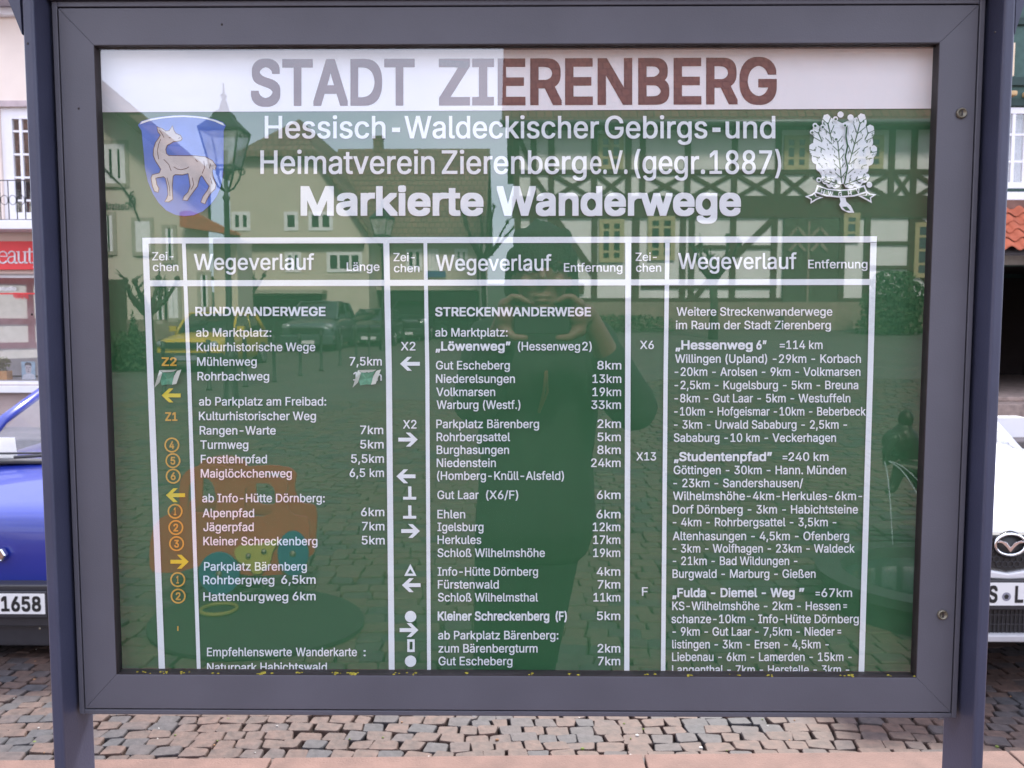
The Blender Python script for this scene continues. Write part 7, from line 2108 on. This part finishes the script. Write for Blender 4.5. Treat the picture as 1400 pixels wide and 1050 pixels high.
for s_, (ca, cz, rx_, rz_) in enumerate(((365, 600, 88, 95), (695, 510, 66, 100))):
    for yo, xo in ((0.030, 0.0), (-0.375, -0.16)):
        c0 = loc_t(ca, cz)
        c1_ = loc_t(ca + rx_, cz - rz_)
        rr = (abs(c1_[0] - c0[0]), abs(c1_[1] - c0[1]))
        b = MB()
        cut_board(b, [[(c0[0] + xo + rr[0] * math.cos(2 * math.pi * i / 32), c0[1] + rr[1] * math.sin(2 * math.pi * i / 32)) for i in range(32)]], 0.019)
        b.v = [(x_, y_ + yo, z_) for x_, y_, z_ in b.v]
        wh_ = b.build('wheel', M_TOYBLUE, toy)
        b = MB()
        b.lathe([(0.018, -0.016), (0.018, 0.013), (0.010, 0.018), (0.0, 0.018)], (c0[0] + xo, yo, c0[1]), 'y', 12)
        b.build('hub_cap', M_STEEL, wh_)
b = MB()
yl = [(430, 500), (448, 478), (500, 476), (560, 468), (620, 448), (628, 462), (602, 500), (590, 560), (566, 580), (548, 604), (515, 602), (498, 575), (470, 560), (440, 540)]
cut_board(b, [rounded([loc_t(*p_) for p_ in yl], .3, 3)], 0.019)
b.v = [(x_, y_ + 0.0195, z_) for x_, y_, z_ in b.v]
yp_ = b.build('yellow_plaque', M_TOYYEL, toy)
b = MB()
for kx, kz in ((495, 520), (565, 500)):
    c0 = loc_t(kx, kz)
    b.lathe([(0.014, 0.020), (0.014, 0.038), (0.008, 0.044), (0.0, 0.044)], (c0[0], 0, c0[1]), 'y', 12)
b.build('bolt', M_STEEL, yp_)
b = MB()
sa_, sb_ = loc_t(230, 400), loc_t(640, 400)
b.box(sa_[0], sb_[0], -0.33, -0.011, sa_[1] - 0.02, sa_[1])
b.build('seat_board', M_TOYBLUE, toy, bevel=0.006)
b = MB()
zlo = loc_t(0, 600)[1]
cxs, cxe = loc_t(420, 0)[0], 0
turns = 5
pts = [(cxs + 0.085 * math.cos(a), -0.17 + 0.085 * math.sin(a), 0.03 + (zlo - 0.02) * a / (turns * 2 * math.pi)) for a in [i * turns * 2 * math.pi / 90 for i in range(91)]]
b.tube(pts, 0.011, 7)
b.box(cxs - 0.15, cxs + 0.15, -0.30, -0.04, zlo + 0.005, zlo + 0.03)
b.build('spring', M_BLACKP, toy)
b = MB()
q = rp_(298, 838, 4.55)
rr_ = 0.092
b.tube([(q.x + rr_ * math.cos(2 * math.pi * i / 40), q.y + rr_ * math.sin(2 * math.pi * i / 40), 0.0355) for i in range(40)], 0.011, 8, closed=True)
tag(b.build('toy_ring', mat('dull_yellow', (0.20, 0.17, 0.03), 0.6)), 'yellow ring lying on the dark mat under the toy car', 'ring')
b = MB()
q = rp_(350, 850, 4.42)
cx_, cy_ = q.x, q.y
ringp = []
for i in range(48):
    a = 2 * math.pi * i / 48
    ringp.append((cx_ + 0.56 * math.cos(a) * (1 + .06 * math.sin(2 * a)), cy_ + 0.50 * math.sin(a), 0.006))
b.prism(ringp, (0, 0, 0.018))
tag(b.build('fall_mat', mat('dark_rubber', (0.022, 0.024, 0.024), 0.95, var=0.15, scale=60, bump=.3, bscale=200)), 'round dark rubber mat under the springy toy car', 'mat')

# ---------------------------------------------------------------- fountain with a bronze figure
M_BASALT = mat('wet_basalt', (0.030, 0.034, 0.034), 0.45, var=0.25, scale=9, bump=0.3, bscale=40)
M_WATER = mat('water', (0.03, 0.05, 0.05), 0.03, var=0.05, spec=1.0)
M_JET = mat('water_jet', (0.36, 0.40, 0.40), 0.15, var=0.02)
q = rp_(1302, 432, 4.75)
fx, fy = q.x, q.y
fnt = thing('fountain', 'dark stone fountain with thin water jets, mirrored at the right edge of the board', 'fountain', (fx, fy, 0.0))
b = MB()
b.lathe([(0.60, 0.0), (0.62, 0.10), (0.66, 0.14), (0.66, 0.19), (0.52, 0.19), (0.50, 0.06), (0.0, 0.05)], (fx, fy, 0), 'z', 40, 0, False)
b.build('basin', M_BASALT, fnt, fnt.location)
b = MB()
b.lathe([(0.50, 0.13), (0.0, 0.1305)], (fx, fy, 0), 'z', 40, 0, False)
kind(b.build('water', M_WATER, fnt, fnt.location), 'stuff')
p0 = rp_(1286, 660, 5.6)
b = MB()
b.lathe([(0.15, 0.0), (0.15, 0.06), (0.12, 0.09), (0.11, p0.z - 0.06), (0.17, p0.z - 0.03), (0.17, p0.z)], (p0.x, p0.y, 0), 'z', 8, 0, False)
b.build('pedestal', M_BASALT, fnt, fnt.location)
b = MB()
src = rp_(1209, 630, 5.55)
jets = ((1222, 746, 5.0, 0.05), (1262, 690, 5.2, 0.10), (1275, 684, 5.25, 0.22))
for jx, jy, jd, lift in jets:
    e = rp_(jx, jy, jd)
    pts = []
    for i in range(15):
        u = i / 14
        a = src.lerp(e, u)
        a.z = src.z + (e.z - src.z) * u * u + 0.05 * u * (1 - u)
        pts.append(a)
    b.tube(pts, [0.0045 - 0.002 * i / 14 for i in range(15)], 6)
b.build('water_jet', M_JET, fnt, fnt.location)
figs = thing('bronze_statue', 'small dark bronze figure leaning over with a spout, mirrored at the right edge', 'statue', (p0.x, p0.y, p0.z))
b = MB()
BQ = lambda px, py, dd=5.6: rp_(px, py, dd)
k_ = 5.6 / FPX
hip, chest, head = BQ(1262, 645), BQ(1236, 598), BQ(1240, 573)
b.limb(hip, chest, 0.085, 0.085)
b.ball(head, (0.048, 0.052, 0.062), 14)
b.limb(chest, head, 0.045, 0.04)
b.ball(BQ(1226, 604), (0.09, 0.08, 0.085), 14)
b.limb(BQ(1224, 600, 5.5), BQ(1213, 618, 5.5), 0.038, 0.030)
b.limb(BQ(1213, 618, 5.5), BQ(1213, 632, 5.52), 0.028, 0.022)
b.limb(BQ(1232, 604, 5.7), BQ(1222, 628, 5.62), 0.038, 0.026)
b.limb(BQ(1222, 628, 5.62), BQ(1212, 634, 5.56), 0.026, 0.02)
for dd in (5.52, 5.68):
    b.limb(BQ(1262, 645, dd), BQ(1232, 640, dd), 0.06, 0.045)
    b.limb(BQ(1232, 640, dd), BQ(1222, 668, dd), 0.043, 0.03)
    b.limb(BQ(1222, 668, dd), BQ(1214, 672, dd - .04), 0.026, 0.018)
b.ball(hip, (0.10, 0.10, 0.09), 14)
b.limb(hip, Vector((p0.x, p0.y, p0.z - 0.01)), 0.09, 0.11)
melt(b.build('body', M_BRONZE, figs, figs.location), 0.010, 3)

# ---------------------------------------------------------------- the photographer
M_SKIN = mat('skin', (0.20, 0.105, 0.080), 0.5, var=0.08, scale=30)
M_JACKET = mat('dark_jacket', (0.016, 0.018, 0.018), 0.85, var=0.25, scale=14, bump=0.4, bscale=30)
M_TROUSER = mat('dark_trousers', (0.014, 0.016, 0.020), 0.9, var=0.2, scale=20, bump=0.3, bscale=60)
M_HAIR = mat('dark_hair', (0.018, 0.013, 0.010), 0.6, var=0.4, scale=90, bump=0.8, bscale=140)
M_SHOE = mat('dark_shoe', (0.02, 0.018, 0.016), 0.5)
M_ZIP = mat('copper_zip', (0.30, 0.12, 0.06), 0.4, 0.3)
dP = 2.42
per = thing('person', 'person in dark jacket holding up a phone with both hands, mirrored in the board', 'person', (rp_(740, 432, dP).x, rp_(740, 432, dP).y, 0.0))
po_ = per.location
Q = rp_
b = MB()
hd = Q(741, 372, 2.40)
neck = Q(741, 428, 2.45)
chest = Q(738, 505, 2.46)
waist = Q(733, 610, 2.46)
hip = Q(730, 705, 2.46)
b.ball(hd, (0.074, 0.096, 0.118), 20)
b.ball(hd + Vector((0, 0.022, -0.075)), (0.050, 0.066, 0.052), 14)       # jaw
b.ball(hd + Vector((0, 0.096, -0.022)), (0.015, 0.022, 0.020), 10)       # nose
b.limb(hd + Vector((0, 0.094, 0.012)), hd + Vector((0, 0.108, -0.018)), 0.008, 0.012, 8)
b.ball(hd + Vector((0, 0.082, -0.066)), (0.026, 0.016, 0.008), 10)       # lips
b.ball(hd + Vector((0, 0.080, -0.080)), (0.022, 0.016, 0.008), 10)
b.ball(hd + Vector((0, 0.074, -0.106)), (0.022, 0.020, 0.016), 10)       # chin
for s in (-1, 1):
    b.ball(hd + Vector((s * 0.076, -0.004, -0.018)), (0.010, 0.022, 0.032), 10)   # ear
    b.limb(hd + Vector((s * 0.016, 0.090, 0.022)), hd + Vector((s * 0.050, 0.078, 0.022)), 0.009, 0.008, 8)   # brow
    b.ball(hd + Vector((s * 0.042, 0.068, -0.030)), (0.022, 0.018, 0.020), 10)    # cheek
b.limb(neck + Vector((0, 0, -0.06)), hd + Vector((0, -0.02, -0.06)), 0.062, 0.055)
b.limb(hip, chest, 0.09, 0.09)
b.limb(chest, neck + Vector((0, 0, -0.06)), 0.085, 0.055)
SHL, SHR = Q(672, 478, 2.47), Q(806, 478, 2.47)
ELL, ELR = Q(652, 548, 2.30), Q(866, 556, 2.30)
WRL, WRR = Q(694, 428, 2.17), Q(803, 430, 2.17)
for sh_, el, wr in ((SHL, ELL, WRL), (SHR, ELR, WRR)):
    b.limb(chest.lerp(sh_, 0.3) + Vector((0, 0, 0.05)), sh_, 0.075, 0.055)
    b.limb(sh_, el, 0.050, 0.040)
    b.limb(el, wr, 0.042, 0.027)
for s in (-1, 1):
    hp_ = hip + Vector((s * 0.062 - 0.012, 0, -0.04))
    kn = hip + Vector((s * 0.058 - 0.058, 0.01, -0.46))
    an = Vector((hip.x + s * 0.070 - 0.06, hip.y - 0.01, 0.09))
    b.limb(hp_, kn, 0.070, 0.045)
    b.limb(kn, an, 0.045, 0.034)
    b.limb(an, an + Vector((s * 0.02, 0.13, -0.055)), 0.036, 0.03)
# hands: palm behind the phone edge, fingers in front along the top, thumb under
PHX0, PHX1 = -0.016, 0.118                         # the phone spans these x
PHZ0, PHZ1 = CAM_H - 0.044, CAM_H + 0.022
PHY = -CAM_D - 0.016
for s, wr, xe in ((-1, WRL, PHX0), (1, WRR, PHX1)):
    zc = (PHZ0 + PHZ1) / 2
    palm_t = Vector((xe + s * 0.022, PHY - 0.012, PHZ1 + 0.004))
    palm_b = Vector((xe + s * 0.024, PHY - 0.016, PHZ0 + 0.010))
    b.limb(wr, palm_t.lerp(palm_b, 0.45), 0.027, 0.026)
    b.limb(palm_t, palm_b, 0.019, 0.020)
    # four fingers of unequal length curl over the top edge, spread front to back
    for k, (fl, y0_) in enumerate(((0.050, 0.016), (0.056, 0.002), (0.050, -0.012), (0.040, -0.024))):
        a0 = palm_t + Vector((s * 0.004, y0_ - 0.002, 0.002))
        a1 = a0 + Vector((-s * fl * 0.40, 0.004, 0.018 - 0.003 * k))
        a2 = a1 + Vector((-s * fl * 0.38, 0.004, -0.001))
        a3 = a2 + Vector((-s * fl * 0.30, 0.001, -0.010))
        b.limb(a0, a1, 0.0098, 0.0090, 10)
        b.limb(a1, a2, 0.0090, 0.0083, 10)
        b.limb(a2, a3, 0.0083, 0.0072, 10)
    t0_ = palm_b + Vector((s * 0.002, 0.008, 0.0))
    t1_ = t0_ + Vector((-s * 0.026, 0.006, -0.018))
    t2_ = t1_ + Vector((-s * 0.026, -0.002, -0.001))
    b.limb(t0_, t1_, 0.014, 0.0115, 10)
    b.limb(t1_, t2_, 0.0115, 0.0095, 10)
body = melt(b.build('body', M_SKIN, per, po_), 0.0042, 2)
b = MB()                                          # eyes
for s in (-1, 1):
    b.ball(hd + Vector((s * 0.032, 0.080, 0.004)), 0.0115, 12, 0)
    b.ball(hd + Vector((s * 0.032, 0.0872, 0.003)), 0.0058, 10, 1)
b.build('eyes', [mat('eye_white', (0.6, 0.58, 0.55), 0.2), M_INK], per, po_)
b = MB()                                          # hair down to the neck
b.ball(hd + Vector((0, -0.018, 0.028)), (0.086, 0.100, 0.112), 20)
b.ball(hd + Vector((0, -0.060, -0.04)), (0.078, 0.055, 0.10), 16)
for i in range(9):                                # long fringe over the brow
    xx = -0.064 + 0.016 * i
    b.limb(hd + Vector((xx * .9, 0.066, 0.092)), hd + Vector((xx, 0.098 - abs(xx) * .5, 0.006 + 0.008 * (i % 3))), 0.022, 0.012)
for s in (-1, 1):
    b.limb(hd + Vector((s * 0.074, 0.0, 0.045)), hd + Vector((s * 0.084, -0.022, -0.085 if s > 0 else -0.05)), 0.024, 0.022)
rn = random.Random(3)
for i in range(40):
    a = rn.uniform(0, 6.28)
    r_ = rn.uniform(0, .07)
    c0 = hd + Vector((r_ * math.cos(a), r_ * math.sin(a) - .01, 0.128 - r_ * 0.6))
    b.limb(c0, c0 + Vector((rn.uniform(-.02, .02), rn.uniform(-.015, .015), rn.uniform(.008, .022))), 0.009, 0.004, 6)
melt(b.build('hair', M_HAIR, per, po_), 0.006, 1)
b = MB()                                          # jacket: torso, collar, sleeves pushed to the elbow
b.limb(hip + Vector((-.035, 0, -0.03)), waist + Vector((-0.03, 0, 0)), 0.135, 0.125)
b.limb(hip + Vector((.045, 0, -0.03)), waist + Vector((0.035, 0, 0)), 0.135, 0.125)
b.limb(waist + Vector((-.04, 0, 0)), chest + Vector((-0.055, 0, 0)), 0.125, 0.125)
b.limb(waist + Vector((.04, 0, 0)), chest + Vector((0.055, 0, 0)), 0.125, 0.125)
b.limb(chest, neck + Vector((0, -.01, -0.07)), 0.13, 0.085)
b.limb(hip + Vector((-.04, 0, 0)), hip + Vector((-.045, 0, -0.04)), 0.125, 0.12)
b.limb(hip + Vector((.04, 0, 0)), hip + Vector((.045, 0, -0.04)), 0.125, 0.12)
for sh_, el, wr, cu in ((SHL, ELL, WRL, 0.62), (SHR, ELR, WRR, 0.50)):
    b.limb(chest + Vector((0, 0, 0.07)), sh_ + Vector((0, 0, 0.01)), 0.11, 0.085)
    b.limb(sh_, el, 0.085, 0.068)
    b.limb(el, el.lerp(wr, cu), 0.066, 0.052)
jk = melt(b.build('jacket', M_JACKET, per, po_), 0.008, 4)
b = MB()
nk = neck + Vector((0, 0, -0.035))
b.tube([(nk.x + 0.085 * math.cos(a), nk.y + 0.085 * math.sin(a) * 1.0, nk.z + 0.012 * math.sin(a)) for a in [2 * math.pi * i / 24 for i in range(24)]], 0.026, 8, closed=True)
b.build('collar', M_JACKET, jk, po_)
b = MB()
yz_ = chest.y + 0.150
z_a, z_b = Q(747, 508, 2.3), Q(743, 566, 2.3)
b.tube([(z_a.x, yz_ - .012, z_a.z), (z_a.x - 0.006, yz_ - .002, (z_a.z + z_b.z) / 2), (z_b.x - .012, yz_ - .004, z_b.z)], 0.004, 6)
b.tube([(z_a.x + .002, yz_ - .012, z_a.z), (z_a.x + 0.004, yz_ - .002, (z_a.z + z_b.z) / 2), (z_b.x - .011, yz_ - .003, z_b.z)], 0.0035, 6)
b.build('zip', M_ZIP, jk, po_)
b = MB()
for s in (-1, 1):
    hp_ = hip + Vector((s * 0.062 - 0.012, 0, -0.04))
    kn = hip + Vector((s * 0.058 - 0.058, 0.01, -0.46))
    an = Vector((hip.x + s * 0.070 - 0.06, hip.y - 0.01, 0.10))
    b.limb(hp_, kn, 0.098, 0.062)
    b.limb(kn, an, 0.062, 0.056)
b.limb(hip + Vector((-.05, 0, .02)), hip + Vector((.04, 0, .02)), 0.11, 0.11)
melt(b.build('trousers', M_TROUSER, per, po_), 0.010, 4)
for s in (-1, 1):
    an = Vector((hip.x + s * 0.070 - 0.06, hip.y - 0.01, 0.07))
    b = MB()
    b.limb(an + Vector((0, -0.03, -0.025)), an + Vector((s * 0.02, 0.15, -0.032)), 0.045, 0.036)
    b.limb(an + Vector((0, -0.01, 0.03)), an + Vector((0, 0.02, -0.01)), 0.045, 0.045)
    b.box(an.x - 0.042, an.x + 0.045, an.y - 0.075, an.y + 0.18, 0.003, 0.026)
    melt(b.build('shoe', M_SHOE, per, po_), 0.008, 3)
b = MB()
b.box(PHX0, PHX1, PHY - 0.0045, PHY + 0.0045, PHZ0, PHZ1)
ph = thing('mobile_phone', 'flat dark phone held level in the hands of the person', 'phone', ((PHX0 + PHX1) / 2, PHY, CAM_H))
b.build('case', M_BLACKP, ph, ph.location, bevel=0.003, bseg=3)
b = MB()
b.lathe([(0.0048, 0.0046), (0.0048, 0.0058), (0.0036, 0.0058), (0.003, 0.0050), (0.0, 0.0050)], (0.0, PHY, CAM_H), 'y', 20)
b.build('lens', M_CARGLASS, ph, ph.location)
b = MB()
b.box(PHX0 + 0.006, PHX1 - 0.006, PHY - 0.0050, PHY - 0.0046, PHZ0 + 0.004, PHZ1 - 0.004)
b.build('screen', M_INK, ph, ph.location)

# ---------------------------------------------------------------- wooded hills around the town
b = MB()
for (cx, cy, rx_, ry_, h) in ((-60, -330, 260, 90, 15), (160, -300, 200, 80, 14), (-260, -220, 120, 120, 18), (40, 330, 300, 80, 22), (300, 40, 100, 260, 44)):
    n0 = len(b.v)
    NX, NY = 36, 12
    vs = []
    for j in range(NY + 1):
        for i in range(NX + 1):
            u, v = -1 + 2 * i / NX, -1 + 2 * j / NY
            hh = max(0, 1 - u * u) * max(0, 1 - v * v)
            vs.append((cx + u * rx_, cy + v * ry_, -1.2 + h * hh ** 0.7 * (0.8 + 0.3 * noise.noise(Vector((u * 3 + cx, v * 2, 1))))))
    b.add(vs, [(j * (NX + 1) + i, j * (NX + 1) + i + 1, (j + 1) * (NX + 1) + i + 1, (j + 1) * (NX + 1) + i) for j in range(NY) for i in range(NX)], 0, True)
kind(b.build('hills', mat('wooded_hill', (0.055, 0.065, 0.045), 0.95, var=0.4, scale=0.12, detail=8)), 'structure')
